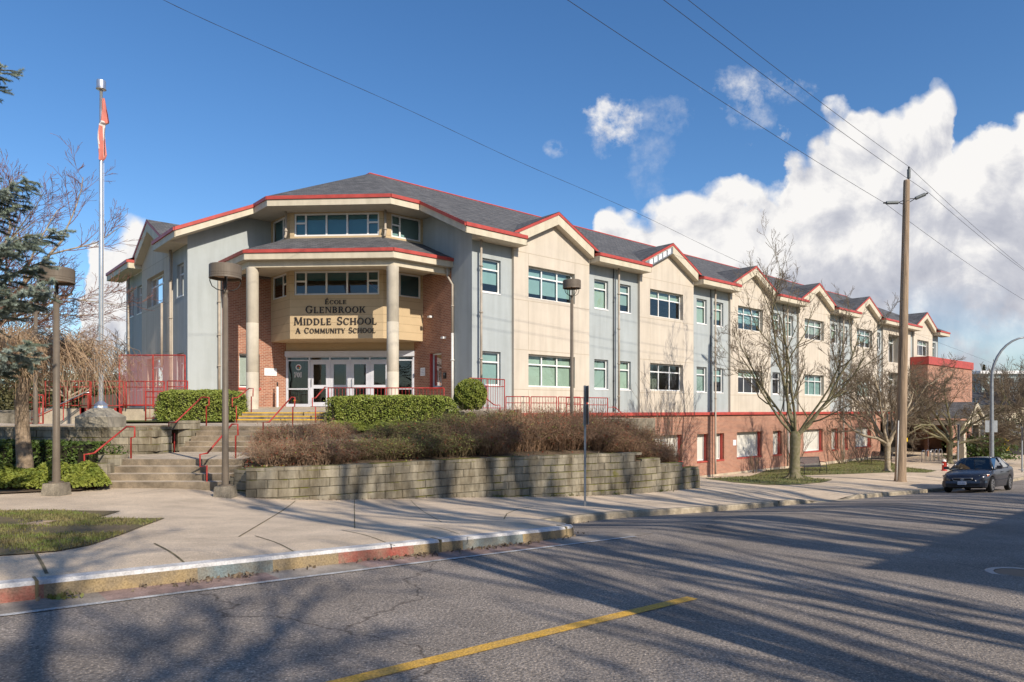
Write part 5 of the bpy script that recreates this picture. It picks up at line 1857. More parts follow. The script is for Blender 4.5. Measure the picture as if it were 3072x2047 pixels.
handrail('short red handrail joining the terrace railing right of the yellow nosed steps', [(946.6, 1268, 24.0), (946.6, 1221, 24.0), (937, 1220, 24), (937, 1194.5, 24), (946.6, 1194.5, 24.1), (974.7, 1162, 24.75), (985, 1162, 24.8), (985, 1235, 24.8)])
handrail('long red handrail sloping down beside the brick basement wall', [(1823, 1262, 31.3), (1823, 1222, 31.3), (1845, 1222, 31.5), (2034, 1385, 35.0), (2048, 1385, 35.0), (2049, 1402, 35.0)])
handrail('red rail with a steep fall behind the round clipped bush', [(1440, 1180, 25.6), (1478, 1212, 26.0), (1486, 1216, 26.1), (1500, 1216, 26.1), (1500, 1236, 26.1)])


def railing(label, p0, p1, zb, zt, second=.18, sp=.125, grp='red railing panels', low=.1, mid=True, brackets=False):
    o = thing('railing', label, 'railing', (p0[0], p0[1], zb), grp)
    d = Vector((p1[0] - p0[0], p1[1] - p0[1], 0)); L = d.length
    fr = MB()
    fr.tube([(*p0, zb), (*p0, zt)], .024, 6); fr.tube([(*p1, zb), (*p1, zt)], .024, 6)
    if mid and L > 1.4:
        c = ((p0[0] + p1[0]) / 2, (p0[1] + p1[1]) / 2); fr.tube([(*c, zb), (*c, zt)], .02, 6)
    fr.tube([(*p0, zt), (*p1, zt)], .022, 6)
    fr.tube([(*p0, zb + low), (*p1, zb + low)], .018, 6)
    if second: fr.tube([(*p0, zt - second), (*p1, zt - second)], .018, 6)
    fr.build('frame', M['redp'], o, True)
    n = int(L / sp)
    for i in range(1, n):
        x, y = p0[0] + d.x * i / n, p0[1] + d.y * i / n
        b = MB(); b.tube([(x, y, zb + low), (x, y, zt)], .0085, 4); b.build('baluster', M['redp'], o)
    if brackets:
        for p in (p0, p1):
            b = MB(); b.box(p[0] - .16, p[0] + .02, p[1] - .35, p[1] - .30, zb - .22, zb + .02); b.build('bracket', M['redp'], o)


railing('red terrace railing behind the long front hedge at the entrance', (-6.68, 24.8), (-2.5, 25.08), 3.92, 4.80, 0)
railing('tall red railing panel behind the round clipped bush', (-1.62, 25.75), (-.3, 27.1), 3.97, 5.2, .28)
railing('red railing panel next to the tall panel, in front of the cream wall', (-.24, 27.2), (.7, 27.55), 3.35, 4.53, .25)
railing('red railing panel below the wide teal-blinded window, centre of the row', (.77, 27.6), (1.83, 28.0), 3.35, 4.53, .25)
railing('dark red railing panel behind the lamp pole, last in its row', (1.91, 28.05), (2.83, 28.45), 3.35, 4.53, .25)
railing('bright red panel overlapping the row just left of the grey sign post', (2.16, 27.2), (3.02, 27.6), 3.2, 4.49, .28)
railing('bright red railing panel just right of the grey sign post', (3.15, 28.5), (4.1, 29.3), 3.2, 4.51, .3)
zrt, zrb = 5.09, 4.06
railing('red railing panel on the ramp wall behind the drooping tree', (-17.7, 25.9), (-16.1, 26.02), zrb, zrt, .22, brackets=True)
railing('red railing panel on the ramp wall directly behind the flagpole', (-16.05, 26.02), (-14.85, 26.1), zrb, zrt, .22, brackets=True)
railing('red railing panel on the ramp wall in front of the red mesh screen', (-14.75, 26.1), (-13.35, 26.2), zrb, zrt, .22, brackets=True)
railing('short red railing panel touching the pale blue corner wall', (-13.25, 26.25), (-12.5, 26.3), zrb, zrt + .02, .22)
railing('low red railing panel left of the ramp beside the drooping tree trunk', (-16.3, 23), (-15.8, 23.0), 3.45, 4.5, .25)
railing('low red railing in front of the ramp wall left of the clipped hedge', (-13.2, 24.6), (-12.3, 24.9), 3.6, 4.66, .2)
o = thing('ramp_handrail', 'double steel handrail sloping along the ramp wall behind the flagpole', 'handrail', P3(95, 1262, 24.6))
for dy, nm, mm in ((0, 'steel_rail', 'alu'), (6, 'red_rail', 'redp')):
    b = MB(); b.tube([P3(92, 1255 + dy, 24.6), P3(254, 1178 + dy, 25.5), P3(268, 1178 + dy, 25.5)], .02, 6); b.build(nm, M[mm], o, True)
for px, y0, y1 in ((104, 1250, 1290), (190, 1210, 1262), (264, 1180, 1245)):
    b = MB(); b.tube([P3(px, y0, 25), P3(px, y1, 25)], .018, 6); b.build('post', M['redp'], o)
scr = thing('mesh_screen', 'tall red perforated mesh screen in front of the left wing windows', 'screen', P3(358, 1230, 28.2))
b = MB()
x0, x1 = at(358, 28.2), at(555, 28.2)
for x in (x0, at(459, 28.2), x1): b.tube([(*x, 3.9), (*x, 6.26)], .03, 6)
for z in (6.26, 4.2): b.tube([(*x0, z), (*x1, z)], .025, 6)
b.build('frame', M['redp'], scr)
b = MB(); b.face([(*x0, 4.2), (*x1, 4.2), (*x1, 6.24), (*x0, 6.24)]); b.build('perforated_sheet', M['meshr'], scr)

# ================================================================== LAMPS, FLAGPOLE
def lamp(label, px, Y, zb, zt, block=True, r=.335, h=.30, grp='brown drum lamp posts'):
    x, y = at(px, Y)
    o = thing('lamp_post', label, 'lamp post', (x, y, zb), grp)
    if block:
        b = MB()
        s0, s1 = .20, .17
        z0, z1 = zb - .3, zb
        c0 = [(x - s0, y - s0), (x + s0, y - s0), (x + s0, y + s0), (x - s0, y + s0)]; c1 = [(x - s1, y - s1), (x + s1, y - s1), (x + s1, y + s1), (x - s1, y + s1)]
        for i in range(4):
            j = (i + 1) % 4; b.face([(*c0[i], z0), (*c0[j], z0), (*c1[j], z1), (*c1[i], z1)])
        b.face([(*p, z1) for p in c1]); b.build('concrete_footing', M['concd'], o)
    b = MB(); b.lathe(x, y, [(.0, zb + .03), (.14, zb + .03), (.14, zb), (0, zb)], 16); b.build('base_plate', M['lamp'], o)
    zd = zt - h; zp = zd - .27
    b = MB(); b.lathe(x, y, [(.078, zb), (.07, zb + .5), (.058, zp - .15), (.058, zp - .15), (.05, zp - .14), (.05, zp - .05), (.06, zp - .04), (.06, zp + .02), (0, zp + .02)], 18); b.build('pole', M['lamp'], o, True)
    b = MB(); b.lathe(x, y, [(0, zt), (r * .96, zt), (r, zt - .02), (r, zd + .10), (r * .985, zd + .095), (r, zd + .09), (r, zd + .05), (r * .985, zd + .045), (r, zd + .04), (r * 1.01, zd), (r * .94, zd), (r * .93, zt - .05), (0, zt - .05)], 36)
    b.build('shade', M['lamp'], o)
    b = MB(); b.lathe(x, y, [(0, zd + .06), (r * .85, zd + .06), (r * .85, zd + .07)], 24); b.build('reflector', M['lampin'], o)
    for k in range(4):
        a = k * math.pi / 2 + .5
        ca, sa = math.cos(a), math.sin(a)
        b = MB(); b.tube([(x + ca * r * .93, y + sa * r * .93, zd + .02), (x + ca * r * .93, y + sa * r * .93, zd - .07), (x + ca * r * .8, y + sa * r * .8, zd - .18), (x + ca * r * .5, y + sa * r * .5, zd - .245), (x + ca * .05, y + sa * .05, zp + .005)], .011, 5)
        b.build('arm', M['dark'], o, True)
    b = MB(); b.tube([(x, y, zp), (x, y, zd + .07)], .02, 6); b.build('lamp_holder', M['dark'], o)


lamp('tall brown drum lamp post beside the lowest steps in front of the entrance', 676, 15.0, 2.33, 7.18)
lamp('brown drum lamp post at left, its drum touched by spruce branches', 169, 14.2, 2.48, 6.94)
lamp('distant small brown drum lamp half hidden by spruce, leftmost of the lamps', 107, 22.5, 3.44, 8.05)
lamp('brown drum lamp post standing among shrubs before the wide cream bay window', 1715.5, 25.2, 2.7, 8.78)

FX, FY = at(303.5, 19.6)
fp_ = thing('flagpole', 'tall silver flagpole on a pyramidal concrete block', 'flagpole', (FX, FY, 3.44))
b = MB(); s = .46; z0, z1, z2 = 3.3, 3.80, 4.05
lo = [(FX - s, FY - s), (FX + s, FY - s), (FX + s, FY + s), (FX - s, FY + s)]; hi = [(FX - .17, FY - .17), (FX + .17, FY - .17), (FX + .17, FY + .17), (FX - .17, FY + .17)]
for i in range(4):
    j = (i + 1) % 4
    b.face([(*lo[i], z0), (*lo[j], z0), (*lo[j], z1), (*lo[i], z1)]); b.face([(*lo[i], z1), (*lo[j], z1), (*hi[j], z2), (*hi[i], z2)])
M['concs'] = mat('concrete_smooth', (.38, .34, .27), .9, .2, 3, .15, 60, streak=.2)
b.face([(*p, z2) for p in hi]); b.build('concrete_block', M['concs'], fp_)
b = MB(); b.lathe(FX, FY, [(.19, 4.05), (.17, 4.12), (.19, 4.14), (.10, 4.22), (.07, 4.25)], 8); b.build('base_casting', M['alu'], fp_)
b = MB(); b.lathe(FX, FY, [(.062, 4.2), (.060, 7.5), (.061, 7.51), (.059, 9), (.05, 11.5), (.043, 13.2), (0, 13.2)], 20); b.build('pole', M['alu'], fp_, True)
b = MB(); b.lathe(FX, FY, [(0, 13.46), (.115, 13.45), (.12, 13.43), (.12, 13.22), (.135, 13.2), (.0, 13.19)], 24); b.build('cap_drum', M['alu'], fp_, True)
b = MB(); b.tube([(FX + .075, FY, 4.9), (FX + .075, FY, 9.9), (FX + .08, FY, 12.95)], .006, 4); b.build('halyard', M['white'], fp_)
fg = thing('flag', 'limp faded red and white flag hanging from the silver flagpole', 'flag', (FX + .08, FY, 11.2))
b = MB()
LO = [(297, 313), (330, 311), (345, 304), (375, 298), (400, 295), (420, 295), (440, 299), (470, 303), (483, 304)]
RO = [(297, 314), (330, 319), (345, 324), (373, 331), (376, 319), (400, 319), (420, 320), (440, 321), (470, 323), (483, 316)]
nv_, nu_ = 40, 14
G = []
for j in range(nv_ + 1):
    yy = 297 + 186 * j / nv_
    l, r_ = interp(yy, LO) - 3, interp(yy, RO) + 3
    row = []
    for i in range(nu_ + 1):
        u = i / nu_
        p = P3(l + (r_ - l) * u, yy, FY)
        row.append((p[0], p[1] + .07 * math.sin(u * 9 + yy * .02) * min(1, j / 8) - .05, p[2]))
    G.append(row)
for j in range(nv_):
    for i in range(nu_):
        yy = 297 + 186 * (j + .5) / nv_; u = (i + .5) / nu_
        k = yy + (1 - u) * 26
        b.cur = 0 if yy < 360 + 15 * u else (1 if yy < 426 + 10 * math.sin(u * 6) else 0)
        if yy > 380 and .36 < u < .55: b.cur = 0
        if yy < 452 and u < .28: b.cur = 1 if yy > 360 + 15 * u else 0
        b.face([G[j][i], G[j][i + 1], G[j + 1][i + 1], G[j + 1][i]])
b.build('cloth', [M['flagr'], M['flagw']], fg, True)

# ================================================================== HEDGES AND SHRUBS
def leafbox(name, label, cat, x0, x1, y0, y1, z0, z1, n, leaf=.05, matk='hedge', rnd=.12, group=None, seed=1, bulge=.04, coremat='core'):
    rg = random.Random(seed)
    cx, cy, cz = (x0 + x1) / 2, (y0 + y1) / 2, (z0 + z1) / 2
    o = thing(name, label, cat, (cx, cy, z0), group)
    hx, hy, hz = (x1 - x0) / 2, (y1 - y0) / 2, (z1 - z0) / 2
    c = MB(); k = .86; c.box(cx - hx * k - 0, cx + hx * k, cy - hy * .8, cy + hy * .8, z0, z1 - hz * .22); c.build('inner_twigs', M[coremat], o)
    mb = MB()
    areas = [hx * hz, hx * hz, hy * hz, hy * hz, hx * hy]
    tot = sum(areas)
    for i in range(n):
        a = rg.random() * tot; f = 0
        while a > areas[f]: a -= areas[f]; f += 1
        u, v = rg.uniform(-1, 1), rg.uniform(-1, 1)
        if f == 0: p = [u, -1, v]
        elif f == 1: p = [u, 1, v]
        elif f == 2: p = [-1, u, v]
        elif f == 3: p = [1, u, v]
        else: p = [u, v, 1]
        # superellipsoid rounding
        e = 5.0
        m = (abs(p[0]) ** e + abs(p[1]) ** e + max(0, p[2]) ** e) ** (1 / e)
        p = [q_ / m if not (j == 2 and p[2] < 0) else q_ for j, q_ in enumerate(p)]
        d = 1 + (rg.uniform(.0, .10) if rg.random() < .03 else 0) - abs(rg.gauss(0, .05)) * 1.2 - .03 * (math.sin(p[0] * hx * 5 + p[2] * 3) + math.sin(p[1] * 9 + p[0] * hx * 11))
        lx = cx + p[0] * (hx * d) + rg.gauss(0, .012); ly = cy + p[1] * hy * d + rg.gauss(0, .012); lz = cz + p[2] * hz * (1 - (1 - d) * .7)
        leafq(mb, rg, lx, ly, lz, leaf)
    mb.build('leaves', M[matk], o)
    return o


def leafq(mb, rg, x, y, z, s):
    s *= rg.uniform(.6, 1.35)
    a, b = rg.uniform(0, 6.283), rg.uniform(-1.1, 1.1)
    ux, uy, uz = math.cos(a) * math.cos(b), math.sin(a) * math.cos(b), math.sin(b)
    c = rg.uniform(0, 6.283)
    vx, vy, vz = -math.sin(a) * math.cos(c) - math.cos(a) * math.sin(b) * math.sin(c), math.cos(a) * math.cos(c) - math.sin(a) * math.sin(b) * math.sin(c), math.cos(b) * math.sin(c)
    w = s * .32
    i = len(mb.v)
    mb.v += [(x - ux * s * .5, y - uy * s * .5, z - uz * s * .5), (x + vx * w, y + vy * w, z + vz * w), (x + ux * s * .5, y + uy * s * .5, z + uz * s * .5), (x - vx * w, y - vy * w, z - vz * w)]
    mb.f.append((i, i + 1, i + 2, i + 3)); mb.uv.append([(0, 0)] * 4); mb.mi.append(mb.cur)


leafbox('hedge', 'long clipped box hedge in front of the entrance terrace railing', 'hedge', -6.5, -1.95, 23.35, 24.45, 3.45, 4.50, 24000, .06, seed=2)
leafbox('hedge', 'clipped box hedge left of the yellow nosed entrance steps', 'hedge', -12.85, -9.85, 24.3, 25.9, 3.5, 4.72, 21000, .06, seed=3)
leafbox('hedge', 'dark untrimmed hedge below the upper block wall at left', 'hedge', -19.5, -9.95, 16.75, 17.9, 2.2, 3.22, 20000, .07, 'hedged', seed=4)


def ball(label, px, py, Y, rr, n, matk='hedge', leaf=.06, seed=1, flat=1.0, name='round_bush', cat='bush', group=None):
    rg = random.Random(seed); x, y, z = P3(px, py, Y)
    o = thing(name, label, cat, (x, y, z - rr * flat), group)
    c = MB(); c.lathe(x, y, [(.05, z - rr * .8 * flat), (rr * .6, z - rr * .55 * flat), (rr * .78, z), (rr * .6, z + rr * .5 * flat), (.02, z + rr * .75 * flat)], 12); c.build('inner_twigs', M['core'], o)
    mb = MB()
    for i in range(n):
        a, cz = rg.uniform(0, 6.283), rg.uniform(-.9, 1)
        s = math.sqrt(1 - cz * cz); d = rr * (1 - abs(rg.gauss(0, .06)) + .05 * math.sin(a * 7 + cz * 9))
        leafq(mb, rg, x + math.cos(a) * s * d, y + math.sin(a) * s * d, z + cz * d * flat, leaf)
    mb.build('leaves', M[matk], o)


ball('round clipped yellow-green bush right of the front hedge', 1411, 1186, 24.3, .58, 9000, 'junip', .06, 5)


def juniper(label, px, Y, zt, rx, ry, seed, n=5200, zf=gardz, group='low yellow-green junipers'):
    rg = random.Random(seed); x0, y0 = at(px, Y); z0 = zf(x0, y0)
    o = thing('juniper', label, 'shrub', (x0, y0, z0), group)
    mb = MB(); h = zt - z0
    for i in range(n):
        a, r_ = rg.uniform(0, 6.283), math.sqrt(rg.random())
        x = x0 + math.cos(a) * r_ * rx; y = y0 + math.sin(a) * r_ * ry
        lump = .75 + .25 * math.sin(x * 6 + seed) * math.sin(y * 7)
        zz = z0 + h * math.sqrt(max(0, 1 - r_ * r_)) * lump * (1 - abs(rg.gauss(0, .13)))
        leafq(mb, rg, x, y, max(zz, z0 + .03), .08)
    mb.build('foliage', M['junip'], o)
    b = MB()
    for k in range(8):
        a = rg.uniform(0, 6.283); b.tube([(x0, y0, z0 - .05), (x0 + math.cos(a) * rx * .6, y0 + math.sin(a) * ry * .6, z0 + h * .45)], [.02, .008], 4)
    b.build('stems', M['twig'], o)


juniper('low yellow-green juniper below the left end of the front hedge', 1040, 21.8, 3.72, .75, .6, 11)
juniper('low yellow-green juniper below the middle of the front hedge', 1175, 22.3, 3.7, .9, .6, 12)
juniper('green juniper mound below the round clipped bush', 1395, 23.2, 3.95, .8, .6, 13)
juniper('green juniper mound in front of the red railing panels', 1520, 24.6, 4.0, .9, .7, 14)
bz = lambda x, y: bedz(x, y)
juniper('bright green spreading juniper at the foot of the left lamp post', 200, 15.35, 2.95, .95, .5, 21, 7000, bz, 'spreading junipers in the left bed')
juniper('bright green spreading juniper left of the drooping tree trunk', 40, 15.1, 2.85, .95, .45, 22, 7000, bz, 'spreading junipers in the left bed')
juniper('bright green spreading juniper cut by the left edge of the view', -110, 15.2, 2.9, 1.0, .5, 23, 5000, bz, 'spreading junipers in the left bed')


def twigs(mb, rg, x, y, z, h, spread, n, r=.006, droop=.5, root=.25, seg=5, fork=2):
    for i in range(n):
        a = rg.uniform(0, 6.283); rr_ = root * math.sqrt(rg.random())
        px_, py_, pz_ = x + math.cos(a) * rr_ * spread, y + math.sin(a) * rr_ * spread, z
        b_ = a + rg.gauss(0, .6); out = rg.uniform(.15, 1.0)
        hh = h * rg.uniform(.45, 1.05) * (1 - .35 * out * out)
        pts = [(px_, py_, pz_ - .03)]
        for k in range(1, seg + 1):
            t = k / seg
            o = spread * out * (t ** 1.1) * .85
            zz = hh * (math.sin(min(1, t * 1.05) * math.pi * (.5 + droop * .35 * out)) )
            pts.append((px_ + math.cos(b_) * o + rg.gauss(0, .045), py_ + math.sin(b_) * o + rg.gauss(0, .045), pz_ + max(.02, zz) + rg.gauss(0, .035)))
        rad = [r * (1.3 - .9 * k / seg) for k in range(seg + 1)]
        mb.tube(pts, rad, 3, caps=False)
        for f in range(fork):
            k = rg.randint(1, seg - 1); p = Vector(pts[k])
            d = Vector((rg.gauss(0, 1), rg.gauss(0, 1), rg.gauss(.25, .6))); d.normalize(); l = rg.uniform(.12, .42) * h
            q1 = p + d * l * .5 + Vector((0, 0, .02)); q2 = p + d * l + Vector((rg.gauss(0, .03), rg.gauss(0, .03), rg.gauss(0, .03)))
            mb.tube([p, q1, q2], [r * .6, r * .5, r * .3], 3, caps=False)
            yield q2, q1, p


def shrub_proto(seed, n=560, h=.95, spread=.95, kind=0):
    rg = random.Random(seed)
    o = thing('brown_shrub', 'x', 'shrub', (0, 0, -50), 'bare brown shrubs behind the curved wall')
    mb = MB(); lf = MB(); tips = []
    for tp_ in twigs(mb, rg, 0, 0, -50, h, spread, n, .0058, .8, .8, 5, 3): tips.append(tp_)
    for k in range(46):
        a = rg.uniform(0, 6.283); r_ = rg.uniform(0, .8); x_, y_ = math.cos(a) * r_, math.sin(a) * r_; hh = rg.uniform(.9, 1.35)
        mb.tube([(x_, y_, -50), (x_ + rg.gauss(0, .06), y_ + rg.gauss(0, .06), -50 + hh * .5), (x_ + rg.gauss(0, .15), y_ + rg.gauss(0, .15), -50 + hh)], [.006, .0045, .003], 3, caps=False)
    mb.build('stems', M[('twigsh', 'shrubd', 'shrub')[kind]], o)
    for q2, q1, p in tips:
        if rg.random() < (.7, .95, .35)[kind]:
            lf.cur = 0 if rg.random() < (.75, .12, .6)[kind] else 1
            leafq(lf, rg, *q2, .042)
            leafq(lf, rg, *q1, .036)
            if kind == 1: leafq(lf, rg, *((q1 + q2) / 2 + Vector((.02, .01, .01))), .04); leafq(lf, rg, *p, .04)
    lf.build('leaves', [M['leafred'], M['leafgrn']], o)
    return o


SH = [(848, 16.75, 1335, .85), (940, 16.9, 1325, .95), (1030, 17.3, 1350, .8), (822, 18.1, 1300, .5), (890, 18.6, 1285, .95), (985, 19.5, 1290, .7), (1125, 17.7, 1360, .85), (1225, 18.35, 1335, .95),
      (1335, 19.0, 1305, 1.05), (1300, 20.7, 1270, 1.15), (1440, 19.9, 1275, 1.15), (1420, 22.0, 1248, 1.25), (1550, 20.7, 1262, 1.15), (1570, 23.2, 1240, 1.2), (1655, 21.35, 1262, 1.2), (1690, 24.2, 1238, 1.25),
      (1765, 22.1, 1275, 1.15), (1800, 25.2, 1245, 1.2), (1860, 22.7, 1318, .95), (1930, 23.4, 1345, .9), (1890, 26.2, 1285, 1.1), (1980, 24.6, 1360, .75), (1205, 20.6, 1300, .9), (1960, 26.5, 1335, .9)]
SHL = ['reddish bare shrub at the left corner of the curved wall', 'reddish bare shrub second along the curved wall from the steps', 'thin brown shrub before the low pale garden wall', 'bare shrub crowding the right rail of the middle steps',
       'red-leaved shrub behind the left corner of the curved wall', 'small bare shrub under the left end of the front hedge', 'low brown shrub where the garden slope shows through', 'brown shrub at the end of the low pale garden wall',
       'brown shrub on the wall crest left of the mossy stretch', 'dark shrub below the right end of the front hedge', 'dense brown shrub at the centre of the curved wall', 'dark leafy shrub under the round clipped bush', 'tangled brown shrub left of the grey sign post',
       'upper brown shrub hiding the foot of the railing panels', 'tangled brown shrub on the crest directly behind the grey sign post', 'upper brown shrub around the foot of the lamp pole', 'sunlit brown shrub just right of the grey sign post',
       'upper brown shrub beside the last red railing panel', 'brown shrub above the first drop of the wall crest', 'brown shrub above the second drop of the wall crest', 'upper brown shrub under the sloping handrail', 'last small shrub near the stepped right end of the wall', 'shrub behind the low pale garden wall', 'rear shrub beside the foot of the sloping handrail']
M['twigsh'] = mat('shrub_twig_tan', (.42, .29, .19), .9, .3, 3.0, col2=(.13, .075, .045))
M['shrubd'] = mat('shrub_twig_dark', (.24, .175, .10), .9, .3, 3.0, col2=(.09, .065, .035))
protos = [shrub_proto(100 + i, kind=i % 3) for i in range(3)]
used_p = set()
rgs = random.Random(77)
for i, (px, Y, yt, rx) in enumerate(SH):
    kd = 0 if px < 1060 else (1 if px < 1470 and i != 10 else 2)
    if px > 1900: kd = i % 2 + 1
    pr_ = protos[kd]
    o = copy_tree(pr_) if kd in used_p else pr_
    used_p.add(kd)
    x, y = at(px, Y); z = gardz(x, y) - .03
    hz = max(.5, zat(yt, Y) - z + .08)
    o.location = (x, y, z); o.scale = (rx, rx * .95, hz / .93); o.rotation_euler = (0, 0, rgs.uniform(0, 6.28))
    o['label'] = SHL[i]
# stray leaves on the garden slope
lf = MB(); rg = random.Random(9)
for i in range(2600):
    a, bb = rg.random(), rg.random()
    x, y, z = gardenp(a, bb * .9); lf.cur = rg.choice((0, 1, 2)); leafq(lf, rg, x, y, z + .03, .06)
tag(lf.build('fallen_leaves', [M['leafred'], M['twigtan'], M['junip']]), 'dry leaves and low weeds scattered over the garden slope', 'leaves', kind='stuff')
# litter in the gutter and by the wall foot
lf = MB()
for i in range(420):
    t = rg.choice((rg.gauss(-16.0, .4), rg.gauss(-13.6, .3), rg.gauss(-12.2, .3), rg.gauss(-9.3, .5), rg.gauss(-8.4, .5), rg.uniform(-20, -10)))
    n = interp(t, KL[::1] if False else [(k[0], k[1]) for k in KL]) + abs(rg.gauss(.02, .10)) + .02
    x, y = TN(t, n); lf.cur = 0; leafq(lf, rg, x, y, zroad(x, y) + .02, .05)
for i in range(700):
    s = rg.uniform(.0, FWL); x, y, dx, dy = FWP(s); d = abs(rg.gauss(0, .06)) + .03
    x, y = x + dy * d, y - dx * d; leafq(lf, rg, x, y, pavz(x, y) + .012, .04)
tag(lf.build('leaf_litter', [M['twig']]), 'brown leaf litter along the kerb gutter and wall foot', 'leaves', kind='stuff')
for i, (px, py) in enumerate(((1495, 1491), (1645, 1489), (1700, 1488), (1828, 1484), (1840, 1484), (1480, 1491), (1980, 1475), (168, 1797))):
    x, y, z = ph(px, py); b = MB(); rgw = random.Random(i)
    if i == 7: x, y, z = hit(px, py, zroad)
    for k in range(90): leafq(b, rgw, x + rgw.gauss(0, .13), y - abs(rgw.gauss(0, .04)), z + abs(rgw.gauss(0, .025)) + .01, .05)
    tag(b.build('weed', M['grassb'], loc=(x, y, z)), ['weeds at the wall foot left of the grey sign post', 'weed tuft at the wall foot straight behind the sign post', 'weed tuft just left of the sign post base', 'larger weed tuft right of the sign post', 'weed tuft joining the larger one right of the sign post', 'low weeds under the darkest shadow on the wall', 'weeds below the stepped right end of the wall', 'tuft of grass in the kerb joint at lower left'][i], 'weed', 'weeds in cracks')

# ================================================================== BARE TREES
def grow(mb, rg, p, d, L, r, depth, cfg, tips=None):
    seg = 5 if depth > 1 else 4
    pts = [p.copy()]; rad = [r]; dirs = [d.copy()]
    step = L / seg
    for k in range(seg):
        d = d + Vector((rg.gauss(0, 1), rg.gauss(0, 1), rg.gauss(0, 1))) * cfg['wob'] + Vector((0, 0, cfg['up'])) * (1 if cfg['up'] > 0 else (1 + .4 * k))
        d.normalize()
        p = p + d * step
        pts.append(p.copy()); rad.append(max(cfg.get('rmin', .004), r * (1 - cfg['tap'] * (k + 1) / seg))); dirs.append(d.copy())
    mb.cur = 1 if depth <= 2 and cfg['max'] > 2 else 0
    mb.tube(pts, rad, (9, 7, 5, 4, 3, 3, 3)[min(6, cfg['max'] - depth)], caps=False)
    if depth == 0:
        if tips is not None: tips.append(pts[-1])
        return
    nch = cfg['n'][cfg['max'] - depth]
    for i in range(nch):
        t = cfg['t0'] + (1 - cfg['t0']) * (i + rg.random()) / nch
        k = min(seg - 1, int(t * seg)); f = t * seg - k
        q_ = pts[k].lerp(pts[k + 1], f)
        dd = dirs[k + 1]
        a = rg.uniform(0, 6.283); perp = dd.orthogonal().normalized(); perp2 = dd.cross(perp)
        ang = rg.uniform(*cfg['ang'])
        nd = dd * math.cos(ang) + (perp * math.cos(a) + perp2 * math.sin(a)) * math.sin(ang)
        if 'flat' in cfg: nd.z *= cfg['flat']; nd.normalize()
        rr_ = rad[k] * rg.uniform(.45, .68)
        grow(mb, rg, q_, nd, L * rg.uniform(*cfg['len']) * (1 - .25 * t), rr_, depth - 1, cfg, tips)


def roots(mb, x, y, z, r, rg, n=7):
    for k in range(n):
        a = k * 6.283 / n + rg.uniform(-.3, .3); l = r * rg.uniform(1.6, 2.6)
        mb.tube([(x + math.cos(a) * r * .4, y + math.sin(a) * r * .4, z + r * .9), (x + math.cos(a) * r * 1.05, y + math.sin(a) * r * 1.05, z + r * .2), (x + math.cos(a) * l, y + math.sin(a) * l, z - .05)], [r * .4, r * .24, r * .08], 6)


def bare_tree(label, x, y, z, tr, fork_h, limbs, cfg, seed, barkk='bark', twigk='twig', top_d=None, group=None, name='bare_tree', rootn=7, leader=None):
    rg = random.Random(seed)
    o = thing(name, label, 'tree', (x, y, z), group)
    mb = MB()
    fk = Vector((x + tr * .2, y, z + fork_h))
    mb.tube([(x, y, z - .15), (x, y, z + .02), (x + tr * .05, y, z + tr * 1.2), (x + tr * .1, y, z + fork_h * .5), (x + tr * .15, y, z + fork_h * .9), (fk.x, fk.y, fk.z + .15)], [tr * 1.45, tr * 1.4, tr * 1.05, tr * .92, tr * 1.02, tr * .85], 16)
    if rootn: roots(mb, x, y, z, tr * 1.2, rg, rootn)
    mb.build('trunk', M[barkk], o, True)
    cr = MB(); tw = MB()
    c1 = dict(cfg); mx = cfg['max']
    for (az, el, L, r) in limbs:
        d = Vector((math.cos(R(az)) * math.cos(R(el)), math.sin(R(az)) * math.cos(R(el)), math.sin(R(el))))
        lm = MB(); grow(lm, rg, fk + Vector((0, 0, rg.uniform(-.25, .1))), d, L, r, mx, cfg)
        lm.build('limb', [M[barkk], M[twigk]], o, True)
    return o


cfgT = dict(wob=.15, up=.13, tap=.68, max=4, n=[6, 5, 5, 4], t0=.22, ang=(.35, .95), len=(.36, .6), rmin=.0065)
t1 = ph(2383, 1436)
bare_tree('tall bare maple with mossy trunk and vase-shaped crown beside the metal bench', t1[0], t1[1], t1[2], .25, 2.15,
          [(180, 24, 4.8, .07), (150, 48, 5.0, .068), (95, 82, 7.8, .095), (250, 68, 6.4, .075), (0, 32, 5.0, .08), (15, 55, 5.8, .072), (320, 50, 5.0, .066), (175, 62, 6.0, .07)], cfgT, 31)
t2 = ph(2662, 1415)
cfgM = dict(wob=.16, up=.07, tap=.62, max=4, n=[6, 6, 5, 4], t0=.2, ang=(.4, .95), len=(.42, .66), rmin=.007)
bare_tree('pale-barked bare tree just left of the wooden utility pole', t2[0], t2[1], t2[2], .155, 1.55,
          [(175, 28, 3.4, .09), (150, 52, 4.0, .1), (200, 55, 4.0, .09), (10, 35, 3.2, .09), (330, 55, 4.0, .09), (90, 72, 4.8, .1), (40, 52, 3.8, .09), (180, 68, 4.4, .09)], cfgM, 32, 'barkl')
t3 = ph(2849, 1391)
cfgF = dict(wob=.18, up=.02, tap=.6, max=4, n=[7, 6, 6, 4], t0=.2, ang=(.4, 1.0), len=(.42, .66), rmin=.008, flat=.8)
bare_tree('wide low-spreading bare tree behind the parked car and hydrant', t3[0], t3[1], t3[2], .2, 1.6,
          [(180, 22, 5.4, .12), (160, 38, 5.4, .11), (200, 36, 5.2, .1), (0, 24, 5.0, .12), (20, 40, 5.0, .11), (330, 36, 5.0, .1), (90, 64, 5.2, .11), (250, 54, 5.0, .1), (60, 46, 5, .1), (175, 57, 5.2, .1)], cfgF, 33)
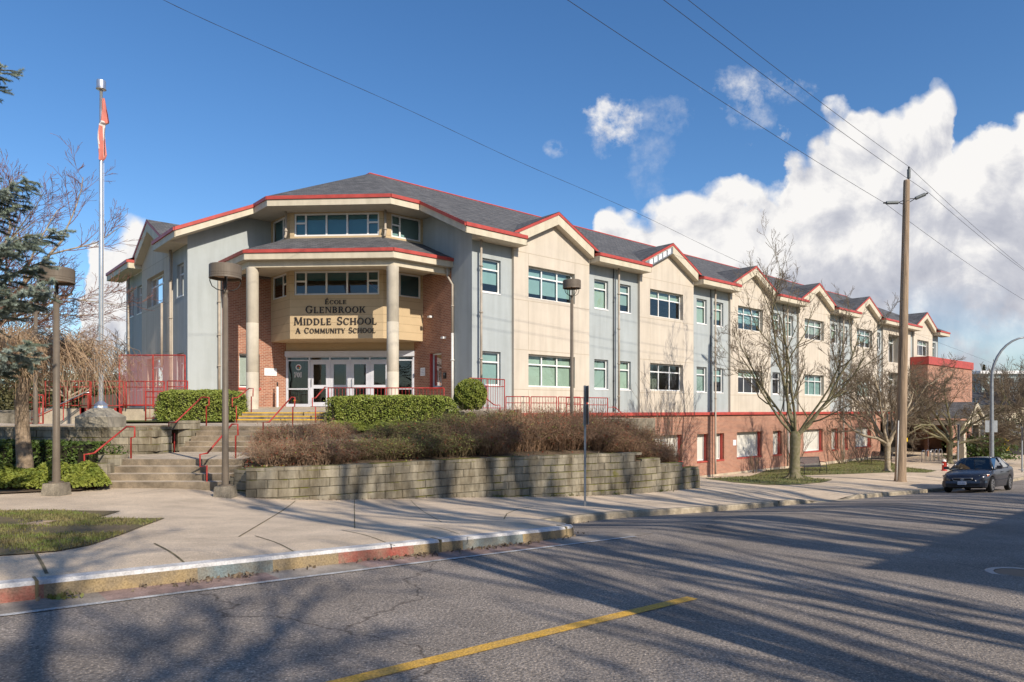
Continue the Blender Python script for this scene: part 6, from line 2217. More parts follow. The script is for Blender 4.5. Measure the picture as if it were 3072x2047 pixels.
x, y = at(3130, 50); bare_tree('bare spreading tree cut by the right edge behind the street light', x, y, -.3, .2, 1.8,
          [(180, 20, 3.6, .12), (150, 35, 3.6, .11), (215, 35, 3.4, .11), (0, 30, 3.4, .12), (90, 60, 3.2, .11), (270, 45, 3.0, .1)], cfgF, 34)
# multi-stem shrubs against the brick wall
def multistem(label, px, Y, h, n, seed, spread=1.0, grp='bare multi-stem shrubs against the brick wall', lean=0):
    rg = random.Random(seed); x, y = at(px, Y); z = pavz(x, y)
    o = thing('bare_shrub', label, 'shrub', (x, y, z), grp)
    cfgS = dict(wob=.07, up=.08, tap=.75, max=2, n=[5, 3], t0=.3, ang=(.25, .6), len=(.3, .5), rmin=.005)
    for k in range(n):
        mb = MB(); a = rg.uniform(0, 6.283); el = rg.uniform(55, 85)
        grow(mb, rg, Vector((x + math.cos(a) * .1 * spread, y + math.sin(a) * .1 * spread, z - .05)), Vector((math.cos(a) * math.cos(R(el)) * spread, math.sin(a) * math.cos(R(el)) * .5, math.sin(R(el)))).normalized(), h * rg.uniform(.6, 1.05), .022, 2, cfgS)
        mb.build('stem', [M['twig'], M['twig']], o)


x, y = TN(34.6, 1.0); multistem('wide bare multi-stem shrub between the two narrow basement windows, right of the bench', HX + F_ * x / y, y, 3.4, 15, 41, 1.8)
x, y = TN(27.0, 1.0); multistem('bare multi-stem shrub against the bricks left of the mossy maple trunk', HX + F_ * x / y, y, 3.6, 12, 42, 1.5)
x, y = TN(22.0, .9); multistem('short bare shrub below the first wide shuttered basement window', HX + F_ * x / y, y, 1.3, 7, 43, 1.0)
x, y = TN(11.5, 1.6); multistem('tall bare shrub beside the end of the garden handrail', HX + F_ * x / y, y, 4.6, 9, 44, .9)
x, y = TN(37.8, 1.0); multistem('low bare shrub by the last basement window before the undercroft', HX + F_ * x / y, y, 1.6, 7, 45, 1.2)

# trees and house on the camera's side of the street : they throw the shadows across road and wall
cfgB = dict(wob=.11, up=.06, tap=.6, max=4, n=[6, 5, 5, 3], t0=.2, ang=(.35, .9), len=(.42, .68), rmin=.012)
LB = [(180, 35, 5.2, .19), (120, 50, 5.6, .18), (230, 45, 5.2, .17), (0, 35, 5.4, .18), (60, 55, 5.6, .17), (300, 45, 5.2, .17), (90, 78, 6.0, .2)]
cfgP = dict(wob=.02, up=.03, tap=.62, max=2, n=[40, 5], t0=.32, ang=(.2, .5), len=(.12, .26), rmin=.024)
for i, (tt, nn2, h, hi) in enumerate(((-26.5, 31.5, 3.0, 1.0), (-19.9, 31.6, 4.2, 1.5), (11.5, 31, 3.2, 1.0))):
    x, y = TN(tt, nn2)
    z = zroad(x, y) + .1
    bare_tree(['bare street tree across the road, far behind the viewpoint at left', 'bare street tree across the road, left of the house', 'bare street tree at the far side of the house across the road'][i],
              x, y, z, .28 if hi else .3, h, LB, cfgB, 60 + i, group='street trees across the road')
PN = ['corner one nearest the road', 'corner one nearest the viewpoint', 'corner one by the wall', 'nearest the viewpoint', 'second from the viewpoint', 'third from the viewpoint', 'fourth from the viewpoint', 'fifth from the viewpoint', 'in the middle of the row', 'sixth from the far end', 'fifth from the far end', 'fourth from the far end', 'third from the far end', 'second from the far end', 'at the far end of the row']
for i, (tt, nn2) in enumerate(((-12.3, 33.5), (-13.6, 35.5), (-11.3, 37.0), (-9.6, 39.5), (-8.2, 41.5), (-6.6, 39.0), (-5.2, 42), (-3.6, 39.6), (-2.0, 41.8), (-.4, 39.2), (1.4, 42), (3.4, 39.8), (5.4, 41.5), (8.2, 40), (11.5, 41))):
    x, y = TN(tt, nn2); z = zroad(x, y); rg = random.Random(700 + i)
    o = thing('poplar_tree', 'tall bare poplar behind the opposite house, ' + PN[i], 'tree', (x, y, z), 'poplars behind the house across the road')
    mb = MB(); grow(mb, rg, Vector((x, y, z)), Vector((rg.gauss(0, .03), rg.gauss(0, .03), 1)).normalized(), (21.5 if nn2 > 38 else 18.5) + rg.uniform(-1.5, 2), .25 if nn2 > 38 else .17, 2, cfgP); mb.build('crown', M['bark'], o, True)
# opposite verge
def fv(a, b):
    t = -75 + 215 * a; n = 25.4 + 40 * b
    x, y = TN(t, n); return (x, y, zroad(x, y) + .12)
struct(grid(fv, 60, 8), 'far_verge', M['grass'])
hs_ = thing('house', 'grey gabled house across the road whose roof shades the asphalt', 'house', (*TN(-4.5, 34), 2.3))
HF = lambda t, n, z: (*TN(t, n), z)
b = MB(); panel(b, lambda t, n, z: HF(-t, 29.0 - n, z), -5.5, 9.4, 1, 7.9, [(0, 1.6, 4, 5.5), (6, 7.6, 4, 5.5)], 0, .1)
for t in (-9.4, 5.5): b.face([HF(t, 29.0, 1), HF(t, 38, 1), HF(t, 38, 7.9), HF(t, 33.4, 10.4), HF(t, 29.0, 7.9)])
b.face([HF(-9.4, 38, 1), HF(5.5, 38, 1), HF(5.5, 38, 7.9), HF(-9.4, 38, 7.9)]); b.build('wall', M['house'], hs_)
b = MB(); b.face([HF(-10.0, 28.4, 7.6), HF(6, 28.4, 7.6), HF(6, 33.4, 10.5), HF(-10.0, 33.4, 10.5)]); b.face([HF(-10.0, 38.4, 7.6), HF(6, 38.4, 7.6), HF(6, 33.4, 10.5), HF(-10.0, 33.4, 10.5)]); b.build('roof', M['shingle'], hs_)
for t in (0, 6):
    b = MB(); b.face([HF(-t, 29.08, 4), HF(-t - 1.6, 29.08, 4), HF(-t - 1.6, 29.08, 5.5), HF(-t, 29.08, 5.5)]); b.build('window', M['inside'], hs_)


def davit(label, base, zb, ztop, direction, reach, Rr, grp, r0=.09, matk='galv'):
    x, y = base
    o = thing('street_light', label, 'street light', (x, y, zb), grp)
    dx, dy = direction
    pts = [(x, y, zb), (x, y, zb + 1), (x, y, ztop - Rr)]; rad = [r0 * 1.2, r0 * 1.15, r0 * .85]
    for k in range(1, 9):
        a = R(k * 11.0); pts.append((x + dx * Rr * (1 - math.cos(a)), y + dy * Rr * (1 - math.cos(a)), ztop - Rr + Rr * math.sin(a))); rad.append(r0 * (.8 - .045 * k))
    b = MB(); b.tube(pts, rad, 12); b.build('pole', M[matk], o, True)
    e = Vector(pts[-1]); f = e + Vector((dx, dy, .02)) * .8
    b = MB(); b.tube([e, e + (f - e) * .2, e + (f - e) * .7, f], [.05, .12, .13, .05], 10); b.build('lamp_head', M[matk], o, True)


davit('curved street light across the road behind the viewpoint', (4.9, 1.1), 2.4, 10.6, (-.66, .75), 2, 2.0, 'curved street lights', .11)
sx, sy = at(2975, 37.5)
davit('grey street light with curved arm behind the parked car', (sx, sy), .1, 7.95, (e1[0] * .4 + n1[0] * .6, e1[1] * .4 + n1[1] * .6), 2, 2.3, 'curved street lights', .10)

# ---- left side trees : weeping cherry, birch, spruce
cx_, cy_ = at(75, 16.0)
wt = thing('weeping_cherry', 'weeping tree with thick leaning trunk and drooping pinkish twigs at left', 'tree', (cx_, cy_, 2.55))
rg = random.Random(12); b = MB()
b.tube([(cx_ - .02, cy_, 2.3), (cx_ - .0, cy_, 2.75), (cx_ - .06, cy_, 3.5), (cx_ - .08, cy_, 4.2), (cx_ + .02, cy_, 4.75)], [.22, .17, .145, .14, .12], 14); b.build('trunk', M['barkw'], wt, True)
fk = Vector((cx_, cy_, 4.7))
hang = MB(); tips = []
for k in range(15):
    a = k * 6.283 / 15 + rg.uniform(-.2, .2); L = rg.uniform(.8, 1.85)
    p1 = fk + Vector((math.cos(a) * L * .35, math.sin(a) * L * .35, .55 + .15 * L)); p2 = fk + Vector((math.cos(a) * L * .75, math.sin(a) * L * .75, .62 + .18 * L)); p3 = fk + Vector((math.cos(a) * L * 1.05, math.sin(a) * L * 1.05, .40 + .1 * L))
    lm = MB(); lm.tube([fk, p1, p2, p3], [.06, .045, .03, .015], 6); lm.build('limb', M['bark'], wt, True)
    for j in range(100):
        f = rg.random() ** .8; s = p1.lerp(p2, f * 2) if f < .5 else p2.lerp(p3, f * 2 - 1)
        s = s + Vector((rg.gauss(0, .22), rg.gauss(0, .22), rg.gauss(.0, .12)))
        aa = a + rg.gauss(0, 1.1); o_ = rg.uniform(.25, 1.35); dr = rg.uniform(.1, 1.05)
        up = rg.uniform(-.02, .30)
        j_ = lambda k: Vector((rg.gauss(0, k), rg.gauss(0, k), rg.gauss(0, k)))
        pts = [s, s + Vector((math.cos(aa) * o_ * .35, math.sin(aa) * o_ * .35, up)) + j_(.03), s + Vector((math.cos(aa) * o_ * .65, math.sin(aa) * o_ * .65, up * .8 - dr * .2)) + j_(.05), s + Vector((math.cos(aa) * o_ * .9, math.sin(aa) * o_ * .9, -dr * .55)) + j_(.06), s + Vector((math.cos(aa) * o_, math.sin(aa) * o_, -dr)) + j_(.08)]
        hang.tube(pts, [.0065, .0055, .005, .004, .003], 3, caps=False)
        q0_ = pts[2]; hang.tube([q0_, q0_ + Vector((rg.gauss(0, .15), rg.gauss(0, .15), -rg.uniform(.05, .3)))], [.004, .003], 3, caps=False)
hang.build('hanging_twigs', M['twigtan'], wt)
# birch behind
cfgBi = dict(wob=.10, up=.05, tap=.65, max=4, n=[7, 7, 5, 3], t0=.15, ang=(.35, .8), len=(.42, .66), rmin=.006)
x, y = at(-150, 24); bare_tree('tall fine-twigged birch rising behind the spruce at left', x, y, 2.5, .16, 3.2, [(5, 40, 4.6, .09), (-10, 58, 5.4, .10), (15, 66, 5.8, .11), (80, 82, 6.5, .12), (180, 50, 4.6, .1), (0, 22, 3.8, .08), (-40, 45, 4.5, .09), (10, 10, 3.2, .06)], cfgBi, 71, 'barkl', 'twigred', name='birch_tree')
x, y = at(200, 40); bare_tree('bare tree behind the flagpole and drooping tree', x, y, 2.5, .12, 2.2, [(5, 40, 3.6, .07), (170, 45, 3.8, .07), (90, 70, 4.0, .08), (300, 55, 3.5, .07), (200, 30, 3.2, .06), (20, 20, 3.2, .06)], cfgBi, 72, 'barkl', 'twigred')

# spruce
def spruce(x, y, z, H):
    rg = random.Random(5)
    o = thing('blue_spruce', 'blue-grey spruce whose branches reach in from the left edge', 'tree', (x, y, z))
    b = MB(); b.tube([(x, y, z - .1), (x, y, z + H)], [.2, .02], 10); b.build('trunk', M['bark'], o, True)
    spec = [(9.35, 2.2, -3, 1), (7.6, 2.45, 3, 1), (7.45, 2.3, -10, 1), (7.25, 2.2, 8, 1), (6.75, 3.05, 2, 1), (6.55, 2.8, -8, 1), (6.3, 2.6, 8, 1), (5.85, 2.8, -2, 1), (5.75, 2.6, 8, 1), (5.65, 2.3, -10, 1), (4.9, 2.5, 0, 1), (4.7, 2.3, 10, 1)]
    for k in range(34):
        zz = 3.4 + k * .28; spec.append((zz, max(.5, 3.0 * (1 - (zz - 3) / 12)), rg.uniform(70, 290), 0))
    for (zz, L, az, full) in spec:
        a = R(az + rg.uniform(-3, 3)); d = Vector((math.cos(a), math.sin(a), 0)); sd_ = Vector((-d.y, d.x, 0))
        st_ = Vector((x, y, zz + .25))
        def pt(t): return st_ + d * L * t + Vector((0, 0, -.45 * math.sin(t * 2.6) + .22 * t * t))
        br = MB(); br.tube([pt(k / 6) for k in range(7)], [.035 * (1 - .13 * k) for k in range(7)], 5)
        ne = MB()
        nb = 44 if full else 8
        for k in range(nb):
            t = .18 + .82 * (k + rg.random()) / nb; p = pt(t); sgn = rg.choice((-1, 1))
            l = (.62 * (1.15 - t) + .16) * rg.uniform(.7, 1.2)
            bd = (d * rg.uniform(.5, 1.0) + sd_ * sgn * rg.uniform(.3, 1.0) + Vector((0, 0, rg.uniform(-.35, .25)))).normalized()
            e = p + bd * l; br.tube([p, p + bd * l * .5 + Vector((0, 0, .02)), e], [.012, .009, .005], 3, caps=False)
            subs = [(p, e)]
            if full:
                for s in range(3):
                    f = rg.uniform(.25, .85); pp = p.lerp(e, f); b2 = (bd + Vector((rg.gauss(0, .6), rg.gauss(0, .6), rg.gauss(0, .25)))).normalized(); subs.append((pp, pp + b2 * l * .45))
            for (s0, s1) in subs:
                v = s1 - s0; n = int(v.length * (520 if full else 60))
                u = v.normalized(); w1 = u.orthogonal().normalized(); w2 = u.cross(w1)
                for i in range(n):
                    c = s0 + v * rg.random(); an = rg.uniform(0, 6.283); nd = (u * .7 + (w1 * math.cos(an) + w2 * math.sin(an))).normalized()
                    ln_ = rg.uniform(.035, .06) * (1 if full else 1.8); wd = u.cross(nd) * (.0055 if full else .012)
                    q0, q1 = c - wd, c + wd; q2 = c + nd * ln_; i0 = len(ne.v)
                    ne.v += [tuple(q0), tuple(q1), tuple(q2)]; ne.f.append((i0, i0 + 1, i0 + 2)); ne.uv.append([(0, 0)] * 3); ne.mi.append(0)
        bo_ = br.build('branch', M['bark'], o)
        ne.build('needles', M['spruce'], bo_)


spruce(-10.55, 11.3, 2.3, 11.5)
# surface roots on the verge
rx_, ry_, rz_ = ph(118, 1575)
rt = thing('tree_root', 'gnarled surface roots in the bare verge at lower left', 'root', (rx_, ry_, rz_)); rg = random.Random(3)
for k in range(9):
    a = rg.uniform(0, 6.28); L = rg.uniform(.25, .6); b = MB()
    pts = [(rx_ + math.cos(a) * L * f + rg.gauss(0, .02), ry_ + .7 * math.sin(a) * L * f + rg.gauss(0, .02), pavz(rx_, ry_) + .03 - .02 * f) for f in (0, .25, .5, .75, 1)]
    b.tube(pts, [.035, .028, .022, .015, .008], 6); b.build('root', M['root'], rt, True)

# ================================================================== UTILITY POLE AND WIRES
ux, uy, uz = ph(2701, 1445)
up = thing('utility_pole', 'tall weathered wooden utility pole at the kerb with three ribbed insulators', 'utility pole', (ux, uy, uz))
zt = zat(541, uy); tx = at(2720, uy)[0]
def upx(z): return ux + (tx - ux) * (z - uz) / (zt - uz)
b = MB(); zs = [uz - .2, uz, uz + .15, uz + .6, uz + 3, uz + 7, uz + 11, zt - .1, zt]
b.tube([(upx(z), uy, z) for z in zs], [.33, .29, .26, .245, .225, .195, .16, .14, .13], 20); b.build('pole', M['wood'], up, True)
b = MB(); zc0 = zat(1262, uy); b.tube([(upx(uz) - .24, uy - .12, uz + .05), (upx(zc0) - .20, uy - .1, zc0)], .028, 6); b.build('ground_conduit', M['pipew'], up, True)
b = MB(); z = zat(1325, uy); b.box(upx(z) + .17, upx(z) + .22, uy - .16, uy - .05, z, z + .18); b.build('yellow_tag', M['gateY'], up)
def insulator(p0, p1, pole_pts):
    p0, p1 = Vector(p0), Vector(p1); b = MB(); n = 26
    pts = [p0.lerp(p1, i / n) for i in range(n + 1)]; b.tube(pts, [.085 if i % 2 else .055 for i in range(n + 1)], 12)
    o = b.build('insulator', M['insul'], up, True)
    c = MB()
    for q_ in pole_pts: c.tube([p0, q_], .02, 6)
    c.tube([p1, p1 + (p1 - p0).normalized() * .12], .04, 6); c.build('bracket', M['dark'], o)
PX = lambda px, py: (at(px, uy)[0], uy, zat(py, uy))
insulator(PX(2695, 608), PX(2658, 609), [PX(2710, 602), PX(2710, 613)])
insulator(PX(2746, 596), PX(2776, 583), [PX(2727, 597), PX(2727, 608)])
insulator(PX(2726.5, 536), PX(2726.5, 508), [PX(2726, 545)])


def wire(label, anchor, left, right, r=.011, sag=.25, grp='overhead wires', n=24):
    """anchor on the pole; left and right far ends"""
    o_pts = []
    for a, c in ((left, anchor), (anchor, right)):
        a, c = Vector(a), Vector(c)
        for i in range(n + 1):
            if o_pts and i == 0: continue
            t = i / n; p = a.lerp(c, t); p.z -= 4 * sag * t * (1 - t) * (c - a).length / 40; o_pts.append(p)
    b = MB(); b.tube(o_pts, r, 5)
    tag(b.build('power_line', M['wire'], loc=tuple(anchor)), label, 'cable', grp)


def along(P, px, py, d=None):
    """point on the street-parallel line through P where the column px lies, height from py"""
    k = (px - HX) / F_
    s = (P[0] - k * P[1]) / (e1[0] - k * e1[1])
    x, y = P[0] - s * e1[0], P[1] - s * e1[1]
    return (x, y, zat(py, y))


def wirepts(label, anchor, lpx, rpx, r=.009, sag=.3):
    L = along(anchor, *lpx); Rr = along(anchor, *rpx)
    A_ = Vector(anchor); Lv = Vector(L); ext = (Lv - A_); L2 = A_ + ext * 1.6; L2.z = Lv.z + (Lv.z - A_.z) * .6 + .3
    Rv = Vector(Rr); e2 = Rv - A_; R2 = A_ + e2 * 1.3
    wire(label, anchor, tuple(L2), tuple(R2), r, sag)


wirepts('lowest of the three upper wires, held by the left insulator', PX(2652, 608), (1712, 0), (3072, 893))
wirepts('middle upper wire, held by the right tilted insulator', PX(2789, 581), (1998, 0), (3072, 806))
wirepts('topmost wire, resting on the upright insulator at the pole top', PX(2729, 502), (2067, 0), (3072, 800))
# low twisted service cable in front of the roofs
b = MB(); pts = []
c0, c1 = Vector((-9.6, 14.6, 13.1 + .0)), Vector((42.0, 60.0, 8.9))
p0 = (at(490, 18.0)[0], 18.0, zat(0, 18.0)); p1 = (at(1395, 24)[0], 24, zat(585, 24)); 
cab = [(300, -120, 17), (490, 0, 18), (870, 173, 21), (1227, 331, 24.5), (1560, 487, 28.5), (1900, 634, 34), (2233, 793, 41), (2560, 930, 50), (2962, 1084, 70), (3072, 1130, 76)]
pts = [P3(*c) for c in cab]
# smooth
sm = []
for i in range(len(pts) - 1):
    a = Vector(pts[max(0, i - 1)]); p = Vector(pts[i]); r_ = Vector(pts[i + 1]); d = Vector(pts[min(len(pts) - 1, i + 2)])
    for k in range(8):
        t = k / 8; sm.append(.5 * ((2 * p) + (r_ - a) * t + (2 * a - 5 * p + 4 * r_ - d) * t * t + (3 * p - a - 3 * r_ + d) * t ** 3))
sm.append(Vector(pts[-1]))
b.tube(sm, [.009 if i % 2 else .006 for i in range(len(sm))], 5)
tag(b.build('power_line', M['wire'], loc=pts[0]), 'thin twisted cable sweeping across the sky above the entrance roof', 'cable', 'overhead wires')

# ================================================================== SIGN POSTS, HYDRANT, BENCHES
def signpost(label, px, py, Y, ytop, plates, w=.05):
    x, y = at(px, Y); z = zpav(x, y) if py is None else zat(py, Y)
    o = thing('sign_post', label, 'sign', (x, y, z), 'sign posts by the kerb')
    b = MB(); b.box(x - w / 2, x + w / 2, y - w / 2, y + w / 2, z - .1, zat(ytop, Y)); b.box(x - .1, x + .1, y - .1, y + .1, z - .02, z + .015); b.build('post', M['galv'], o)
    for (ya, yb, off, ang, wid) in plates:
        za, zb = zat(ya, Y), zat(yb, Y); c, s_ = math.cos(R(ang)), math.sin(R(ang))
        Fs = lambda t, n, zz: (x + off + c * t - s_ * n, y - .03 + s_ * t + c * n, zz)
        b = MB(); b.fbox(Fs, -wid / 2, wid / 2, -.004, .004, min(za, zb), max(za, zb)); b.build('sign_plate', M['galv'], o)


signpost('grey square sign post at the kerb corner with sign plates seen edge-on', 1755, 1530, 16.9, 1157, [(1158, 1210, -.045, 84, .30), (1158, 1208, .05, 98, .30), (1213, 1276, -.04, 86, .30), (1213, 1274, .055, 96, .30)])
signpost('slim sign post behind the parked car beside the low-spreading tree', 2874, None, 36, 1272, [(1273, 1322, .02, 70, .45)])
signpost('slim sign post near the right edge beyond the parked car', 3066, 1410, 33, 1281, [(1282, 1322, .0, 60, .45)])
x, y, z = ph(2832, 1413)
hy = thing('fire_hydrant', 'red fire hydrant with white caps beside the parked car', 'hydrant', (x, y, z))
b = MB(); b.lathe(x, y, [(.17, z), (.17, z + .05), (.13, z + .06), (.115, z + .1), (.115, z + .55), (.14, z + .56), (.14, z + .59)], 16); b.build('barrel', M['hyd_red'], hy, True)
b = MB(); b.lathe(x, y, [(.13, z + .59), (.12, z + .65), (.07, z + .7), (.03, z + .71), (.03, z + .75), (0, z + .75)], 14); b.build('bonnet', M['hyd_white'], hy, True)
for (dx, dy, zz, r_) in ((.75, -.65, .42, .06), (.95, .2, .32, .075), (-.8, -.5, .42, .055)):
    b = MB(); b.tube([(x, y, z + zz), (x + dx * .17, y + dy * .17, z + zz)], r_ * .8, 10); o_ = b.build('outlet', M['hyd_red'], hy)
    b = MB(); b.tube([(x + dx * .17, y + dy * .17, z + zz), (x + dx * .23, y + dy * .23, z + zz)], r_, 8); b.build('outlet_cap', M['hyd_white'], o_)


def bench(label, x, y, z, ang):
    o = thing('bench', label, 'bench', (x, y, z), 'black metal benches')
    c, s_ = math.cos(R(ang)), math.sin(R(ang))
    Fb = lambda t, n, zz: (x + c * t - s_ * n, y + s_ * t + c * n, z + zz)   # n>0 = back
    b = MB()
    for i in range(24):
        t = -.74 + 1.48 * i / 23; b.fbox(Fb, t - .026, t + .026, -.25, .20, .43, .445)
    b.fbox(Fb, -.76, .76, -.27, -.23, .41, .45); b.fbox(Fb, -.76, .76, .18, .22, .41, .45); b.build('seat', M['benchm'], o)
    b = MB()
    for i in range(24):
        t = -.74 + 1.48 * i / 23
        b.face([Fb(t - .027, .22, .47), Fb(t + .027, .22, .47), Fb(t + .027, .36, .92), Fb(t - .027, .36, .92)])
    b.tube([Fb(-.76, .36, .93), Fb(.76, .36, .93)], .02, 6); b.tube([Fb(-.76, .22, .46), Fb(.76, .22, .46)], .02, 6); b.build('backrest', M['benchm'], o)
    for t in (-.77, .77):
        b = MB(); b.tube([Fb(t, -.27, 0), Fb(t, -.25, .44), Fb(t, -.25, .60), Fb(t, -.20, .66), Fb(t, .05, .67), Fb(t, .30, .68)], .018, 6); b.build('armrest', M['benchm'], o, True)
        b = MB(); b.tube([Fb(t, .30, .0), Fb(t, .20, .44), Fb(t, .36, .93)], .018, 6); b.build('leg', M['benchm'], o, True)


x, y, z = ph(2440, 1423); bench('black slatted metal bench right of the mossy maple trunk', x, y + .15, z, 18)
x, y, z = ph(2645, 1396); bench('second black bench mostly hidden behind the pale-barked trunk', x, y + .3, z, -60)
x, y = TN(44, 5.0)
br = thing('bike_rack', 'silver looped bike rack behind the utility pole at the undercroft', 'bike rack', (x, y, pavz(x, y)))
for i in range(5):
    b = MB(); t0 = 41.5 + i * 1.0; zz = pavz(*TN(t0, 4.2)) - .05
    b.tube([(*TN(t0, 4.2), zz), (*TN(t0, 4.2), zz + .8), (*TN(t0 + .15, 4.2), zz + .95), (*TN(t0 + .6, 4.2), zz + .95), (*TN(t0 + .75, 4.2), zz + .8), (*TN(t0 + .75, 4.2), zz)], .03, 6)
    b.build('loop', M['alu'], br, True)

# manhole in the road
x, y, z = hit(3075, 1728, zroad); z = zroad(x, y)
mh = thing('manhole_cover', 'round steel manhole cover in the shaded road at the right edge', 'manhole', (x, y, z))
b = MB(); b.lathe(x, y, [(0, z + .008), (.30, z + .008), (.30, z + .004)], 28); b.build('lid', M['dark'], mh)
b = MB(); b.lathe(x, y, [(.31, z + .006), (.31, z + .012), (.38, z + .012), (.40, z + .004)], 28); b.build('ring', M['galv'], mh)

# ================================================================== PARKED CAR
CT, CN = 16.05, 14.47
def car_z(t, n): x, y = TN(t, n); return zroad(x, y)
zc_f, zc_r = car_z(CT - 1.35, CN), car_z(CT + 1.3, CN)
pit = (zc_r - zc_f) / 2.65
zl, zr_ = car_z(CT, CN + .73), car_z(CT, CN - .73)
rol = (zl - zr_) / 1.46
czm = (zc_f + zc_r) / 2
car = thing('parked_car', 'dark grey sedan parked at the kerb facing the viewer', 'car', (*TN(CT, CN), czm))
def CF(x, y, z):
    """car frame: x forward (towards the viewer), y to the car's left (road side)"""
    t, n = CT - x, CN + y
    X_, Y_ = TN(t, n)
    return (X_, Y_, czm - x * pit + y * rol + z)


def lerp(a, b, k): return a + (b - a) * k


xs_ = [2.20, 2.17, 2.10, 1.98, 1.82, 1.66, 1.52, 1.36, 1.20, 1.05, .9, .6, .3, 0, -.3, -.6, -.85, -1.02, -1.18, -1.32, -1.48, -1.64, -1.8, -1.95, -2.12, -2.24, -2.28]
def cw(x):   # half width
    return interp(x, [(-2.28, .55), (-2.2, .70), (-2.0, .80), (-1.5, .845), (0, .85), (1.4, .845), (1.8, .81), (2.05, .73), (2.15, .62), (2.20, .46)])
def ctop(x):
    return interp(x, [(-2.28, .80), (-2.2, .95), (-1.9, 1.03), (-1.5, 1.05), (-.5, .98), (.6, .95), (1.0, .93), (1.5, .86), (1.9, .77), (2.10, .68), (2.2, .56)])
AX = (1.34, -1.30)
def cbot(x):
    z = .22 if abs(x) < 2.0 else .26
    for a in AX:
        d = abs(x - a)
        if d < .38: z = max(z, .30 + math.sqrt(max(0, .37 ** 2 - d * d)) - .0)
    return z
body = MB(); rowsC = []
for x in xs_:
    w, zt_, zb_2 = cw(x), ctop(x), cbot(x)
    zsill = min(zb_2, zt_ - .22)
    prof = [(w * .94, zsill), (w * .985, lerp(zsill, zt_, .25)), (w, lerp(zsill, zt_, .55)), (w * .975, zt_ - .10), (w * .93, zt_ - .03), (w * .84, zt_ + .0), (w * .5, zt_ + .025), (0, zt_ + .035)]
    full = [(-a, b_) for a, b_ in prof] + [(a, b_) for a, b_ in prof[-2::-1]]
    rowsC.append([CF(x, a, b_) for a, b_ in full])
base = 0
for r_ in rowsC: body.v.extend(r_)
nn_ = len(rowsC[0])
for i in range(len(rowsC) - 1):
    for j in range(nn_ - 1):
        a = i * nn_ + j; body.f.append((a, a + 1, a + nn_ + 1, a + nn_)); body.uv.append([(0, 0)] * 4); body.mi.append(0)
for i in (0, len(rowsC) - 1):
    body.f.append(tuple(i * nn_ + j for j in range(nn_))); body.uv.append([(0, 0)] * nn_); body.mi.append(0)
body.build('body', M['carp'], car, True)
und = MB(); und.fbox(CF, -1.9, 1.9, -.6, .6, .18, .4); und.build('underbody', M['dark'], car)
# roof, pillars, glass
roofp = [(.42, .50), (.1, .545), (-.4, .56), (-.9, .53), (-1.05, .49)]
rz = lambda x: 1.47 - .05 * ((x + .3) / .7) ** 2 * .5
rf = MB(); rows2 = []
for x, w in [(.46, .49)] + roofp[1:] + [(-1.12, .47)]:
    rows2.append([CF(x, w * k, rz(x) - .05 * abs(k) ** 3 - (.02 if abs(k) == 1 else 0)) for k in (-1, -.85, -.5, 0, .5, .85, 1)])
for r_ in rows2: rf.v.extend(r_)
for i in range(len(rows2) - 1):
    for j in range(6):
        a = i * 7 + j; rf.f.append((a, a + 1, a + 8, a + 7)); rf.uv.append([(0, 0)] * 4); rf.mi.append(0)
rf.build('roof', M['carp'], car, True)
wb = [CF(1.12, y, .945 + .01 - .03 * abs(y / .74) ** 2) for y in (-.74, -.4, 0, .4, .74)]
wt_ = [CF(.46, y, rz(.46) - .035 * abs(y / .49) ** 3) for y in (-.49, -.25, 0, .25, .49)]
g = MB()
for i in range(4): g.face([wb[i], wb[i + 1], wt_[i + 1], wt_[i]])
g.build('windscreen', M['carg'], car)
rbk = [CF(-1.72, y, 1.05) for y in (-.66, 0, .66)]; rtp = [CF(-1.12, y, rz(-1.1) - .03 * abs(y / .47)) for y in (-.47, 0, .47)]
g = MB()
for i in range(2): g.face([rbk[i], rbk[i + 1], rtp[i + 1], rtp[i]])
g.build('rear_window', M['carg'], car)
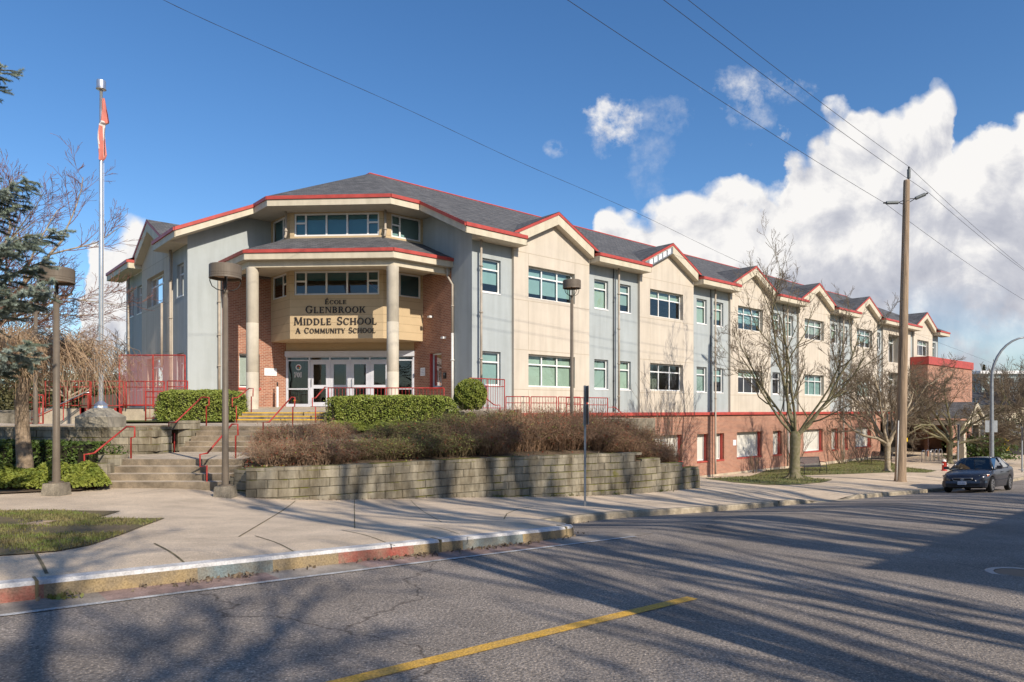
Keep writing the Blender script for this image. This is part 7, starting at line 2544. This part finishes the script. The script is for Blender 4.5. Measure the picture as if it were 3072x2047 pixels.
for s in (-1, 1):
    g = MB(); g.face([CF(1.0, s * .79, .95), CF(-.25, s * .80, .985), CF(-.25, s * .56, rz(-.2) - .07), CF(.38, s * .52, rz(.4) - .06)]); g.build('side_window', M['carg'], car)
    g = MB(); g.face([CF(-.30, s * .80, .985), CF(-1.05, s * .79, 1.02), CF(-1.0, s * .515, rz(-1.) - .06), CF(-.30, s * .56, rz(-.3) - .07)]); g.build('side_window', M['carg'], car)
    p = MB()
    p.tube([CF(1.12, s * .755, .94), CF(.46, s * .50, rz(.46) - .04)], .03, 6); p.tube([CF(-.27, s * .80, .97), CF(-.27, s * .56, rz(-.3) - .04)], .028, 6)
    p.tube([CF(-1.10, s * .785, 1.0), CF(-1.72, s * .68, 1.04), CF(-1.12, s * .48, rz(-1.1) - .04)], .035, 6)
    p.face([CF(-1.07, s * .785, 1.0), CF(-1.72, s * .68, 1.04), CF(-1.12, s * .485, rz(-1.1) - .03)])
    p.tube([CF(.46, s * .50, rz(.46) - .035), CF(-.3, s * .562, rz(-.3) - .055), CF(-1.12, s * .48, rz(-1.1) - .035)], .025, 6)
    p.build('pillar', M['carp'], car, True)
    m_ = MB(); m_.tube([CF(.90, s * .80, .98), CF(.88, s * .90, 1.0)], .02, 6); m_.fbox(CF, .80, .93, s * .86 if s > 0 else s * 1.04, s * 1.04 if s > 0 else s * .86, .96, 1.08); m_.build('mirror', M['carp'], car)
    # headlamp
    h = MB()
    ha = [(2.115, .42, .60), (2.03, .60, .615), (1.86, .765, .66), (1.74, .80, .745), (1.90, .72, .755), (2.06, .52, .70)]
    h.face([CF(x + .018, s * (y + .022), z) for x, y, z in ha]); hh = h.build('headlight', M['lens'], car)
    h = MB(); h.face([CF(x + .022, s * (y + .03), z) for x, y, z in ((1.90, .745, .665), (1.82, .785, .675), (1.76, .80, .735), (1.85, .752, .74))]); h.build('indicator', M['amber'], hh)
    for a in AX:
        wv = MB(); cy_w = s * .74
        def ring(r0, yy): return [CF(a + r0 * math.cos(2 * math.pi * k / 28), yy, .315 + r0 * math.sin(2 * math.pi * k / 28)) for k in range(28)]
        prof = [(.20, s * .83), (.27, s * .845), (.305, s * .83), (.315, s * .80), (.315, s * .68), (.29, s * .65), (.1, s * .65)]
        rs = [ring(r0, yy) for r0, yy in prof]
        for r_ in rs: wv.v.extend(r_)
        for i in range(len(rs) - 1):
            for k in range(28):
                a0 = i * 28 + k; a1 = i * 28 + (k + 1) % 28; wv.f.append((a0, a1, a1 + 28, a0 + 28)); wv.uv.append([(0, 0)] * 4); wv.mi.append(0)
        wl_ = wv.build('wheel', M['tyre'], car, True)
        rm = MB()
        for k in range(7):
            an = 2 * math.pi * k / 7
            pts = [(.03, an - .5), (.20, an - .16), (.20, an + .16), (.03, an + .5)]
            rm.face([CF(a + r0 * math.cos(q_), s * .828, .315 + r0 * math.sin(q_)) for r0, q_ in pts])
        for k in range(28):
            q0, q1 = 2 * math.pi * k / 28, 2 * math.pi * (k + 1) / 28
            rm.face([CF(a + r0 * math.cos(q_), s * .835, .315 + r0 * math.sin(q_)) for r0, q_ in ((.175, q0), (.215, q0), (.215, q1), (.175, q1))])
            rm.face([CF(a + r0 * math.cos(q_), s * .832, .315 + r0 * math.sin(q_)) for r0, q_ in ((.0, q0), (.05, q0), (.05, q1))])
        rm.build('rim', M['rim'], wl_)
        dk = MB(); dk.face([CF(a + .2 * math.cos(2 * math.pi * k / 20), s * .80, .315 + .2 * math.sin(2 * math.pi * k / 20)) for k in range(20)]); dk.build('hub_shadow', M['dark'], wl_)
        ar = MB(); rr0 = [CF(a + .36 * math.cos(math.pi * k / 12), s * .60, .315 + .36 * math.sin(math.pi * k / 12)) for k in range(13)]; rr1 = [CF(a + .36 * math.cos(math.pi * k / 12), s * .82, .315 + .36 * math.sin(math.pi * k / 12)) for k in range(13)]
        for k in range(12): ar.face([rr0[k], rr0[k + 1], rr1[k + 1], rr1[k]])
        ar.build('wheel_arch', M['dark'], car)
    hd = MB()
    for xx in (.05, -.95): hd.fbox(CF, xx - .09, xx + .09, s * .845 if s > 0 else -.875, .875 if s > 0 else s * .845, .80, .83)
    hd.build('door_handle', M['carp'], car)
    ln2 = MB(); ln2.tube([CF(1.0, s * .853, .5), CF(-.95, s * .856, .52)], .012, 4); ln2.build('side_moulding', M['dark'], car)
gr = MB(); gp = [(2.215, -.36, .60), (2.225, 0, .61), (2.215, .36, .60), (2.22, .30, .50), (2.23, .0, .485), (2.22, -.30, .50)]
gr.face([CF(x + .012, y, z) for x, y, z in gp]); g_ = gr.build('grille', M['dark'], car)
gc = MB(); gc.tube([CF(x + .016, y, z) for x, y, z in gp + gp[:1]], .010, 5)
gc.build('grille_surround', M['rim'], g_, True)
em = MB()
for (rx__, rz__, cz__) in ((.065, .042, .552), (.022, .040, .552), (.045, .016, .572)):
    em.tube([CF(2.25, rx__ * math.cos(2 * math.pi * k / 20), cz__ + rz__ * math.sin(2 * math.pi * k / 20)) for k in range(21)], .005, 4)
em.build('badge', M['alu'], g_)
bp_ = MB()
bxs = [(1.95, .79), (2.10, .74), (2.20, .60), (2.245, .3), (2.255, 0), (2.245, -.3), (2.20, -.60), (2.10, -.74), (1.95, -.79)]
for (x0, y0), (x1, y1) in zip(bxs, bxs[1:]):
    bp_.face([CF(x0, y0, .25), CF(x1, y1, .25), CF(x1 + .012, y1 * 1.015, .40), CF(x0 + .012, y0 * 1.015, .40)]); bp_.face([CF(x0 + .012, y0 * 1.015, .40), CF(x1 + .012, y1 * 1.015, .40), CF(x1 - .01, y1, .50), CF(x0 - .01, y0, .50)])
bp_.build('bumper', M['carp'], car, True)
it = MB(); it.face([CF(2.27, y, z) for y, z in ((-.5, .30), (.5, .30), (.56, .36), (-.56, .36))]); it.build('air_intake', M['dark'], car)
pl_ = MB(); pl_.fbox(CF, 2.262, 2.285, -.15, .15, .345, .475); p_ = pl_.build('number_plate', M['plate'], car)
tx_ = MB()
for i, y in enumerate((-.105, -.065, -.025, .025, .065, .105)):
    tx_.fbox(CF, 2.286, 2.289, y - .011, y + .011, .375, .44)
tx_.build('plate_print', M['platetxt'], p_)
st2 = MB()
for y in (-.36, .36):
    st2.fbox(CF, -.05, .12, y - .2, y + .2, .6, 1.16); st2.fbox(CF, -.02, .06, y - .1, y + .1, 1.17, 1.34)
st2.fbox(CF, -1.0, -.85, -.6, .6, .6, 1.1); st2.build('seat', M['dark'], car)
st2 = MB(); st2.fbox(CF, .75, 1.05, -.68, .68, .8, .93); st2.build('dashboard', M['dark'], car)
st2 = MB()
for y in (-.5, .05): st2.tube([CF(1.13, y + .1, .955), CF(1.0, y + .5, 1.0)], .008, 4)
st2.build('wiper', M['dark'], car)

# ================================================================== FAR RIGHT AND FAR LEFT BACKGROUND
gt = thing('yellow_gate', 'yellow steel gate post frame beside the dark enclosure', 'gate', P3(3010, 1350, 62))
b = MB()
b.tube([P3(3015, 1352, 62), P3(3015, 1313, 62)], .16, 8); b.tube([P3(3022, 1352, 62), P3(3022, 1319, 62)], .14, 8); b.build('post', M['gateY'], gt)
b = MB(); b.tube([P3(3015, 1321, 62), P3(2990, 1324, 61.5)], .1, 6); b.tube([P3(2993, 1324, 61.6), P3(2993, 1351, 61.6)], .1, 6); b.tube([P3(2996, 1324, 61.7), P3(3014, 1348, 62)], .08, 6); b.build('frame', M['gateY'], gt)
en = thing('dark_enclosure', 'dark corrugated enclosure behind the yellow gate', 'shed', P3(3060, 1350, 66))
b = MB(); x0, y0 = at(3020, 66); b.box(x0, x0 + 5, y0, y0 + 3, -1.5, zat(1276, 66)); b.build('wall', M['dark'], en)
b = MB(); b.box(x0 + .2, x0 + 1.4, y0 - .05, y0, zat(1311, 66), zat(1278, 66)); b.build('panel', M['galv'], en)
x, y = at(2975, 42)
gs = thing('grey_sign', 'blank grey back of a large sign behind the street light', 'sign', (x, y, 0))
b = MB(); b.box(x - .4, x + .36, y, y + .02, zat(1297, y), zat(1262, y)); b.build('sign_plate', M['galv'], gs)
b = MB(); b.tube([(x, y + .05, -.3), (x, y + .05, zat(1270, y))], .03, 6); b.build('post', M['galv'], gs)
fb = thing('far_building', 'pale flat-roofed building seen through bare twigs at the right edge', 'building', P3(3020, 1230, 120))
x0, y0 = at(2945, 120); x1, _ = at(3230, 120)
b = MB(); b.box(x0, x1, y0, y0 + 15, -2, zat(1122, 120)); b.build('wall', M['house2'], fb)
b = MB(); b.box(x0 - .6, x1, y0 - .6, y0 + 15, zat(1122, 120), zat(1113, 120)); b.build('roof', M['white'], fb)
for i in range(6):
    b = MB(); xx = x0 + 1.5 + i * 2.6; b.box(xx, xx + 1.6, y0 - .04, y0 - .01, zat(1160, 120), zat(1135, 120)); b.build('window', M['inside'], fb)
fh = thing('far_house', 'low cream house with dark roof behind the far hedge', 'building', P3(3000, 1230, 95))
x0, y0 = at(2952, 95); b = MB(); b.box(x0, x0 + 9, y0, y0 + 8, -2, zat(1215, 95)); b.build('wall', M['cream'], fh)
b = MB(); b.face([(x0 - .5, y0 - .5, zat(1215, 95)), (x0 + 9.5, y0 - .5, zat(1215, 95)), (x0 + 9.5, y0 + 4, zat(1175, 95)), (x0 - .5, y0 + 4, zat(1175, 95))]); b.build('roof', M['shingle'], fh)


def clump_tree(label, px, Y, zb, h, rx, n, seed, matk='evg', conic=False, leaf=.3, name='evergreen_tree', group=None):
    rg = random.Random(seed); x0, y0 = at(px, Y)
    o = thing(name, label, 'tree', (x0, y0, zb), group)
    b = MB(); b.tube([(x0, y0, zb - .3), (x0, y0, zb + h * .7)], [.2, .06], 6); b.build('trunk', M['twig'], o)
    mb = MB()
    cl = [(rg.gauss(0, .45), rg.gauss(0, .45), rg.uniform(.12, 1)) for _ in range(26)]
    for i in range(n):
        if conic:
            t = rg.random() ** 1.3; r_ = rx * (1 - t) * (.8 + .3 * math.sin(t * 45)) * math.sqrt(rg.random()); a = rg.uniform(0, 6.283)
            leafq(mb, rg, x0 + r_ * math.cos(a), y0 + r_ * math.sin(a), zb + h * (.1 + .9 * t), leaf)
        else:
            c = rg.choice(cl); k = .34
            leafq(mb, rg, x0 + rx * (c[0] + rg.gauss(0, k)), y0 + rx * (c[1] + rg.gauss(0, k)), zb + max(.05, h * (c[2] * .85 + rg.gauss(0, .09))), leaf)
    mb.build('crown', M[matk], o)


for i, (px, Y, h, rx, mk) in enumerate(((2950, 58, 2.7, 1.6, 'hedged'), (2985, 60, 2.9, 1.8, 'hedged'), (3050, 75, 4.4, 2.4, 'evg'))):
    clump_tree(['dark green laurel bush left of the yellow gate', 'dark green laurel bush behind the yellow gate', 'dark evergreen mass behind the enclosure'][i], px, Y, -.9, h, rx, 2600, 200 + i, mk, leaf=.22, name='laurel_bush')
clump_tree('dark conical evergreen above the far end of the annex', 2952, 130, -1, 13.5, 3.2, 4000, 210, 'evg', True, .45)
clump_tree('small conical evergreen tip above the annex parapet', 2818, 150, -1, 15.2, 3.0, 2500, 211, 'evg', True, .5)
cfgFar = dict(wob=.12, up=.08, tap=.6, max=3, n=[7, 6, 5], t0=.2, ang=(.35, .8), len=(.42, .66), rmin=.018)
for i, (px, Y, L) in enumerate(((2990, 100, 6.4), (3040, 96, 5.6), (3085, 84, 6.0), (3140, 90, 6.5))):
    x, y = at(px, Y)
    bare_tree(['distant bare tree right of the conical evergreen', 'distant bare tree above the far pale building', 'distant bare tree at the right edge above the far building', 'distant bare tree just outside the right edge'][i], x, y, -1, .22, 3.0,
              [(180, 45, L, .14), (150, 65, L, .14), (0, 45, L, .14), (30, 65, L, .14), (270, 70, L, .14), (90, 80, L * 1.1, .15)], cfgFar, 220 + i, name='bare_tree', rootn=0)

# left background : wooded edge of the field
for i, px in enumerate((-420, -330, -250, -170, -95, -25, 45, 110, 175, 240, 300, 352, 395)):
    Y = 64 + (i * 7) % 13
    clump_tree(['bushy winter tree %s' % s for s in ('far beyond the left edge', 'well beyond the left edge', 'beyond the left edge', 'just beyond the left edge', 'half cut by the left edge', 'at the very left edge behind the fence', 'behind the drooping tree trunk', 'behind the left lamp pole',
               'between the lamp pole and the flagpole', 'just left of the flagpole', 'behind the flagpole base', 'right of the flagpole', 'against the corner of the left wing')][i], px, Y, 2.4, (5.2, 6.0, 4.8, 5.6, 6.2)[i % 5], 3.4, 3000, 300 + i, ('bush', 'evg', 'bush', 'bush')[i % 4], leaf=.30, name='winter_tree', group='wooded edge of the field')
ce_ = thing('chain_fence', 'chain link fence rails along the far edge of the field', 'fence', P3(39, 1280, 60))
b = MB(); b.tube([P3(-300, 1232, 60), P3(250, 1232, 60)], .03, 5); b.tube([P3(-300, 1257, 60), P3(250, 1257, 60)], .03, 5); b.build('rail', M['galv'], ce_)
for px in (-150, -50, 39, 130, 220):
    b = MB(); b.tube([P3(px, 1280, 60), P3(px, 1231, 60)], .05, 6); b.build('post', M['galv'], ce_)
sh_ = thing('low_wall', 'low dark grey wall behind the ramp railings', 'wall', P3(300, 1220, 36))
b = MB(); x0, y0 = at(245, 36); x1, y1 = at(372, 40); b.face([(x0, y0, 3.2), (x1, y1, 3.2), (x1, y1, 5.0), (x0, y0, 4.6)]); b.face([(x0, y0, 4.6), (x1, y1, 5.0), (x1, y1 + .3, 5.0), (x0, y0 + .3, 4.6)]); b.build('wall', M['lamp'], sh_)
